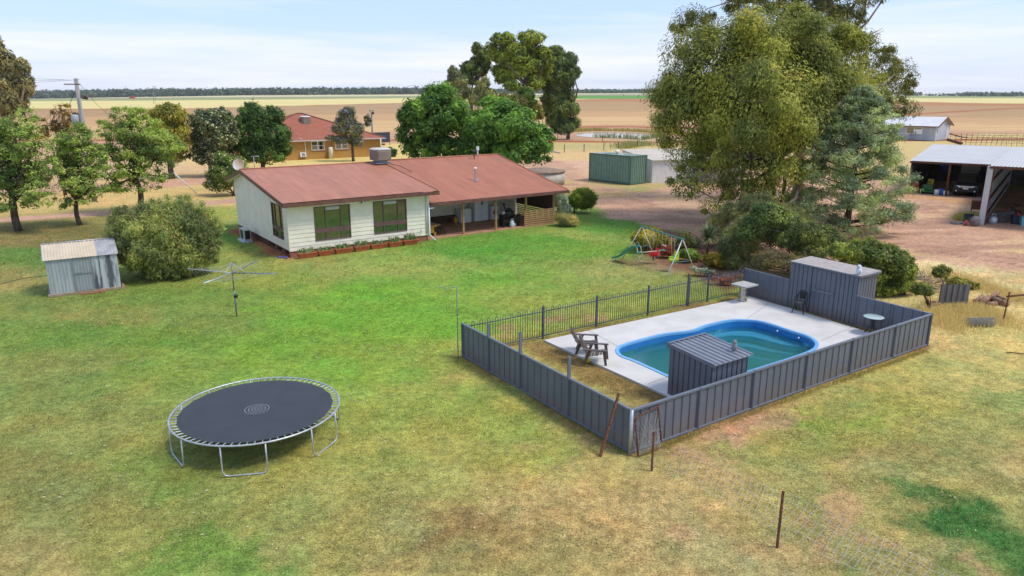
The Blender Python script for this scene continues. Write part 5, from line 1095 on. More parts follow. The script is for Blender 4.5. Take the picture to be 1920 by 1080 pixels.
def bucket(c, mat, nm, tall, ang=0):
    mb = MB(Fr(c, math.degrees(math.atan2(dv[1], dv[0])) + ang)); mb.hexa([(-.15, -.15, -.05), (.15, -.15, -.05), (.15, .15, -.05), (-.15, .15, -.05)], [(-.19, -.17, .05), (.19, -.17, .05), (.19, .19, .05), (-.19, .19, .05)]); mb.hexa([(-.18, .13, 0), (.18, .13, 0), (.18, .19, 0), (-.18, .19, 0)], [(-.13, .2, tall), (.13, .2, tall), (.13, .26, tall), (-.13, .26, tall)]); mb.box((-.19, -.17, .05), (-.15, .15, .18)); mb.box((.15, -.17, .05), (.19, .15, .18)); mb.box((-.18, -.19, .12), (.18, -.14, .2)); mb.build(nm, mat, T)
q = R(1225, 478, 37.0); bucket(q, flat('red_plastic', (.62, .02, .03)), 'toddler_seat', .34); mb = MB()
for s_ in (-.14, .14): mb.tube([q + dv * s_, A + (B - A) * .42 + dv * s_], .008, 4)
mb.build('chain', m_crm, T); mb = MB(); mb.tube([q - np.array([0, 0, .05]), q - np.array([0, 0, .3])], .03, 6); mb.build('seat_post', m_blk, T)
q = R(1263, 488, 35.2); bucket(q, flat('lime_plastic', (.45, .60, .05)), 'toddler_seat', .42, 20); mb = MB()
for s_ in (-.14, .14): mb.tube([q + dv * s_, A + (B - A) * .78 + dv * s_], .008, 4)
mb.build('chain', m_crm, T)
for k, (x, y) in enumerate(((938, 634), (1104, 555), (990, 525), (1017, 554.5))):
    pass
# ------------------------------------------------------------------ green container and the pale shed behind it
m_cg = pm('green_container_paint', (.20, .31, .235), (.165, .26, .195), 2, .55)
c1 = G(1181.5, 347.5); c0 = G(1104, 338.5); c2 = G(1217, 345.5); ang = math.degrees(math.atan2((c1 - c0)[1], (c1 - c0)[0])); CT = Fr(c0, ang)
Lc = float(np.linalg.norm(c1 - c0)); T = thing('shipping_container', 'green corrugated shipping container on the dirt yard', 'shipping container', c0); HC = 2.88; Wc = 2.5
CR = [(0, 0), (.25, 0), (.42, -.09), (.78, -.09)]
mb = MB(CT); mb.ribs((.1, 0, 0), (Lc - .1, 0, 0), .22, HC - .12, CR, .36, (0, -1, 0)); mb.ribs((Lc, .1, 0), (Lc, Wc - .1, 0), .22, HC - .12, CR, .3, (1, 0, 0)); mb.ribs((0, Wc, 0), (0, 0, 0), .2, HC - .1, CR, .3, (-1, 0, 0)); mb.box((.1, Wc - .05, .2), (Lc, Wc, HC - .1)); mb.build('walls', m_cg, T)
mb = MB(CT)
for u in (0, Lc - .12):
    for v in (0, Wc - .12): mb.box((u - .02, v - .02, 0), (u + .14, v + .14, HC))
mb.box((.12, -.02, .05), (Lc - .12, .08, .22)); mb.box((.12, -.02, HC - .12), (Lc - .12, .08, HC)); mb.box((Lc - .08, .12, .05), (Lc + .02, Wc - .12, .22)); mb.box((Lc - .08, .12, HC - .12), (Lc + .02, Wc - .12, HC)); mb.build('frame', flat('green_frame', (.085, .16, .115)), T)
mb = MB(CT); mb.box((.12, .08, HC - .06), (Lc - .08, Wc - .02, HC - .01)); mb.build('roof', flat('green_roof', (.28, .34, .27)), T)
for u in (Lc * .25, Lc * .72): mb = MB(CT); mb.box((u, .7, HC - .008), (u + 1.0, 1.8, HC + .03)); mb.build('roof_hatch', flat('hatch', (.18, .25, .19)), T)
mb = MB(CT); mb.lathe((Lc * .52, 1.0, HC), [(.12, 0), (.12, .12), (.22, .16), (.25, .26), (.2, .36), (.05, .42)], 12); mb.build('roof_ventilator', m_wht, T)
w0_ = G(1222, 343.5); WS = Fr(w0_, 14); T = thing('pale_shed', 'pale grey steel shed with flat cream roof behind the green container', 'shed', w0_)
m_pw = pm('pale_steel_wall', (.74, .73, .72), (.68, .67, .66), 2, .5)
mb = MB(WS); mb.ribs((0, 0, 0), (9.6, 0, 0), 0, 2.25, SRb, .2, (0, -1, 0)); mb.ribs((0, 8, 0), (0, 0, 0), 0, lambda t: 2.75 - .5 * t, SRb, .2, (-1, 0, 0)); mb.box((9.6, 0, 0), (9.63, 8, 2.4)); mb.box((0, 7.97, 0), (9.6, 8, 2.75)); mb.build('walls', m_pw, T)
mb = MB(WS); mb.hexa([(-.15, -.2, 2.26), (9.8, -.2, 2.26), (9.8, 8.1, 2.78), (-.15, 8.1, 2.78)], [(-.15, -.2, 2.33), (9.8, -.2, 2.33), (9.8, 8.1, 2.85), (-.15, 8.1, 2.85)]); mb.build('roof', pm('sandy_roof', (.56, .49, .38), (.47, .41, .32), 1, .6), T)
# grey lean-to right of it, mostly behind the gum's low branches
g0 = G(1345, 344); T = thing('grey_lean_to', 'grey weathered fence-like shed half hidden behind the low gum branches', 'shed', g0); LT = Fr(g0, 5); mb = MB(LT); mb.ribs((-2.0, 0, 0), (2.2, 0, 0), 0, 1.9, SRb, .3, (0, -1, 0)); mb.box((-2, .03, 0), (2.2, 2.2, 1.9)); mb.build('walls', pm('grey_boards', (.30, .28, .29), (.20, .18, .19), 2, .8), T); mb = MB(LT); mb.hexa([(-2.1, -.1, 1.91), (2.3, -.1, 1.91), (2.3, 2.3, 2.1), (-2.1, 2.3, 2.1)], [(-2.1, -.1, 1.96), (2.3, -.1, 1.96), (2.3, 2.3, 2.15), (-2.1, 2.3, 2.15)]); mb.build('roof', m_galvd, T)
# concrete tank behind the house
q = G(1020, 352, 0) * 1; q = np.array([3.0, 72.5, 0]); T = thing('concrete_water_tank', 'round concrete water tank with brown roof behind the verandah corner', 'water tank', q); mb = MB(); mb.lathe(q, [(2.3, 0), (2.3, 1.25)], 36, True); mb.build('tank_wall', m_conc, T)
mb = MB(); mb.lathe(q, [(2.38, 1.25), (2.38, 1.38), (1.4, 1.55), (.1, 1.62)], 36, True); mb.build('tank_roof', pm('brown_dusty_lid', (.30, .21, .14), (.20, .14, .095), 2, .85), T)
# ------------------------------------------------------------------ brick house beyond
bo = G(566, 299.5); BA = 33; BH = Fr(bo, BA); T = thing('brick_house', 'yellow brick house with red tiled hip roof behind the farmhouse', 'house', bo)
m_yb = pm('yellow_brick', (.46, .26, .07), (.36, .19, .045), 3.2, .85, stretch=(1, 1, 5))
m_tile = pm('red_roof_tile', (.42, .15, .085), (.24, .08, .05), 5, .75, stretch=(1, 1, 4), lo=.34, hi=.66, c3=(.52, .27, .14))
LB, DB, HB = 11.8, 11, 2.55
mb = MB(BH); x0 = -1.0
def wall_holes(mb, u0, u1, z0, z1, v, holes):
    us = sorted(set([u0, u1] + [h[0] for h in holes] + [h[1] for h in holes])); 
    for a, b_ in zip(us[:-1], us[1:]):
        hs = [h for h in holes if h[0] < (a + b_) / 2 < h[1]]
        if hs: h = hs[0]; mb.box((a, v, z0), (b_, v + .2, h[2])); mb.box((a, v, h[3]), (b_, v + .2, z1))
        else: mb.box((a, v, z0), (b_, v + .2, z1))
def uvz(fr, x, y, v=0):
    d = ray(x, y); C0 = np.array([0, 0, CAMH]); t = ((fr.o - C0) @ fr.v + v) / (d @ fr.v); p_ = C0 + d * t - fr.o; return float(p_ @ fr.u), float(p_[2])
wins = []
for x0p, x1p, y0, y1 in ((583, 609, 265, 281), (628, 653, 262.5, 279)):
    a = uvz(BH, x0p, y0); b_ = uvz(BH, x1p, y1); wins.append((a[0], b_[0], b_[1] - .02, a[1] + .02))
UL = -9.0; wall_holes(mb, UL, LB, 0, HB, 0, wins); mb.box((LB - .2, .2, 0), (LB, DB, HB)); mb.box((UL, .2, 0), (UL + .2, DB, HB)); mb.box((UL + .2, DB - .2, 0), (LB - .2, DB, HB)); mb.build('walls', m_yb, T)
e = .55; zr = HB + .12; ZR = zr + 2.75; r0, r1 = (1.2, DB / 2, ZR), (LB - 5.8, DB / 2, ZR); us_ = min(np.arange(-6, 8, .1), key=lambda q: abs(proj(*BH(q, DB / 2, ZR))[0] - 562)); ZR = zr + min(np.arange(1, 6, .05), key=lambda q: abs(proj(*BH(us_, DB / 2, zr + q))[1] - 213)); print('hip', us_, ZR); UL = us_ * 2 - LB - .3; ra, rb = (us_ - .35, DB / 2, ZR), (us_ + .35, DB / 2, ZR)
mb = MB(BH); E_ = [(UL - e, -e), (LB + e, -e), (LB + e, DB + e), (UL - e, DB + e)]
def courses(mb, p0, p1, q0, q1, n):   # tiled slope as n overlapping courses
    p0, p1, q0, q1 = (np.array(v_, float) for v_ in (p0, p1, q0, q1))
    for k in range(n):
        t0, t1 = k / n, (k + 1) / n; a, b_ = p0 + (q0 - p0) * t0, p1 + (q1 - p1) * t0; c, d_ = p1 + (q1 - p1) * t1, p0 + (q0 - p0) * t1; up_ = np.array([0, 0, .05])
        mb.add([a + up_, b_ + up_, c, d_, a, b_], [(0, 1, 2, 3), (4, 5, 1, 0)])
courses(mb, (*E_[0], zr), (*E_[1], zr), ra, rb, 22); courses(mb, (*E_[1], zr), (*E_[2], zr), rb, rb, 22); courses(mb, (*E_[2], zr), (*E_[3], zr), rb, ra, 22); courses(mb, (*E_[3], zr), (*E_[0], zr), ra, ra, 22); mb.build('roof', m_tile, T)
mb = MB(BH)
for a, b_ in ((E_[0], ra), (E_[1], rb), (E_[2], rb), (E_[3], ra)): mb.tube([(*a, zr + .05), (b_[0], b_[1], b_[2] + .05)], .1, 6)
mb.tube([(ra[0], ra[1], ZR + .05), (rb[0], rb[1], ZR + .05)], .1, 6); mb.build('hip_tiles', flat('hip_tile', (.20, .075, .05), .8), T)
mb = MB(BH); mb.box((UL - e, -e - .1, zr - .14), (LB + e, -e, zr)); mb.box((LB + e, -e - .1, zr - .14), (LB + e + .1, DB + e, zr)); mb.poly([(UL - e, -e, zr - .1), (LB + e, -e, zr - .1), (LB + e, 0, zr - .1), (UL - e, 0, zr - .1)]); mb.build('gutter', flat('grey_gutter', (.50, .52, .54)), T)
for (a, b_, z0, z1) in wins:
    mb = MB(BH); w_ = .09; mb.box((a, -.02, z0), (b_, .06, z0 + w_)); mb.box((a, -.02, z1 - w_), (b_, .06, z1)); mb.box((a, -.02, z0 + w_), (a + w_, .06, z1 - w_)); mb.box((b_ - w_, -.02, z0 + w_), (b_, .06, z1 - w_)); m_ = (a + b_) / 2; mb.box((m_ - .06, -.018, z0 + w_), (m_ + .06, .06, z1 - w_)); zm = (z0 + z1) / 2; mb.box((a + w_, -.016, zm - .03), (m_ - .06, .06, zm + .03)); mb.box((m_ + .06, -.016, zm - .03), (b_ - w_, .06, zm + .03))
    f = mb.build('window', m_wht, T); g = MB(BH); g.box((a + w_, .05, z0 + w_), (b_ - w_, .07, z1 - w_)); g.build('pane', m_wgl, f); g = MB(BH); g.box((a - .1, -.08, z0 - .1), (b_ + .1, -.021, z0 - .005)); g.build('sill', m_brick, f)
u_, z_ = uvz(BH, 571, 261); mb = MB(BH); mb.tube([(u_, -.08, .2), (u_, -.08, z_), (u_ - .8, -.3, z_ + .15)], .05); mb.build('downpipe', m_wht, T)
u_, z_ = uvz(BH, 621, 261); mb = MB(BH); mb.tube([(u_, -.06, .2), (u_, -.06, 2.5)], .035); mb.build('downpipe', m_brick, T)
q_ = uvz(BH, 620, 296); S = thing('water_heater', 'white upright hot water tank against the yellow brick wall', 'water heater', BH(q_[0] - .1, -.4)); mb = MB(BH); mb.lathe((q_[0] - .1, -.45, 0), [(.3, 0), (.3, 1.55), (.26, 1.6), (.05, 1.62)], 16); mb.build('cylinder', m_cream, S)
a = uvz(BH, 561.5, 286); b_ = uvz(BH, 573, 293.5); S = thing('wall_air_conditioner', 'small white split air conditioner on the yellow brick wall', 'air conditioner', BH(a[0], -.3, b_[1])); mb = MB(BH); mb.box((a[0], -.38, b_[1]), (b_[0], -.04, a[1])); mb.build('casing', m_wht, S); mb = MB(BH); mb.box((a[0] + .2, -.4, b_[1] + .1), (b_[0] - .15, -.38, a[1] - .1)); mb.build('fan_grille', m_galvd, S)
# cooler on tiled roof
sv_u, sv_z = uvz(BH, 573, 233, 3.6)
cooler(BH, (sv_u, 3.6, sv_z), 1.25, 1.05, mc, m_wht, T, .3)
T_ = thing('cream_rain_tank', 'round cream rain tank beside the right end of the brick house', 'water tank', G(707, 279)); q = G(707, 280); mb = MB(); mb.lathe(q, [(.78, 0), (.78, 1.75), (.7, 1.9), (.1, 2.15)], 20); mb.build('tank', pm('cream_poly', (.66, .60, .42), (.60, .54, .37), 2, .5), T_)
T_ = thing('dark_steel_fence', 'dark blue steel screen panel behind the rain tank', 'fence', G(716, 268)); A_ = G(701, 268); B_2 = G(731.5, 266.5); mb = MB(); mb.ribs(A_, B_2, 0, 1.85, CBP, .32, (0, -1, 0)); mb.ribs(A_ + np.array([0, .06, 0]), B_2 + np.array([0, .06, 0]), 0, 1.85, CBP, .32, (0, -1, 0)); mb.tube([A_ + np.array([0, 0, 1.87]), B_2 + np.array([0, 0, 1.87])], .05); mb.build('panel', flat('navy_sheet', (.045, .055, .085)), T_)
mb = MB(); mb.bx(G(716.5, 270.5, .2), (1.0, .5, .25)); o_ = thing('dark_trough', 'small dark trough on the dry grass before the dark blue screen', 'trough', G(716.5, 271)); mb.build('trough', m_rust, o_)
# ------------------------------------------------------------------ poles and wires
q = np.array([-35.2, 60.2, 0]); top = R(142, 147, 60.2); T = thing('power_pole', 'grey timber power pole with transformer and crossarm rising behind the left trees', 'power pole', q); q[0] = top[0]; mb = MB(); mb.tube([q, top], [.21, .15], 10); mb.build('pole', pm('grey_pole', (.34, .33, .31), (.24, .23, .21), 4, .8, stretch=(1, 1, .2)), T)
mb = MB(); mb.box((top[0] - .8, 59.8, top[2] - .50), (top[0] + .5, 59.88, top[2] - .42)); mb.build('crossarm', m_dslat, T)
c = R(141, 224, 59.8); mb = MB(); mb.lathe(c - np.array([0, 0, .35]), [(.2, 0), (.27, .05), (.27, .65), (.22, .72), (.05, .75)], 14); f = mb.build('transformer', flat('transformer_grey', (.36, .40, .43), .5), T)
mb = MB()
for k in range(3): p_ = c + np.array([-.12 + .12 * k, 0, .38]); mb.lathe(p_, [(.03, 0), (.05, .05), (.03, .1), (.05, .14), (.02, .2)], 8)
mb.build('bushing', m_blk, f)
mb = MB(); cc = R(157, 180, 60); 
for k in range(3): mb.tube([R(150, 177 + 3 * k, 60), R(165, 183 + 2 * k, 59.6)], .03); mb.lathe(R(156 + 3 * k, 182, 59.8) - np.array([0, 0, .15]), [(.05, 0), (.09, .08), (.04, .2)], 8)
mb.build('fuse_bracket', m_dslat, T)
mb = MB()
for k, (dx, dz) in enumerate(((-.8, -.1), (-.4, -.12), (.45, -.1))):
    a = top + np.array([dx, -.2, dz]); b_ = R(-700, 95 + 40 * k, 66); mb.tube([a + (b_ - a) * j / 10 - np.array([0, 0, 4.0 * (j / 10) * (1 - j / 10)]) * .35 for j in range(11)], .009, 3, False)
a = top + np.array([.1, 0, -1.3]); pts_ = [a, R(139, 175, 59.9), R(131, 195, 59.8), R(134, 212, 59.7), c + np.array([0, 0, .5])]; mb.tube(pts_, .02, 4)
a = top + np.array([.2, 0, -.4]); b_ = R(178, 192, 63); mb.tube([a, R(163, 172, 61), b_, R(215, 226, 75)], .015, 3, False)
mb.build('wires', m_blk, T)
T = thing('stay_wire', 'pale guy rope guard slanting above the track left of the house', 'stay wire', G(368, 364, 0)); mb = MB(); mb.tube([G(369, 363, 0), R(326, 324.5, 62.5)], .05, 6); mb.build('guard', m_wht, T)
q = np.array([-20.7, 100, 0]); a = R(696, 205, 122); q = np.array([a[0], 122, 0]); T = thing('service_pole', 'slim grey service pole standing right of the jacaranda', 'power pole', q); mb = MB(); mb.tube([q, a], [.17, .12], 8); mb.build('pole', m_galvd, T); mb = MB(); mb.box((a[0] - .4, 121.9, a[2] - .3), (a[0] + .4, 122, a[2] - .2)); mb.bx(a + np.array([.3, -.1, -.6]), (.35, .3, .4)); mb.build('fitting', m_dslat, T)
def far_pole(x, yb, yt, lab, Y, r_=.2, twin=False):
    q = R(x, yb, Y); t = R(x, yt, Y); T = thing('power_pole', lab, 'power pole', q); mb = MB()
    for d in ((-.5, .5) if twin else (0,)): mb.tube([q + np.array([d * Y * .0022, 0, -1]), t + np.array([d * Y * .0022, 0, 0])], r_, 5)
    mb.tube([t + np.array([-Y * .0025, 0, -r_ * 3]), t + np.array([Y * .0025, 0, -r_ * 3])], r_ * .7, 4); mb.build('pole', flat('far_pole', (.22, .21, .2)), T)
far_pole(289, 195, 161, 'distant twin poles on the pale stubble left of the forest line', 700, .16, True)
far_pole(475, 193, 176, 'distant single pole on the stubble above the dark green shrub', 800, .2)
far_pole(1169, 181, 167, 'distant pole standing in the bright green crop', 1200, .3)
# ------------------------------------------------------------------ machinery shed at the right
GF = Fr((36.3, 65.7), -37); T = thing('machinery_shed', 'open fronted machinery shed with pale iron roof and rusty posts', 'shed', GF(0, 0))
m_gr = pm('pale_iron_roof', (.52, .50, .475), (.43, .415, .39), .6, .5, lo=.3, hi=.7)
mb = MB(GF); mb.corr((-.1, -.2, 2.92), (7.0, -.2, 2.92), (-.1, 13.5, 3.7), (7.0, 13.5, 3.7), 36, .03); mb.corr((7.0, -15.8, 4.02), (26, -15.8, 4.02), (7.0, 13.5, 3.7), (26, 13.5, 3.7), 90, .03); mb.build('roof', m_gr, T)
mb = MB(GF); mb.box((-.1, -.26, 2.76), (7.0, -.2, 2.9)); mb.build('fascia', m_rust, T); mb = MB(GF); mb.box((7.0, -15.9, 3.86), (26, -15.8, 4.0)); mb.build('fascia', m_rust, T)
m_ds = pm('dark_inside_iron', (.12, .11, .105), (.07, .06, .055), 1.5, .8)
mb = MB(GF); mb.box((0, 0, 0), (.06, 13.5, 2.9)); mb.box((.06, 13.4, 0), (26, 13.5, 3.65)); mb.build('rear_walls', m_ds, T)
m_iw = pm('grey_iron_wall', (.33, .35, .38), (.26, .28, .31), 1.2, .6)
mb = MB(GF); mb.ribs((7.1, -15.4, 0), (7.1, 13.4, 0), 0, lambda t: 3.95 - .3 * t, SRb, .16, (1, 0, 0)); mb.ribs((7.04, -15.4, 0), (7.04, 13.4, 0), 0, lambda t: 3.95 - .3 * t, SRb, .16, (-1, 0, 0)); mb.build('bay_wall', m_iw, T)
mb = MB(GF); mb.box((6.85, -15.75, 0), (7.2, -15.4, 4.0)); mb.build('front_pillar', flat('white_pillar', (.60, .60, .60)), T)
mb = MB(GF); mb.box((7.21, -15.7, 0), (7.28, -15.55, 3.9)); mb.build('rusty_edge', m_rust, T)
for z in (.55, 1.6, 2.9): mb = MB(GF); mb.box((7.16, -15.4, z), (7.26, 8, z + .13)); mb.build('wall_rail', m_rust, T)
for u in (3.1, 6.0): mb = MB(GF); mb.tube([(u, -.1, 0), (u, -.1, 2.8)], .09, 8); mb.build('post', m_rust, T)
mb = MB(GF); mb.box((.3, 12.9, .5), (3.5, 13.3, 1.4)); mb.box((1.2, 12.8, 1.4), (1.9, 13.2, 2.1)); mb.build('workbench', flat('bench_dark', (.10, .08, .06)), T)
# pale crates on a shelf inside
for k, (u, v, z, s_) in enumerate(((3.5, 5.0, 1.9, 1.5), (3.5, 5.0, 1.3, 1.4), (3.4, 5.0, .7, 1.3))):
    S = thing('white_shelf_box', ['topmost white box stacked inside the machinery shed', 'middle white box stacked inside the machinery shed', 'lowest white box stacked inside the machinery shed'][k], 'box', GF(u + .7, v, z), 'white boxes in the machinery shed'); mb = MB(GF); mb.box((u, v, z - (.7 if k == 2 else 0)), (u + s_, v + .8, z + .5)); mb.box((u - .02, v - .02, z + .5), (u + s_ + .02, v + .82, z + .56)); mb.build('box', flat('dull_white', (.42, .42, .42)), S)
# dark four wheel drive
VF = Fr(GF(4.35, 2.3), -37 + 4); T = thing('parked_car', 'dark four wheel drive parked nose out in the machinery shed', 'car', VF(0, 0))
m_car = flat('black_car_paint', (.02, .022, .026), .25); m_tyre = flat('tyre', (.02, .02, .02), .9)
prof = [(-2.25, .45, .82), (-2.15, .35, .98), (-1.6, .3, 1.06), (-1.05, .3, 1.12), (-.35, .3, 1.68), (.3, .3, 1.74), (1.6, .3, 1.70), (2.1, .35, 1.2), (2.3, .45, 1.05)]
mb = MB(VF); vs = []
for y, zb, zt_ in prof:
    s_ = .9 if zt_ > 1.3 else 1.0; vs += [(-.88, y, zb), (.88, y, zb), (.90, y, min(zt_, 1.0)), (.88 * s_ - (.1 if zt_ > 1.3 else 0), y, zt_), (-.88 * s_ + (.1 if zt_ > 1.3 else 0), y, zt_), (-.90, y, min(zt_, 1.0))]
nn = len(prof); fs = [tuple(range(6))[::-1], tuple(range(6 * nn - 6, 6 * nn))] + [(i * 6 + j, i * 6 + (j + 1) % 6, i * 6 + 6 + (j + 1) % 6, i * 6 + 6 + j) for i in range(nn - 1) for j in range(6)]
mb.add(vs, fs); mb.build('body', m_car, T)
mb = MB(VF); mb.hexa([(-.74, -1.08, 1.13), (.74, -1.08, 1.13), (.64, -.40, 1.66), (-.64, -.40, 1.66)], [(-.74, -1.10, 1.15), (.74, -1.10, 1.15), (.64, -.42, 1.69), (-.64, -.42, 1.69)]); mb.build('windscreen', m_wgl, T)
for s_ in (-1, 1):
    mb = MB(VF); mb.hexa([(s_ * .895, -.9, 1.08), (s_ * .905, -.9, 1.08), (s_ * .905, 1.9, 1.08), (s_ * .895, 1.9, 1.08)], [(s_ * .72, -.35, 1.6), (s_ * .74, -.35, 1.6), (s_ * .74, 1.6, 1.6), (s_ * .72, 1.6, 1.6)]); mb.build('side_window', m_wgl, T)
    mb = MB(VF); mb.hexa([(s_ * .45, -2.27, .78), (s_ * .86, -2.17, .78), (s_ * .86, -1.95, .78), (s_ * .45, -2.1, .78)], [(s_ * .45, -2.25, .95), (s_ * .86, -2.12, .97), (s_ * .86, -1.95, .97), (s_ * .45, -2.1, .97)]); mb.build('headlight', flat('lamp_lens', (.8, .82, .84), .15), T)
    mb = MB(VF); mb.bx((s_ * 1.0, -.75, 1.15), (.2, .1, .14)); mb.build('mirror', m_car, T)
    mb = MB(VF); mb.tube([(s_ * .7, -2.29, .5), (s_ * .7, -2.26, .5)], .07, 8); mb.build('fog_lamp', m_wht, T)
    for y in (-1.4, 1.4):
        mb = MB(VF); mb.tube([(s_ * .68, y, .36), (s_ * .9, y, .36)], .36, 16); f = mb.build('wheel', m_tyre, T); g = MB(VF); g.tube([(s_ * .9, y, .36), (s_ * .915, y, .36)], .2, 12); g.build('rim', m_galv, f)
mb = MB(VF); mb.bx((0, -2.27, .88), (.95, .04, .13)); mb.build('grille_bar', flat('chrome', (.75, .75, .76), .2, .3), T); mb = MB(VF); mb.bx((.0, -2.30, .72), (.42, .02, .12)); mb.build('number_plate', m_wht, T); mb = MB(VF); mb.bx((0, -2.24, .55), (1.5, .06, .16)); mb.build('lower_grille', m_blk, T)
# ride-on mower, drum, blue and white containers, tins
T = thing('ride_on_mower', 'green ride-on mower parked left of the dark car', 'mower', GF(1.6, 1.5)); mb = MB(GF); mb.box((1.1, 1.0, .35), (2.0, 1.6, .75)); mb.box((1.15, .4, .35), (1.95, 1.0, .8)); mb.box((1.0, .2, .15), (2.1, 1.9, .32)); mb.build('body', flat('mower_green', (.02, .14, .04), .4), T); mb = MB(GF); mb.box((1.3, 1.5, .75), (1.8, 1.9, .85)); mb.box((1.3, 1.85, .8), (1.8, 1.95, 1.2)); mb.build('seat', flat('mower_yellow', (.6, .45, .02)), T)
for u in (1.05, 2.05):
    for v in (.5, 1.7): mb = MB(GF); mb.tube([(u - .08, v, .25), (u + .08, v, .25)], .25, 12); mb.build('wheel', m_tyre, T)
mb = MB(GF); mb.tube([(1.55, 1.1, .75), (1.55, 1.3, 1.05)], .02); mb.tube([(1.55 + .15 * math.cos(k), 1.3 + .1 * math.sin(k), 1.05) for k in range(7)], .015, 4); mb.build('steering_wheel', m_blk, T)
for k, (u, v, c, nm, lab, h) in enumerate(((.45, .6, (.30, .10, .05), 'crate_stack', 'rusty orange crates at the left end of the machinery shed', 1.0), (2.7, .2, (.03, .10, .42), 'blue_drum', 'blue plastic drum beside the left rusty post', .55), (2.35, .1, (.75, .75, .72), 'white_bucket', 'white bucket left of the blue drum', .45), (3.05, .1, (.78, .77, .74), 'white_bucket', 'white bucket right of the blue drum', .4), (3.9, 6.5, (.04, .08, .32), 'blue_tarp_bundle', 'dark blue bundle hanging at the back of the shed', 2.2))):
    S = thing(nm, lab, nm.split('_')[-1], GF(u, v)); mb = MB(GF)
    if 'crate' in nm:
        for j in range(3): mb.box((u - .35, v - .3, j * .33), (u + .35, v + .3, j * .33 + .3))
    elif 'tarp' in nm: mb.ball((u - 1.8, v, 1.9), (.5, .4, .6))
    else: mb.lathe((u, v, 0), [(.17, 0), (.2, .05), (.22, h), (.2, h + .02)], 12)
    mb.build('body', flat(nm + '_c', c), S)
# clutter by the pillar
S = thing('boulder', 'rounded grey boulder at the foot of the white pillar', 'boulder', G(1826, 423)); q = G(1826.5, 424); mb = MB(); mb.ball((q[0], q[1], .33), (.34, .3, .36), 9, 6); r = random.Random(4)
mb.v = [p_ + np.array([r.uniform(-.04, .04) for _i in range(3)]) for p_ in mb.v]; mb.build('rock', pm('grey_rock', (.22, .19, .18), (.13, .11, .105), 4, .9, bump=.4), S)
S = thing('dark_board', 'dark board leaning behind the grey boulder', 'board', G(1814, 416)); q = G(1815, 416); mb = MB(Fr(q, -20)); mb.hexa([(-.3, 0, 0), (.3, 0, 0), (.3, .05, 0), (-.3, .05, 0)], [(-.25, .2, .55), (.35, .2, .55), (.35, .25, .55), (-.25, .25, .55)]); mb.build('board', m_blk, S)
S = thing('rusty_drum', 'rusty open box frame left of the white pillar', 'drum', G(1831, 399)); q = G(1832, 399.5); mb = MB(Fr(q, -30)); mb.box((-.45, -.3, .3), (.45, .3, .95)); 
for a in (-.4, .4):
    for b_ in (-.25, .25): mb.box((a - .03, b_ - .03, 0), (a + .03, b_ + .03, .3))
mb.build('box', m_rust, S)
S = thing('scrap_pile', 'low pile of scrap with a red can left of the boulder', 'scrap', G(1804, 420)); q = G(1804, 420); mb = MB(); r = random.Random(8)
for k in range(26): a = q + np.array([r.uniform(-.7, .5), r.uniform(-.25, .25), .02]); b_ = a + np.array([r.uniform(-.3, .3), r.uniform(-.2, .2), r.uniform(0, .12)]); mb.tube([a, b_], .03, 4)
mb.build('scraps', pm('scrap_mix', (.5, .5, .48), (.08, .09, .09), 12, .6, lo=.45, hi=.55), S); mb = MB(); mb.tube([G(1810, 422, .05), G(1813, 414, .3)], .09, 8); mb.build('red_can', flat('red_can', (.5, .03, .02)), S)
S = thing('gas_cylinder', 'silver gas cylinder standing right of the white pillar', 'gas bottle', G(1860, 419)); q = G(1860.5, 419.5); mb = MB(); mb.lathe(q, [(.2, 0), (.27, .05), (.28, .15), (.28, .38), (.2, .5), (.08, .54)], 16); mb.build('cylinder', m_galv, S); mb = MB(); mb.tube([q + np.array([-.13, 0, .5]), q + np.array([-.13, 0, .68]), q + np.array([.13, 0, .68]), q + np.array([.13, 0, .5])], .03, 5); mb.build('collar', m_galv, S)
S = thing('dark_bin', 'dark storage tub with bright lids beside the turquoise tub', 'bin', G(1906, 419)); q = G(1906, 420); mb = MB(Fr(q, -20)); mb.hexa([(-.3, -.25, 0), (.3, -.25, 0), (.3, .25, 0), (-.3, .25, 0)], [(-.36, -.3, .6), (.36, -.3, .6), (.36, .3, .6), (-.36, .3, .6)]); mb.build('tub', flat('navy_tub', (.03, .035, .06)), S); mb = MB(Fr(q, -20)); mb.ball((0, 0, .66), (.1, .1, .09)); mb.build('red_lid', flat('red_lid', (.6, .03, .05)), S)
S = thing('turquoise_tub', 'turquoise storage tub at the right edge under the shed roof', 'bin', G(1920, 421)); q = G(1924, 423); mb = MB(Fr(q, -20)); mb.hexa([(-.36, -.3, 0), (.3, -.3, 0), (.3, .25, 0), (-.36, .25, 0)], [(-.42, -.32, .62), (.36, -.3, .62), (.36, .3, .62), (-.42, .3, .62)]); mb.build('tub', flat('turquoise', (.16, .42, .46)), S); mb = MB(Fr(q, -20)); mb.box((-.44, -.34, .62), (.38, .32, .67)); mb.build('lid', flat('grey_lid', (.2, .22, .25)), S)
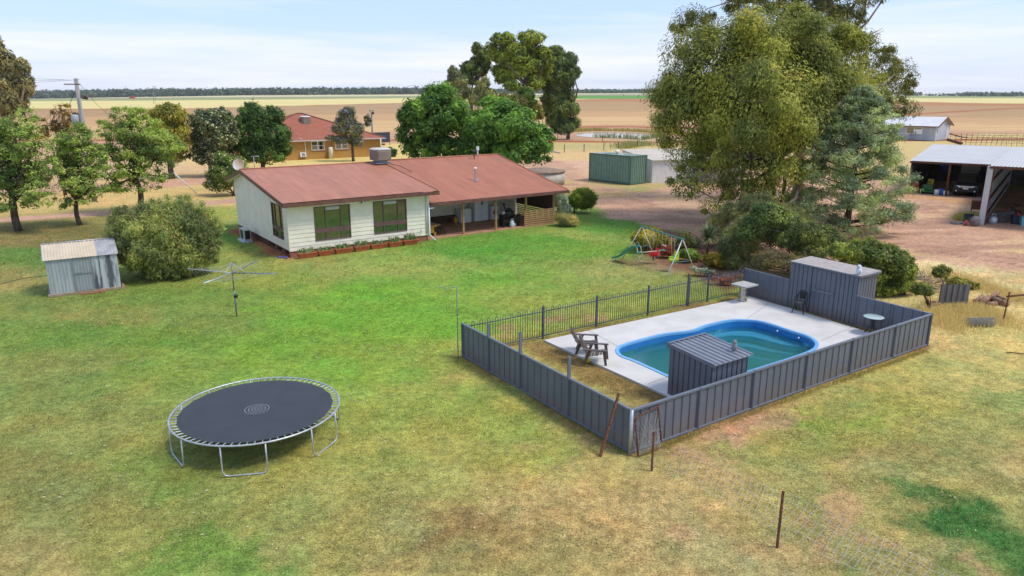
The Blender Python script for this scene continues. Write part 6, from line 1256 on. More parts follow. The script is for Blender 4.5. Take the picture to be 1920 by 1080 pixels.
# motorbike under the roof
q = G(1894, 412); MF = Fr(q, 20); S = thing('motorbike', 'dark motorbike with raised handlebars parked against the iron wall', 'motorbike', q)
for u in (-.6, .65): mb = MB(MF); mb.tube([(u + .3 * math.cos(2 * PI * k / 16), 0, .32 + .3 * math.sin(2 * PI * k / 16)) for k in range(17)], .06, 6, False); mb.build('wheel', m_tyre, S)
mb = MB(MF); mb.tube([(-.6, 0, .32), (-.1, 0, .5), (.2, 0, .85), (.65, 0, .32)], .05); mb.bx((0, 0, .45), (.4, .25, .35)); mb.ball((.1, 0, .82), (.25, .14, .13)); mb.build('frame', m_blk, S); mb = MB(MF); mb.bx((-.3, 0, .82), (.6, .22, .09)); mb.build('seat', m_blk, S); mb = MB(MF); mb.tube([(.35, -.4, 1.12), (.4, 0, 1.02), (.35, .4, 1.12)], .025); mb.build('handlebar', m_blk, S); mb = MB(MF); mb.bx((-.62, 0, .75), (.2, .12, .08)); mb.build('tail_light', flat('red_lamp', (.7, .02, .02)), S)
S = thing('storage_case', 'long black case lying beside the silver gas cylinder', 'case', G(1878, 416)); q = G(1879, 416); mb = MB(Fr(q, 30)); mb.box((-.7, -.3, 0), (.7, .3, .75)); mb.build('case', m_ds, S)
# ------------------------------------------------------------------ raised shearers' shed, yards
RB = Fr(G(1751.5, 264.5), 4); q = RB.o; T = thing('raised_iron_shed', 'pale iron clad shed with white gable roof by the stockyards', 'shed', q)
a0 = np.array([*G(1752, 265)[:2], 0]); a1 = np.array([*G(1778, 261.5)[:2], 0]); ang = math.degrees(math.atan2((a1 - a0)[1], (a1 - a0)[0])); RB = Fr(a0, ang - 90)     # v runs back along the gable end, u to the right
Dg = float(np.linalg.norm(a1 - a0)); Lh = 15.5; ze, zk = 2.95, 4.5
m_pi = pm('blue_grey_iron', (.43, .47, .52), (.36, .39, .43), .8, .55, stretch=(1, 1, .4))
mb = MB(RB)
mb.ribs((-Lh, 0, 0), (0, 0, 0), .1, ze, SRb, .25, (0, -1, 0)); mb.add([(0, 0, .1), (0, Dg, .1), (0, Dg, ze), (0, Dg / 2, zk), (0, 0, ze)], [(0, 1, 2, 3, 4)]); mb.add([(-Lh, 0, .1), (-Lh, Dg, .1), (-Lh, Dg, ze), (-Lh, Dg / 2, zk), (-Lh, 0, ze)], [(4, 3, 2, 1, 0)]); mb.box((-Lh, Dg - .05, .1), (-.01, Dg, ze)); mb.build('walls', m_pi, T)
mb = MB(RB); sl(mb, -Lh - .3, .5, -.4, ze - .1, Dg / 2, zk + .06, .06); sl(mb, -Lh - .3, .5, Dg / 2, zk + .06, Dg + .4, ze - .1, .06); mb.build('roof', pm('white_iron', (.66, .65, .63), (.57, .56, .54), .7, .5), T)
mb = MB(RB); mb.box((-Lh - .3, -.46, ze - .26), (.5, -.4, ze - .08)); sl(mb, .5, .56, -.42, ze - .02, Dg / 2, zk + .12, .3); sl(mb, .5, .56, Dg / 2, zk + .12, Dg + .42, ze - .02, .3); mb.build('fascia', m_rust, T)
def rwin(u0, u1, z0, z1): mb = MB(RB); mb.box((u0, -.12, z0), (u1, -.045, z1)); f = mb.build('window', m_wht, T); g = MB(RB); g.box((u0 + .12, -.14, z0 + .12), ((u0 + u1) / 2 - .06, -.121, z1 - .12)); g.box(((u0 + u1) / 2 + .06, -.14, z1 - .5), (u1 - .12, -.121, z1 - .12)); g.build('pane', m_wgl, f)
rwin(-5.4, -2.4, 1.3, 2.7); mb = MB(RB); mb.box((.0, .5, 1.2), (.06, 1.2, 2.6)); f = mb.build('window', m_wht, T); mb = MB(RB); mb.box((.061, .62, 1.35), (.075, 1.08, 2.45)); mb.build('pane', m_wgl, f)
mb = MB(RB); mb.box((.0, Dg * .72, .1), (.07, Dg * .95, 2.9)); mb.build('door', flat('pale_door', (.55, .58, .6)), T)
mb = MB(RB)
for u in (-1, -3.5, -6, -9, -12, -15): mb.box((u - .12, .1, -.2), (u + .12, .3, .1))
mb.build('stump', m_rust, T)
for k, (u, lab) in enumerate(((-10.6, 'leftmost'), (-7.6, 'middle'), (-3.9, 'rightmost'))):
    S = thing('frame_ladder', lab + ' of three trestle ladders leaning on the raised iron shed', 'ladder', RB(u, -1), 'ladders at the raised shed'); mb = MB(RB)
    for s_ in (-.35, .35): mb.tube([(u + s_ * 1.3, -1.0, 0), (u + s_, -.1, 1.9)], .06, 5)
    for z in (.5, 1.0, 1.5): mb.tube([(u - .42, -1 + z * .47, z), (u + .42, -1 + z * .47, z)], .04, 4)
    mb.build('ladder', m_galvd, S)
T = thing('loading_ramp', 'rusty timber ramp running down from the raised iron shed', 'ramp', RB(1.5, Dg * .5)); mb = MB(); a = R(1777, 261, 146); b_ = R(1803, 268.5, 133); mb.tube([a, b_], .25, 5); b2 = R(1815, 258, 150); mb.tube([R(1778, 250, 150), R(1800, 256, 146), b2], .12, 5); mb.build('ramp', m_rust, T)
T = thing('stockyard_rails', 'dark rusty stockyard rails beyond the machinery shed', 'stockyard', R(1850, 265, 140)); mb = MB(); r = random.Random(6)
for row, (Y0, y0, y1) in enumerate(((150, 257, 262), (142, 260, 266), (132, 264, 270))):
    a = R(1782 + row * 10, y0, Y0); b_ = R(2060, y1 + 2, Y0 - 8); n = 26; a[2] = b_[2] = 0
    for k in range(n + 1): p_ = a + (b_ - a) * k / n; mb.tube([p_, p_ + np.array([r.uniform(-.1, .1), 0, r.uniform(1.0, 1.4)])], .035, 4)
    for z in (.5, .9, 1.3): mb.tube([a + (b_ - a) * k / n + np.array([0, 0, z + r.uniform(-.06, .06)]) for k in range(n + 1)], .022, 4)
mb.build('rails', pm('rust_dark', (.20, .11, .075), (.10, .06, .045), 9, .9), T)
# caravan half hidden behind the conifer
q = G(1548, 303); T = thing('white_caravan', 'old white cabin half hidden behind the conifer', 'caravan', q); mb = MB(Fr(q, -12)); mb.box((-1.6, 0, .3), (1.9, 2.2, 2.4)); mb.build('body', pm('old_white', (.62, .62, .60), (.50, .49, .46), 2, .6), T); mb = MB(Fr(q, -12)); mb.box((-1.75, -.15, 2.4), (2.05, 2.35, 2.5)); mb.build('roof', m_wht, T); mb = MB(Fr(q, -12)); mb.box((-1.45, -.02, .35), (-.6, -.002, 2.2)); mb.build('door', flat('brown_door', (.25, .13, .08)), T); mb = MB(Fr(q, -12)); mb.box((-.2, -.02, 1.1), (1.0, -.003, 1.9)); mb.build('window', m_wgl, T)
for k in range(3): mb = MB(Fr(q, -12)); mb.tube([(-1 + k * 1.2, -.05, .3), (-1 + k * 1.2, .15, .3)], .3, 10); mb.build('wheel', m_tyre, T)
# post and wire fences near the dam
def wfence(pts, label, h=1.25, step=5, mesh=True, r_=.06, cat='fence'):
    P_ = [G(x, y) for x, y in pts]; T = thing('post_and_wire_fence', label, cat, P_[0]); mbp = []; w_ = MB()
    for a, b_ in zip(P_[:-1], P_[1:]):
        L = np.linalg.norm(b_ - a); n = max(1, int(L / step))
        for k in range(n + 1): p_ = a + (b_ - a) * k / n; mb = MB(); mb.tube([p_, p_ + np.array([0, 0, h])], r_, 5); mb.build('post', m_rust, T)
        for z in np.linspace(.15, h - .08, 5): w_.tube([a + np.array([0, 0, z]), b_ + np.array([0, 0, z])], .012, 3, False)
    w_.build('wires', m_wire, T); return T
wfence([(1058, 286), (1095, 284.5), (1132, 282), (1160, 279)], 'dark post and wire netting fence right of the mulberry trees')
wfence([(1045, 262.5), (1130, 265), (1230, 270), (1330, 272)], 'thin post and wire fence along the rust coloured dam bank', 1.3, 8)
wfence([(1160, 279), (1195, 276), (1232, 273.5)], 'short wire fence running from the dark post to the tall end post')
wfence([(731, 272), (760, 272), (800, 274)], 'low rail fence right of the dark blue screen', 1.1, 4)
wfence([(150, 342), (200, 337), (260, 333)], 'grey wire fence seen beneath the left trees', 1.1, 4)
T = thing('fallen_sheet', 'pale sheet of iron lying by the end of the netting fence', 'iron sheet', G(1040, 287)); mb = MB(); a = G(1034, 284, .1); b_ = G(1051, 287, .1); mb.hexa([a, b_, b_ + np.array([0, 1.2, 0]), a + np.array([0, 1.2, 0])], [x + np.array([0, 0, .06]) for x in (a, b_, b_ + np.array([0, 1.2, 0]), a + np.array([0, 1.2, 0]))]); mb.build('sheet', m_galv, T)
# dam: sheet of water with banks of reeds
DAM = [G(x, y, .0) for x, y in ((1084, 250.5), (1120, 248.5), (1180, 249), (1240, 251.5), (1252, 256), (1215, 260.5), (1200, 261.5), (1160, 259.5), (1110, 258), (1080, 255.5))]
me_ = MB(); me_.poly([(p_[0], p_[1], .06) for p_ in DAM]); mwd = pm('dam_water', (.36, .26, .15), (.30, .22, .13), .3, .08, spec=.9); o_ = me_.build('dam_water', mwd); o_['kind'] = 'structure'
# ------------------------------------------------------------------ vegetation
def g3(r, g, b, k=1.0): c = srgb(r, g, b); return tuple(v * k for v in c)
# the two big gums at the right
tree('gum_tree', 'huge olive green gum tree, the nearer one, behind the pool house', 'tree', (17.8, 49.2), [(1330,140,100,95,0),(1285,95,55,50,1),(1440,75,120,70,0),(1430,190,115,100,-3),(1310,215,78,85,0),(1545,110,85,75,2),(1570,190,75,75,1),(1285,280,48,52,0),(1320,320,60,48,-1),(1410,300,75,75,-3),(1500,240,85,75,-2),(1430,365,50,32,-3),(1290,350,42,28,-2),(1395,350,60,35,-2),(1345,385,40,22,-2),(1455,400,45,26,-3),(1480,330,50,40,-3),(1430,170,150,125,2),(1360,90,90,60,1),(1500,90,90,70,3),(1380,260,90,80,1),(1600,240,60,55,2),(1620,170,50,45,3),(1590,320,50,40,2),(1500,165,70,60,-1),(1420,415,36,18,-4)],
     165000, .2, .34, g3(130, 130, 54, .98), g3(86, 96, 44, .9), trunk_r=.42, fork=.36, fill=.3, per=130, rc=.25, droop=.5, up=.5, seed=11, c3=g3(156, 148, 62, .85), p3=.12, depth=.85, bark=m_gumbark, twigs=60, inner=.8, low=-.9, lr=.42, jit=.3, flat=.85)
tree('gum_tree', 'tall open crowned gum tree rising out of frame behind the big olive one', 'tree', (24.0, 60.0), [(1300,45,48,38,0),(1420,5,70,38,0),(1520,20,75,45,1),(1570,-45,70,45,0),(1440,-60,90,50,2),(1592,42,36,34,2),(1580,82,36,26,3),(1625,-5,30,22,2),(1600,15,26,24,1),(1640,130,52,44,3),(1692,148,32,42,4),(1690,205,42,24,3),(1640,195,42,38,1),(1655,0,12,7,3)],
     56000, .21, .3, g3(112, 114, 54, .76), g3(72, 80, 40, .72), trunk_r=.4, fork=.45, fill=.3, per=190, rc=.17, droop=.6, up=.3, seed=12, c3=g3(126, 120, 62), p3=.15, depth=.8, bark=m_gumbark, twigs=70, inner=.4, lr=.38, jit=.3)
mb = MB(); T = thing('bare_branch', 'bare grey dead branch reaching right out of the gum crown', 'branch', R(1590, 88, 61)); P_ = [R(1575, 92, 61), R(1600, 78, 61), R(1622, 70, 61), R(1655, 53, 61)]; mb.tube(P_, [.16, .1, .06, .02], 6); mb.tube([R(1612, 74, 61), R(1640, 66, 60), R(1658, 57, 60)], [.05, .03, .015], 5); mb.build('branch', m_gumbark, T)
# grey green conifer in front of the gums
r = np.random.default_rng(31); base = np.array([21.9, 46.2, 0]); C = []; Rr = []; axis = R(1606, 165, 46.2)
Ht = axis[2]
for k in range(430):
    h = r.uniform(.02, 1) ** .92; z = Ht * h - .25 * (h < .3); rmax = 4.5 * (1 - h) ** .62 * (1 if h > .16 else .86) + .15; an = r.uniform(0, 2 * PI); q = r.uniform(.35, 1.0) ** .55; rr = rmax * q * r.uniform(.82, 1.1)
    c = base + np.array([math.cos(an) * rr - .3 * (1 - h), math.sin(an) * rr, max(.3, z + .13 * rr)]); C.append(c); Rr.append(.26 + .30 * (1 - h) * r.uniform(.6, 1.2) + .1)
T = thing('conifer', 'grey green cypress pine with ragged layered branches, right of the big gum', 'tree', base); C = np.array(C); Rr = np.array(Rr)
foliage('crown', C, Rr, 66000, .19, .28, g3(136, 146, 98, .95), g3(94, 106, 64, .88), T, -.15, .3, .55, g3(140, 158, 124, .75), .15, .25, 31, outc=base + np.array([0, 0, Ht * .4]), off=base)
mb = MB(); mb.tube([base, base + np.array([.05, 0, Ht * .5]), base + np.array([0, 0, Ht * .97])], [.24, .13, .03], 8)
for k in range(0, 430, 5): c = C[k]; a = base + np.array([0, 0, max(.3, c[2] - 0.35 * np.linalg.norm(c[:2] - base[:2]))]); mb.tube([a, a + (c - a) * .55 + np.array([0, 0, -.12]), c], [.05, .03, .012], 4)
mb.build('trunk', m_bark, T)
# pines and casuarinas behind the mulberries
DG1, DG2 = g3(104, 118, 60, .84), g3(66, 80, 42, .78)
tree('stone_pine', 'tall pine with rounded flat topped crown pads above the far trees', 'tree', (3.2, 140.0), [(944,73,26,13,0),(998,71,28,14,0),(920,90,14,12,1),(968,92,22,13,-1),(1010,92,16,9,1),(940,108,22,11,0),(975,108,20,11,-1),(1020,100,16,14,1),(960,122,20,9,0),(935,130,18,9,1),(995,122,16,8,0),(965,140,24,9,0),(1000,145,14,7,1),(960,160,20,11,-2),(985,170,16,9,-2),(925,98,12,14,0),(940,150,14,8,0),(960,102,34,18,1),(972,112,46,32,4),(1012,128,26,28,4),(985,122,34,18,1),(950,138,28,16,1),(1000,158,22,14,1),(1022,118,18,18,2)],
     22000, .75, .28, g3(124, 134, 46, .9), g3(76, 90, 38, .82), fill=.45, trunk_r=.45, fork=.5, per=190, rc=.24, droop=0, up=.6, seed=41, depth=.9, twigs=30, inner=.4, low=-.35, lr=.35, flat=.6)
tree('casuarina', 'dark drooping casuarina with tall ragged column crown, right of the pine', 'tree', (11.5, 150.0), [(1040,100,22,16,0),(1028,112,20,18,1),(1024,135,18,16,1),(1028,158,16,16,1),(1052,122,26,20,0),(1070,112,15,16,1),(1076,135,15,16,0),(1040,140,24,18,0),(1062,150,20,18,-1),(1045,165,22,18,0),(1040,185,26,18,0),(1065,180,18,15,0),(1055,205,28,18,-1),(1045,225,26,18,0),(1072,205,18,16,0),(1078,230,14,12,0),(1055,242,26,12,-1),(1025,205,14,16,0)],
     22000, .7, .28, DG1, g3(62, 76, 42, .78), fill=.4, trunk_r=.4, fork=.3, per=180, rc=.24, droop=.4, seed=42, twigs=30, inner=.4, lr=.4)
tree('casuarina', 'thin open dark tree with bare limbs, left of the pine', 'tree', (-8.0, 146.0), [(895,92,13,11,0),(905,105,15,12,0),(880,125,16,12,0),(892,115,13,10,1),(872,142,18,11,0),(898,135,16,12,0),(885,152,14,8,0),(912,122,12,12,0)],
     9000, .6, .3, DG1, DG2, trunk_r=.35, fork=.4, per=90, rc=.26, seed=43, twigs=30, inner=.3, lr=.5)
tree('grey_gum', 'wispy grey green young gum poking up at the left of the far trees', 'tree', (-13.0, 138.0), [(852,140,14,14,0),(862,155,16,14,0),(842,160,14,12,0),(872,170,18,12,0),(855,180,24,14,0)], 7000, .55, .3, g3(138, 140, 92, .7), g3(88, 94, 58, .66), trunk_r=.2, per=70, rc=.3, seed=44, twigs=12, inner=.2)
tree('grey_gum', 'pale wispy young gum in front of the pine trunk', 'tree', (-6.5, 128.0), [(905,160,14,14,0),(912,178,20,14,0),(895,188,20,12,0),(925,190,20,12,0)], 7000, .5, .3, g3(142, 144, 88, .7), g3(90, 98, 56, .66), trunk_r=.2, per=60, rc=.3, seed=45, twigs=10, inner=.2)
tree('olive_bush', 'olive brown rounded bush just above the mulberry crown', 'shrub', (1.5, 125.0), [(968,190,24,12,0),(945,185,16,10,0)], 4000, .45, .35, g3(124, 122, 60, .7), g3(84, 86, 42, .68), trunk_r=.15, per=40, rc=.3, seed=46)
tree('olive_bush', 'olive brown bush beside the casuarina foot', 'shrub', (5.5, 128.0), [(1008,212,14,14,0),(1002,198,12,8,0)], 3000, .45, .35, g3(128, 122, 58, .7), g3(86, 84, 42, .68), trunk_r=.15, per=40, rc=.3, seed=47)
tree('pine_bush', 'dark young pine low in front of the tall pine trunk', 'tree', (2.0, 126.0), [(985,180,15,16,0),(992,192,14,10,0)], 3500, .5, .3, g3(88, 112, 40, .7), g3(50, 70, 30, .68), trunk_r=.15, per=40, rc=.3, seed=48)
# mulberries behind the house
MG1, MG2 = g3(102, 134, 48, .78), g3(56, 88, 34, .7)
tree('mulberry_tree', 'dense bright green mulberry tree, the left one of the pair behind the red roof', 'tree', (-9.0, 80.0), [(825,215,62,52,0),(775,240,32,46,-1),(800,275,48,32,0),(860,240,42,52,0),(845,285,50,30,0),(820,185,36,20,0),(770,275,24,24,0)],
     40000, .27, .6, MG1, MG2, fill=.1, group='mulberry trees', trunk_r=.3, per=150, rc=.2, seed=51, up=.45, inner=.6, low=-.6, jit=.3, flat=.8)
tree('mulberry_tree', 'dense bright green mulberry tree, the wider right one of the pair', 'tree', (0.0, 78.0), [(935,240,68,48,0),(985,260,50,44,0),(900,270,46,40,0),(950,288,66,30,0),(1005,285,36,28,0),(930,205,46,24,0),(1020,262,24,24,0)],
     46000, .27, .6, g3(112, 146, 54, .78), g3(62, 96, 38, .72), fill=.1, group='mulberry trees', trunk_r=.3, per=170, rc=.2, seed=52, up=.45, inner=.6, low=-.6, jit=.3, flat=.8)
# left side: young feathery trees
LG1, LG2 = g3(130, 144, 66, .92), g3(92, 110, 52, .84)
def feathery(lab, base, blobs, n, seed, fork, tr, c1=LG1, c2=LG2, name='honey_locust', per=150):
    return tree(name, lab, 'tree', base, blobs, int(n * 1.1), .13, .5, c1, c2, trunk_r=tr, fork=fork, per=per, rc=.22, seed=seed, up=.6, inner=.25, low=-.9, twigs=90, fill=.15, flat=.6, lr=.5, jit=.3, bend=.1)
feathery('feathery green tree at the left edge with a forked dark trunk', (-32.5, 46.5), [(30,240,55,26,0),(60,275,50,26,0),(10,290,55,34,0),(80,315,40,28,0),(35,335,60,34,1),(-20,250,45,36,0),(70,355,45,16,-1),(-10,350,50,30,0),(45,210,30,14,0),(30,378,62,18,0),(75,380,34,12,-1)], 26000, 61, .34, .22)
feathery('small feathery tree second from the left with a slim double trunk', (-29.8, 48.8), [(150,255,38,24,0),(125,285,35,26,0),(170,290,34,26,0),(148,320,45,22,0),(140,345,42,16,-1),(180,325,22,16,0),(155,358,36,10,0),(110,262,22,14,0),(140,376,44,12,0),(175,362,26,12,0)], 15000, 62, .30, .15)
feathery('spreading feathery tree standing left behind the oleander', (-28.3, 54.0), [(235,215,40,20,0),(215,245,38,24,0),(262,240,46,26,0),(300,265,44,28,0),(245,280,52,28,0),(205,290,30,18,0),(290,300,44,22,0),(240,320,50,18,-1),(205,330,28,12,0),(300,330,30,14,0),(245,350,60,14,0),(200,352,30,10,-1)], 24000, 63, .38, .2)
feathery('thin reddish leaved tree behind the power pole', (-40.0, 64.0), [(115,205,22,14,0),(135,225,24,18,0),(95,235,24,16,0),(70,250,26,16,0),(120,250,30,18,0)], 4500, 64, .5, .14, g3(150, 112, 58, .7), g3(100, 96, 44, .7), 'pistachio_tree', 60)
tree('pepper_tree', 'olive yellow tree with dark forked trunk beside the dirt track', 'tree', (-36.6, 77.5), [(318,215,36,22,0),(330,250,30,26,0),(300,245,32,26,0),(345,275,16,18,0),(300,285,24,18,0),(330,295,18,12,0)], 14000, .26, .4, g3(146, 140, 54, .74), g3(92, 96, 38, .7), trunk_r=.28, fork=.4, per=100, rc=.22, droop=.5, seed=65, inner=.4, twigs=24)
tree('gum_tree', 'grey brown gum tree cut off by the left edge of the picture', 'tree', (-62.0, 90.0), [(0,120,30,40,0),(38,128,20,22,0),(50,160,16,22,0),(20,160,30,30,0),(5,185,40,30,0),(-30,100,30,60,0),(35,195,20,16,0),(-5,80,10,20,0)], 15000, .5, .3, g3(134, 128, 84, .8), g3(88, 86, 58, .76), fill=.4, trunk_r=.4, per=110, rc=.22, droop=.5, seed=66, inner=.4, bark=m_gumbark)
tree('variegated_pittosporum', 'dark shrub tree flecked with white leaves left of the brick house', 'tree', (-33.0, 79.0), [(395,230,36,28,0),(420,250,28,32,0),(385,262,28,30,0),(400,290,32,22,0),(372,290,20,16,0),(410,215,26,14,0)], 19000, .24, .5, g3(104, 116, 72, .7), g3(52, 66, 40, .6), trunk_r=.2, per=130, rc=.2, seed=67, c3=g3(196, 196, 158, .8), p3=.16, inner=.6, up=.4)
tree('camphor_tree', 'dense dark green tree covering the left end of the brick house', 'tree', (-28.5, 82.0), [(485,225,42,30,0),(505,255,40,36,0),(465,250,34,36,0),(500,285,42,26,0),(460,285,34,24,0),(530,270,22,24,0),(470,205,26,12,0),(520,215,18,18,0)], 24000, .24, .5, g3(86, 114, 52, .78), g3(50, 72, 34, .7), trunk_r=.25, per=150, rc=.2, seed=68, inner=.6, up=.35)
tree('rose_shrub', 'loose pale flowered shrub left of the gable wall', 'shrub', (-24.8, 63.8), [(425,325,36,24,0),(410,345,28,18,0),(445,310,24,20,0),(415,300,22,18,0)], 9000, .17, .5, g3(112, 128, 62, .72), g3(70, 88, 42, .68), trunk_r=.06, per=90, rc=.22, seed=69, c3=g3(214, 204, 140, .8), p3=.10, inner=.4, multi=6)
tree('jacaranda', 'jacaranda with mauve blossom in front of the brick house', 'tree', (-21.6, 98.5), [(650,220,22,16,0),(640,240,20,18,0),(668,245,18,20,0),(655,208,14,10,0),(690,225,8,14,1),(640,262,22,10,0),(672,265,14,12,0),(620,258,12,6,0)], 9500, .26, .4, g3(122, 126, 66, .7), g3(74, 86, 44, .66), trunk_r=.2, fork=.35, per=95, rc=.24, seed=70, c3=g3(140, 122, 190, .8), p3=.2, inner=.2, twigs=30, lr=.55)
tree('clipped_shrub', 'small dark hedge shrub beside a post on the dry grass', 'shrub', (-19.5, 106.0), [(727,285,15,9,0),(737,286,9,9,0)], 2200, .22, .5, g3(84, 110, 44, .7), g3(48, 72, 32, .66), trunk_r=.08, per=30, rc=.3, seed=71)
# oleander by the garden shed
ow = G(325, 528); tree('oleander_bush', 'great rounded oleander bush with red buds beside the garden shed', 'shrub', (-16.6, 34.6), [(310,450,100,74,0),(255,420,55,42,0),(365,425,54,44,0),(330,400,70,36,0),(270,470,55,42,-.3),(370,465,46,50,0),(320,495,60,34,-.4),(220,410,20,16,0)],
     70000, .135, .2, g3(140, 144, 78, .86), g3(84, 98, 54, .76), trunk_r=.045, per=420, rc=.11, seed=72, c3=g3(164, 60, 64, .8), p3=.02, inner=.72, low=-.8, up=.55, droop=-.35, jit=.35, flat=1, multi=16, twigs=30, fill=.5)
# bushes by the verandah corner
tree('round_bush', 'clipped round bush in yellow green on a short stem by the yard', 'shrub', (4.75, 53.9), [(1092,373,27,22,0)], 9000, .085, .6, g3(126, 140, 42, .74), g3(74, 92, 30, .66), trunk_r=.08, per=110, rc=.2, seed=73, inner=.75, low=-.85, up=.4, depth=1)
tree('silver_bush', 'silvery grey soft bush against the verandah end', 'shrub', (3.3, 50.9), [(1048,375,16,18,0),(1058,392,14,14,0),(1050,360,10,10,0),(1052,400,13,10,0)], 9000, .09, .3, g3(186, 192, 168, .74), g3(136, 144, 118, .7), trunk_r=.03, per=90, rc=.24, seed=74, inner=.4, droop=-.5, multi=5)
tree('grassy_shrub', 'straw coloured arching shrub at the lawn corner of the verandah', 'shrub', (3.9, 48.3), [(1064,412,24,11,0),(1050,405,14,9,0),(1074,415,14,7,0)], 5200, .22, .09, g3(172, 160, 96, .74), g3(110, 110, 60, .7), trunk_r=0, per=70, rc=.3, seed=75, inner=.2, droop=-.7, up=.8)
# garden bed by the swing
def shrub(name, lab, base, blobs, n, size, c1, c2, seed, asp=.5, c3=None, p3=0, **k):
    d_ = dict(trunk_r=.03, per=70, rc=.24, inner=.5, up=.4, multi=5); d_.update(k)
    return tree(name, lab, 'shrub', base, blobs, n, size, asp, c1, c2, seed=seed, c3=c3, p3=p3, **d_)
shrub('golden_shrub', 'wide golden green shrub behind the swing set', (7.9, 41.0), [(1212,444,34,17,-1),(1235,452,24,15,0),(1200,450,16,12,0)], 11000, .10, g3(156, 144, 44, .9), g3(112, 108, 36, .82), 81)
shrub('nandina', 'rust red low shrub behind the swings', (9.2, 38.4), [(1250,470,15,11,0),(1262,476,13,9,0)], 3800, .09, g3(140, 66, 46, .7), g3(100, 62, 38, .66), 82)
shrub('green_shrub', 'bright green low shrub between the red shrub and the yucca', (10.2, 37.4), [(1290,476,22,11,0),(1305,482,12,8,0)], 3600, .1, g3(116, 138, 52, .72), g3(70, 92, 36, .66), 83)
shrub('twiggy_shrub', 'thin twiggy grey green shrub in front of the yard', (10.6, 41.0), [(1285,447,16,16,0),(1275,458,18,10,0),(1302,455,16,12,0)], 2600, .1, g3(112, 118, 66, .7), g3(72, 78, 44, .66), 84)
shrub('golden_ball_shrub', 'orange gold rounded shrub right of the yucca', (11.9, 35.8), [(1339,486,22,14,0),(1350,494,16,12,0),(1332,492,14,10,0)], 6500, .08, g3(168, 140, 38, .76), g3(96, 88, 30, .66), 85, c3=g3(70, 92, 34), p3=.15)
shrub('white_daisy_bush', 'low grey bush dotted with white flowers by the fence corner', (10.5, 34.2), [(1315,508,14,6,0),(1300,503,9,5,0),(1330,512,12,6,0)], 3000, .07, g3(140, 146, 116, .72), g3(96, 104, 76, .68), 86, c3=(.8, .8, .76), p3=.12)
shrub('red_border_plant', 'orange red border plants showing through the pool fence', (11.0, 32.6), [(1360,530,12,7,0),(1340,522,8,5,0)], 1800, .07, g3(170, 84, 46, .74), g3(90, 84, 40, .68), 87)
# yucca
yb = G(1326, 476); T = thing('yucca', 'spiky yucca with a fountain of sword leaves in the garden bed', 'yucca', yb); mb = MB(); r = random.Random(12); hc = yb + np.array([0, 0, .95])
for k in range(170):
    an = r.random() * 6.28; el = r.uniform(-.5, 1.35); L = r.uniform(.75, 1.15); d_ = np.array([math.cos(an) * math.cos(el), math.sin(an) * math.cos(el), math.sin(el)]); s_ = np.cross(d_, [0, 0, 1]); s_ /= np.linalg.norm(s_) + 1e-6; m_ = hc + d_ * L * .55; e_ = hc + d_ * L - np.array([0, 0, .12])
    mb.add([hc - s_ * .02, m_ - s_ * .03, e_, m_ + s_ * .03, hc + s_ * .02], [(0, 1, 2, 3, 4)])
mb.build('leaves', pm('yucca_leaf', (.17, .22, .09), (.09, .13, .05), 6, .5), T); mb = MB(); mb.tube([yb, hc], .08, 8); mb.build('trunk', m_bark, T)
# shrubbery between the yard and the pool house
SG1, SG2 = g3(112, 124, 56, .72), g3(66, 80, 38, .66)
shrub('broom_bush', 'wispy straw green broom bush left in the shrubbery under the gum', (13.5, 41.5), [(1345,420,26,22,0),(1370,440,24,20,0),(1335,440,20,16,0),(1365,400,18,14,0),(1395,415,22,20,0)], 8500, .13, g3(150, 142, 84, .7), g3(98, 100, 56, .66), 88, asp=.18, per=110, droop=-.4)
shrub('feathery_bush', 'large feathery olive green bush left of the bare stemmed shrub', (13.6, 36.2), [(1385,455,42,30,0),(1400,425,30,28,0),(1375,490,38,26,0),(1420,495,30,20,-.3),(1360,465,22,20,0)], 20000, .13, g3(130, 134, 80, .78), g3(88, 96, 54, .72), 89, asp=.18, per=200, droop=-.5, multi=9)
shrub('bare_stemmed_shrub', 'shrub with pale bare stems and a leafy top right behind the fence corner', (15.0, 35.0), [(1440,405,36,22,0),(1420,425,26,24,0),(1475,415,30,20,0),(1400,440,22,18,0),(1460,440,26,14,0)], 13000, .12, g3(112, 126, 62, .76), g3(72, 88, 46, .7), 90, per=150, multi=14, bark=m_gumbark, low=-.3)
shrub('olive_hedge', 'spreading olive green bush behind the left half of the pool house', (17.2, 34.2), [(1500,435,38,24,0),(1540,445,38,24,0),(1480,450,28,20,0),(1570,465,30,20,0),(1598,486,26,22,0),(1520,470,46,18,0)], 17000, .12, g3(124, 130, 66, .78), g3(82, 90, 46, .72), 91, asp=.3, per=190, multi=9)
shrub('twiggy_undergrowth', 'brown twiggy undergrowth behind the fence left of the pool house', (15.0, 33.6), [(1450,485,44,20,0),(1410,505,30,12,0),(1500,490,40,16,0)], 5000, .12, g3(128, 116, 78, .76), g3(90, 86, 54, .72), 92, asp=.15, per=110, inner=.2, multi=30)
shrub('glossy_bush', 'big glossy yellow green bush behind the right end of the pool house', (17.5, 30.8), [(1575,470,30,18,0),(1625,462,30,16,1),(1705,505,18,16,0),(1655,480,46,26,0),(1680,500,38,30,0),(1640,510,36,30,0),(1690,530,30,22,0),(1650,540,34,20,0),(1610,475,24,18,0)], 26000, .11, g3(132, 138, 56, .9), g3(66, 86, 40, .76), 93, per=230, inner=.6, multi=10, jit=.35)
shrub('small_round_bush', 'small leafy bush on a thin stem left of the steel sheets', (17.4, 28.5), [(1727,541,20,13,0),(1738,547,14,9,0)], 3600, .09, g3(132, 136, 60, .74), g3(80, 92, 42, .66), 94)
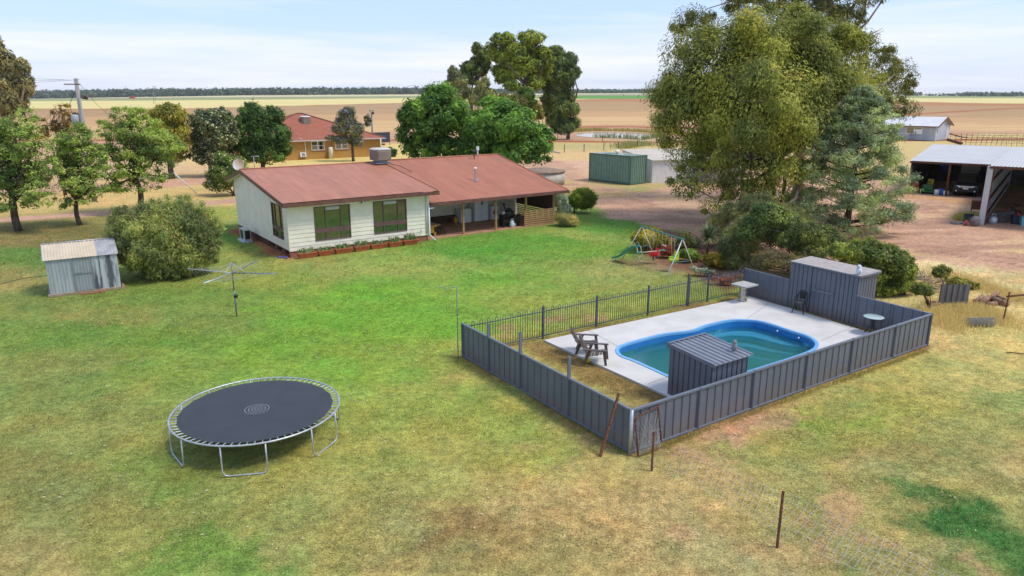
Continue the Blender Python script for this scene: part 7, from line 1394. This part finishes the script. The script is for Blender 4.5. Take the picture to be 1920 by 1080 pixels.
shrub('weedy_bush', 'sprawling weedy bush with yellow leaves behind the steel sheets', (19.8, 31.8), [(1765,510,18,13,0),(1800,530,26,9,0),(1825,538,14,7,0)], 3800, .1, g3(140, 138, 60, .74), g3(86, 92, 42, .66), 95)
shrub('wispy_bush', 'wispy grey green bush filling the gap under the gum, left of the conifer foot', (16.4, 40.5), [(1420,385,44,26,0),(1470,400,40,24,0),(1375,395,30,22,0)], 9000, .14, g3(132, 132, 78, .76), g3(90, 96, 54, .7), 96, asp=.2, per=110, droop=-.4, fill=.5)
shrub('low_bush', 'low dull green bush in the middle of the shrubbery behind the bare stems', (16.0, 37.2), [(1450,440,50,26,0),(1510,450,36,22,0),(1560,450,36,18,0)], 9000, .13, g3(118, 124, 66, .76), g3(78, 88, 46, .7), 97, asp=.3, per=110, fill=.4)
# brush pile
q = np.array([18.9, 31.6, 0]); T = thing('brush_pile', 'grey pile of dead branches between the glossy bush and the weedy bush', 'brush pile', q); mb = MB(); r = random.Random(15)
for k in range(230):
    a = q + np.array([r.gauss(-.4, .55), r.gauss(0, .4), r.uniform(.0, .7)]); d_ = np.array([r.gauss(0, .5), r.gauss(0, .4), r.gauss(.0, .16)]); mb.tube([a, a + d_ * .6 + np.array([0, 0, .04]), a + d_ * 1.1], [.014, .01, .004], 3)
mb.build('branches', pm('dead_wood', (.30, .25, .19), (.17, .14, .105), 5, .9), T)
# reeds round the dam, weeds by the pillar
def tufts(name, label, pts, n, h, w_, c1, c2, cat='reeds', spread=2.0, seed=3, kind='stuff'):
    r = np.random.default_rng(seed); P_ = np.array([G(*p) for p in pts]); seg = r.integers(0, len(P_) - 1, n); t = r.random(n)[:, None]; c = P_[seg] * (1 - t) + P_[seg + 1] * t + np.stack([r.normal(0, spread * .4, n), r.normal(0, spread, n), np.zeros(n)], 1); c[:, 2] = 0
    an = r.uniform(0, 2 * PI, n); le = r.uniform(0, .45, n); hh = h * r.uniform(.5, 1.3, n) * (0.6 + .8 * fbm(c[:, 0] * .6, c[:, 1] * .6, 3, seed)); d = np.stack([np.cos(an) * le, np.sin(an) * le, np.ones(n)], 1) * hh[:, None]; s_ = np.stack([-np.sin(an * 3), np.cos(an * 3), np.zeros(n)], 1) * w_
    V = np.stack([c - s_, c + s_, c + d * .6 + s_ * .7, c + d, c + d * .6 - s_ * .7], 1).reshape(-1, 3); F = np.arange(5 * n).reshape(n, 5); k = r.random(n)[:, None]; C = np.array(c1) * (1 - k) + np.array(c2) * k
    o = mesh_np(name, V, F, np.repeat(C, 5, 0), m_blade, None, kind); o['label'] = label; o['category'] = cat; return o
tufts('reeds', 'green brown reeds along the far bank of the dam', [(1075, 247), (1110, 245), (1180, 246), (1245, 250), (1300, 255)], 2200, .8, .05, g3(150, 146, 70, 1.1), g3(180, 164, 96, 1.1), spread=1.3)
tufts('reeds', 'sparse reed clumps standing at the near edge of the dam', [(1110, 257), (1160, 259), (1205, 262), (1228, 258), (1245, 257)], 500, 1.0, .06, g3(110, 130, 56), g3(150, 150, 78), spread=.7, seed=8)
tufts('weeds', 'green weeds scattered on the dry flat below the dam', [(1165, 278), (1185, 272), (1215, 271)], 900, .7, .05, g3(132, 144, 68), g3(170, 160, 90), 'weeds', 2.5, seed=10)
tufts('weeds', 'yellow green weeds beside the rusty box frame', [(1797, 413), (1812, 408), (1826, 407)], 1600, .4, .02, g3(200, 186, 110, 1.2), g3(160, 158, 84, 1.2), 'weeds', .35, seed=12)
tufts('long_grass', 'long dry straw coloured grass in the rough corner beyond the slate fence', [(1755, 592), (1790, 582), (1830, 590), (1870, 598), (1850, 578), (1785, 600), (1760, 610)], 9000, .2, .012, g3(226, 206, 140, 1.15), g3(200, 178, 110, 1.1), 'grass', .75, seed=14)
tufts('long_grass', 'straw grass tufts along the yard edge behind the steel sheets', [(1740, 530), (1800, 520), (1860, 545), (1920, 560)], 5000, .15, .012, g3(226, 204, 140, 1.15), g3(196, 174, 112, 1.1), 'grass', 1.1, seed=16)
tufts('fence_weeds', 'thin weeds and straw along the foot of the long slate fence', [(1195, 856), (1320, 808), (1500, 742), (1620, 700), (1738, 658)], 5000, .07, .006, g3(150, 150, 74), g3(196, 176, 112), 'weeds', .09, seed=22)
tufts('fence_weeds', 'thin green weeds along the foot of the left slate fence', [(870, 668), (960, 720), (1060, 780), (1175, 852)], 3500, .06, .006, g3(120, 140, 60), g3(170, 160, 88), 'weeds', .09, seed=23)
# ------------------------------------------------------------------ lawn grass
def lawn_grass():
    r = np.random.default_rng(99); out = []; cols = []
    for (y0, y1, den, sz) in ((11.5, 17, 950, 1.0), (17, 24, 520, 1.35), (24, 34, 240, 1.9), (34, 52, 85, 2.8)):
        xw = lambda y: .76 * y + 1.5; n = int(den * (y1 - y0) * 2 * xw((y0 + y1) / 2)); y = r.uniform(y0, y1, n); x = r.uniform(-1, 1, n) * xw(y)
        c, z = ground_color(x, y); ok = (z == 0) | (z == 6)
        ok &= ~(sdist(x, y, DK) < .05)
        uv = np.stack([(x - HF.o[0]) * HF.u[0] + (y - HF.o[1]) * HF.u[1], (x - HF.o[0]) * HF.v[0] + (y - HF.o[1]) * HF.v[1]], 1)
        ok &= ~((uv[:, 0] > -.1) & (uv[:, 0] < 19) & (uv[:, 1] > -.02)); 
        dens = fbm(x * 1.3, y * 1.3, 3, 5); ok &= r.random(n) < np.clip((dens - .25) * 2.2, .15, 1)
        ok &= ~((c[:, 0] > .36) & (r.random(n) < .7))
        x, y, c = x[ok], y[ok], c[ok]; n = len(x); an = r.uniform(0, 2 * PI, n); lush = smooth(.03, .09, c[:, 1] - c[:, 0]) * (x > 8) * (y < 20); h = .032 * sz ** .55 * r.uniform(.5, 1.5, n) * (1 + 1.3 * lush); le = r.uniform(.4, 1.7, n)
        w_ = .0055 * sz * r.uniform(.7, 1.3, n); p = np.stack([x, y, np.full(n, .0)], 1); d = np.stack([np.cos(an) * le * h, np.sin(an) * le * h, h], 1); s_ = np.stack([-np.sin(an) * w_, np.cos(an) * w_, np.zeros(n)], 1)
        out.append(np.stack([p - s_, p + s_, p + d], 1).reshape(-1, 3)); k = r.uniform(.6, 1.6, n)[:, None]; cc = c * k; dry = r.random(n) < .10; cc[dry] = np.array(srgb(196, 184, 128)) * r.uniform(.6, 1.1, dry.sum())[:, None]; cols.append(np.repeat(np.clip(cc, 0, .8), 3, 0))
    V = np.concatenate(out); C = np.concatenate(cols); F = np.arange(len(V)).reshape(-1, 3); print('grass blades', len(F))
    o = mesh_np('lawn_grass', V, F, C, m_blade, None, 'stuff'); o['label'] = 'short patchy grass blades covering the lawn'; o['category'] = 'grass'
lawn_grass()
def litter():
    r = np.random.default_rng(5); n = 9000; y = r.uniform(12, 44, n); x = r.uniform(-1, 1, n) * .74 * y; c, z = ground_color(x, y); ok = (z == 0) & (sdist(x, y, DK) > .1); x, y = x[ok], y[ok]; n = len(x); an = r.uniform(0, 2 * PI, n); L = r.uniform(.012, .045, n); a = np.stack([np.cos(an) * L, np.sin(an) * L, np.zeros(n)], 1); b_ = np.stack([-np.sin(an) * L * .4, np.cos(an) * L * .4, r.uniform(-.01, .01, n)], 1); p = np.stack([x, y, np.full(n, .035)], 1)
    V = np.stack([p - a, p + b_, p + a, p - b_], 1).reshape(-1, 3); C = np.array([srgb(206, 190, 150)]) * r.uniform(.35, 1.15, n)[:, None]
    o = mesh_np('fallen_leaves', V, np.arange(4 * n).reshape(n, 4), np.repeat(C, 4, 0), m_blade, None, 'stuff'); o['label'] = 'pale dead leaves scattered over the lawn'; o['category'] = 'leaves'
litter()
# ------------------------------------------------------------------ far forest along the horizon
r = np.random.default_rng(77); V = []; C = []; xs = np.arange(-260, 2200, 1.6); cen = []; rr = []
for x in xs:
    for k in range(10):
        if 1262 < x < 1740 and k > 3: continue
        Y = r.uniform(2250, 2700); z0 = float(gz(np.array([x / 1340. * 2400 - 960 / 1340. * 2400]), np.array([Y]))[0]); X_ = (x - 960) / FPX * Y + r.normal(0, 4)
        ht = np.interp(x, [-300, 60, 760, 1100, 1750, 2200], [24, 25, 22, 13, 12, 16]) * r.uniform(.6, 1.1) * (1 if x < 1700 or fbm(np.array([x * .02]), np.array([3.]), 3, 9)[0] > .42 else .5)
        cen.append((X_, Y, z0 + ht * r.uniform(.18, .78))); rr.append(ht * .36)
foliage('distant_forest', np.array(cen), rr, 95000, 7.5, .7, g3(96, 108, 78, .62), g3(58, 74, 58, .6), None, 0, .3, .9, None, 0, .25, 77, 'stuff')
o = bpy.data.objects['distant_forest']; o['label'] = 'long dark line of distant forest along the horizon'; o['category'] = 'forest'
for k, (x, y, n_) in enumerate(((1808, 172, 'dark clump'), (1790, 174, 'small clump'))):
    pass
T = thing('red_harvester', 'tiny red harvester working on the far stubble at the left', 'harvester', R(249, 184.5, 1500)); q = R(249, 184.8, 1500); mb = MB(); mb.bx(q + np.array([0, 0, 1.5]), (9, 4, 3)); mb.bx(q + np.array([-5.5, 0, 1]), (3, 5, 2)); mb.bx(q + np.array([2, 0, 4]), (4, 3, 2)); mb.build('body', flat('far_red', (.5, .1, .04)), T)
# ------------------------------------------------------------------ a little haze over the plain
hm = bpy.data.materials.new('haze'); hm.use_nodes = True; t = hm.node_tree; t.nodes.clear(); o_ = N('ShaderNodeOutputMaterial', t); v = N('ShaderNodeVolumePrincipled', t); v.inputs['Color'].default_value = (.90, .94, 1.0, 1); v.inputs['Density'].default_value = HAZE; t.links.new(v.outputs[0], o_.inputs[1])
if HAZE > 0:
    mb = MB(); mb.box((-9600, -60, -3), (9600, 7100, 60)); o = mb.build('haze', hm); o['kind'] = 'stuff'; o['label'] = 'thin pale haze over the plain'; o['category'] = 'haze'
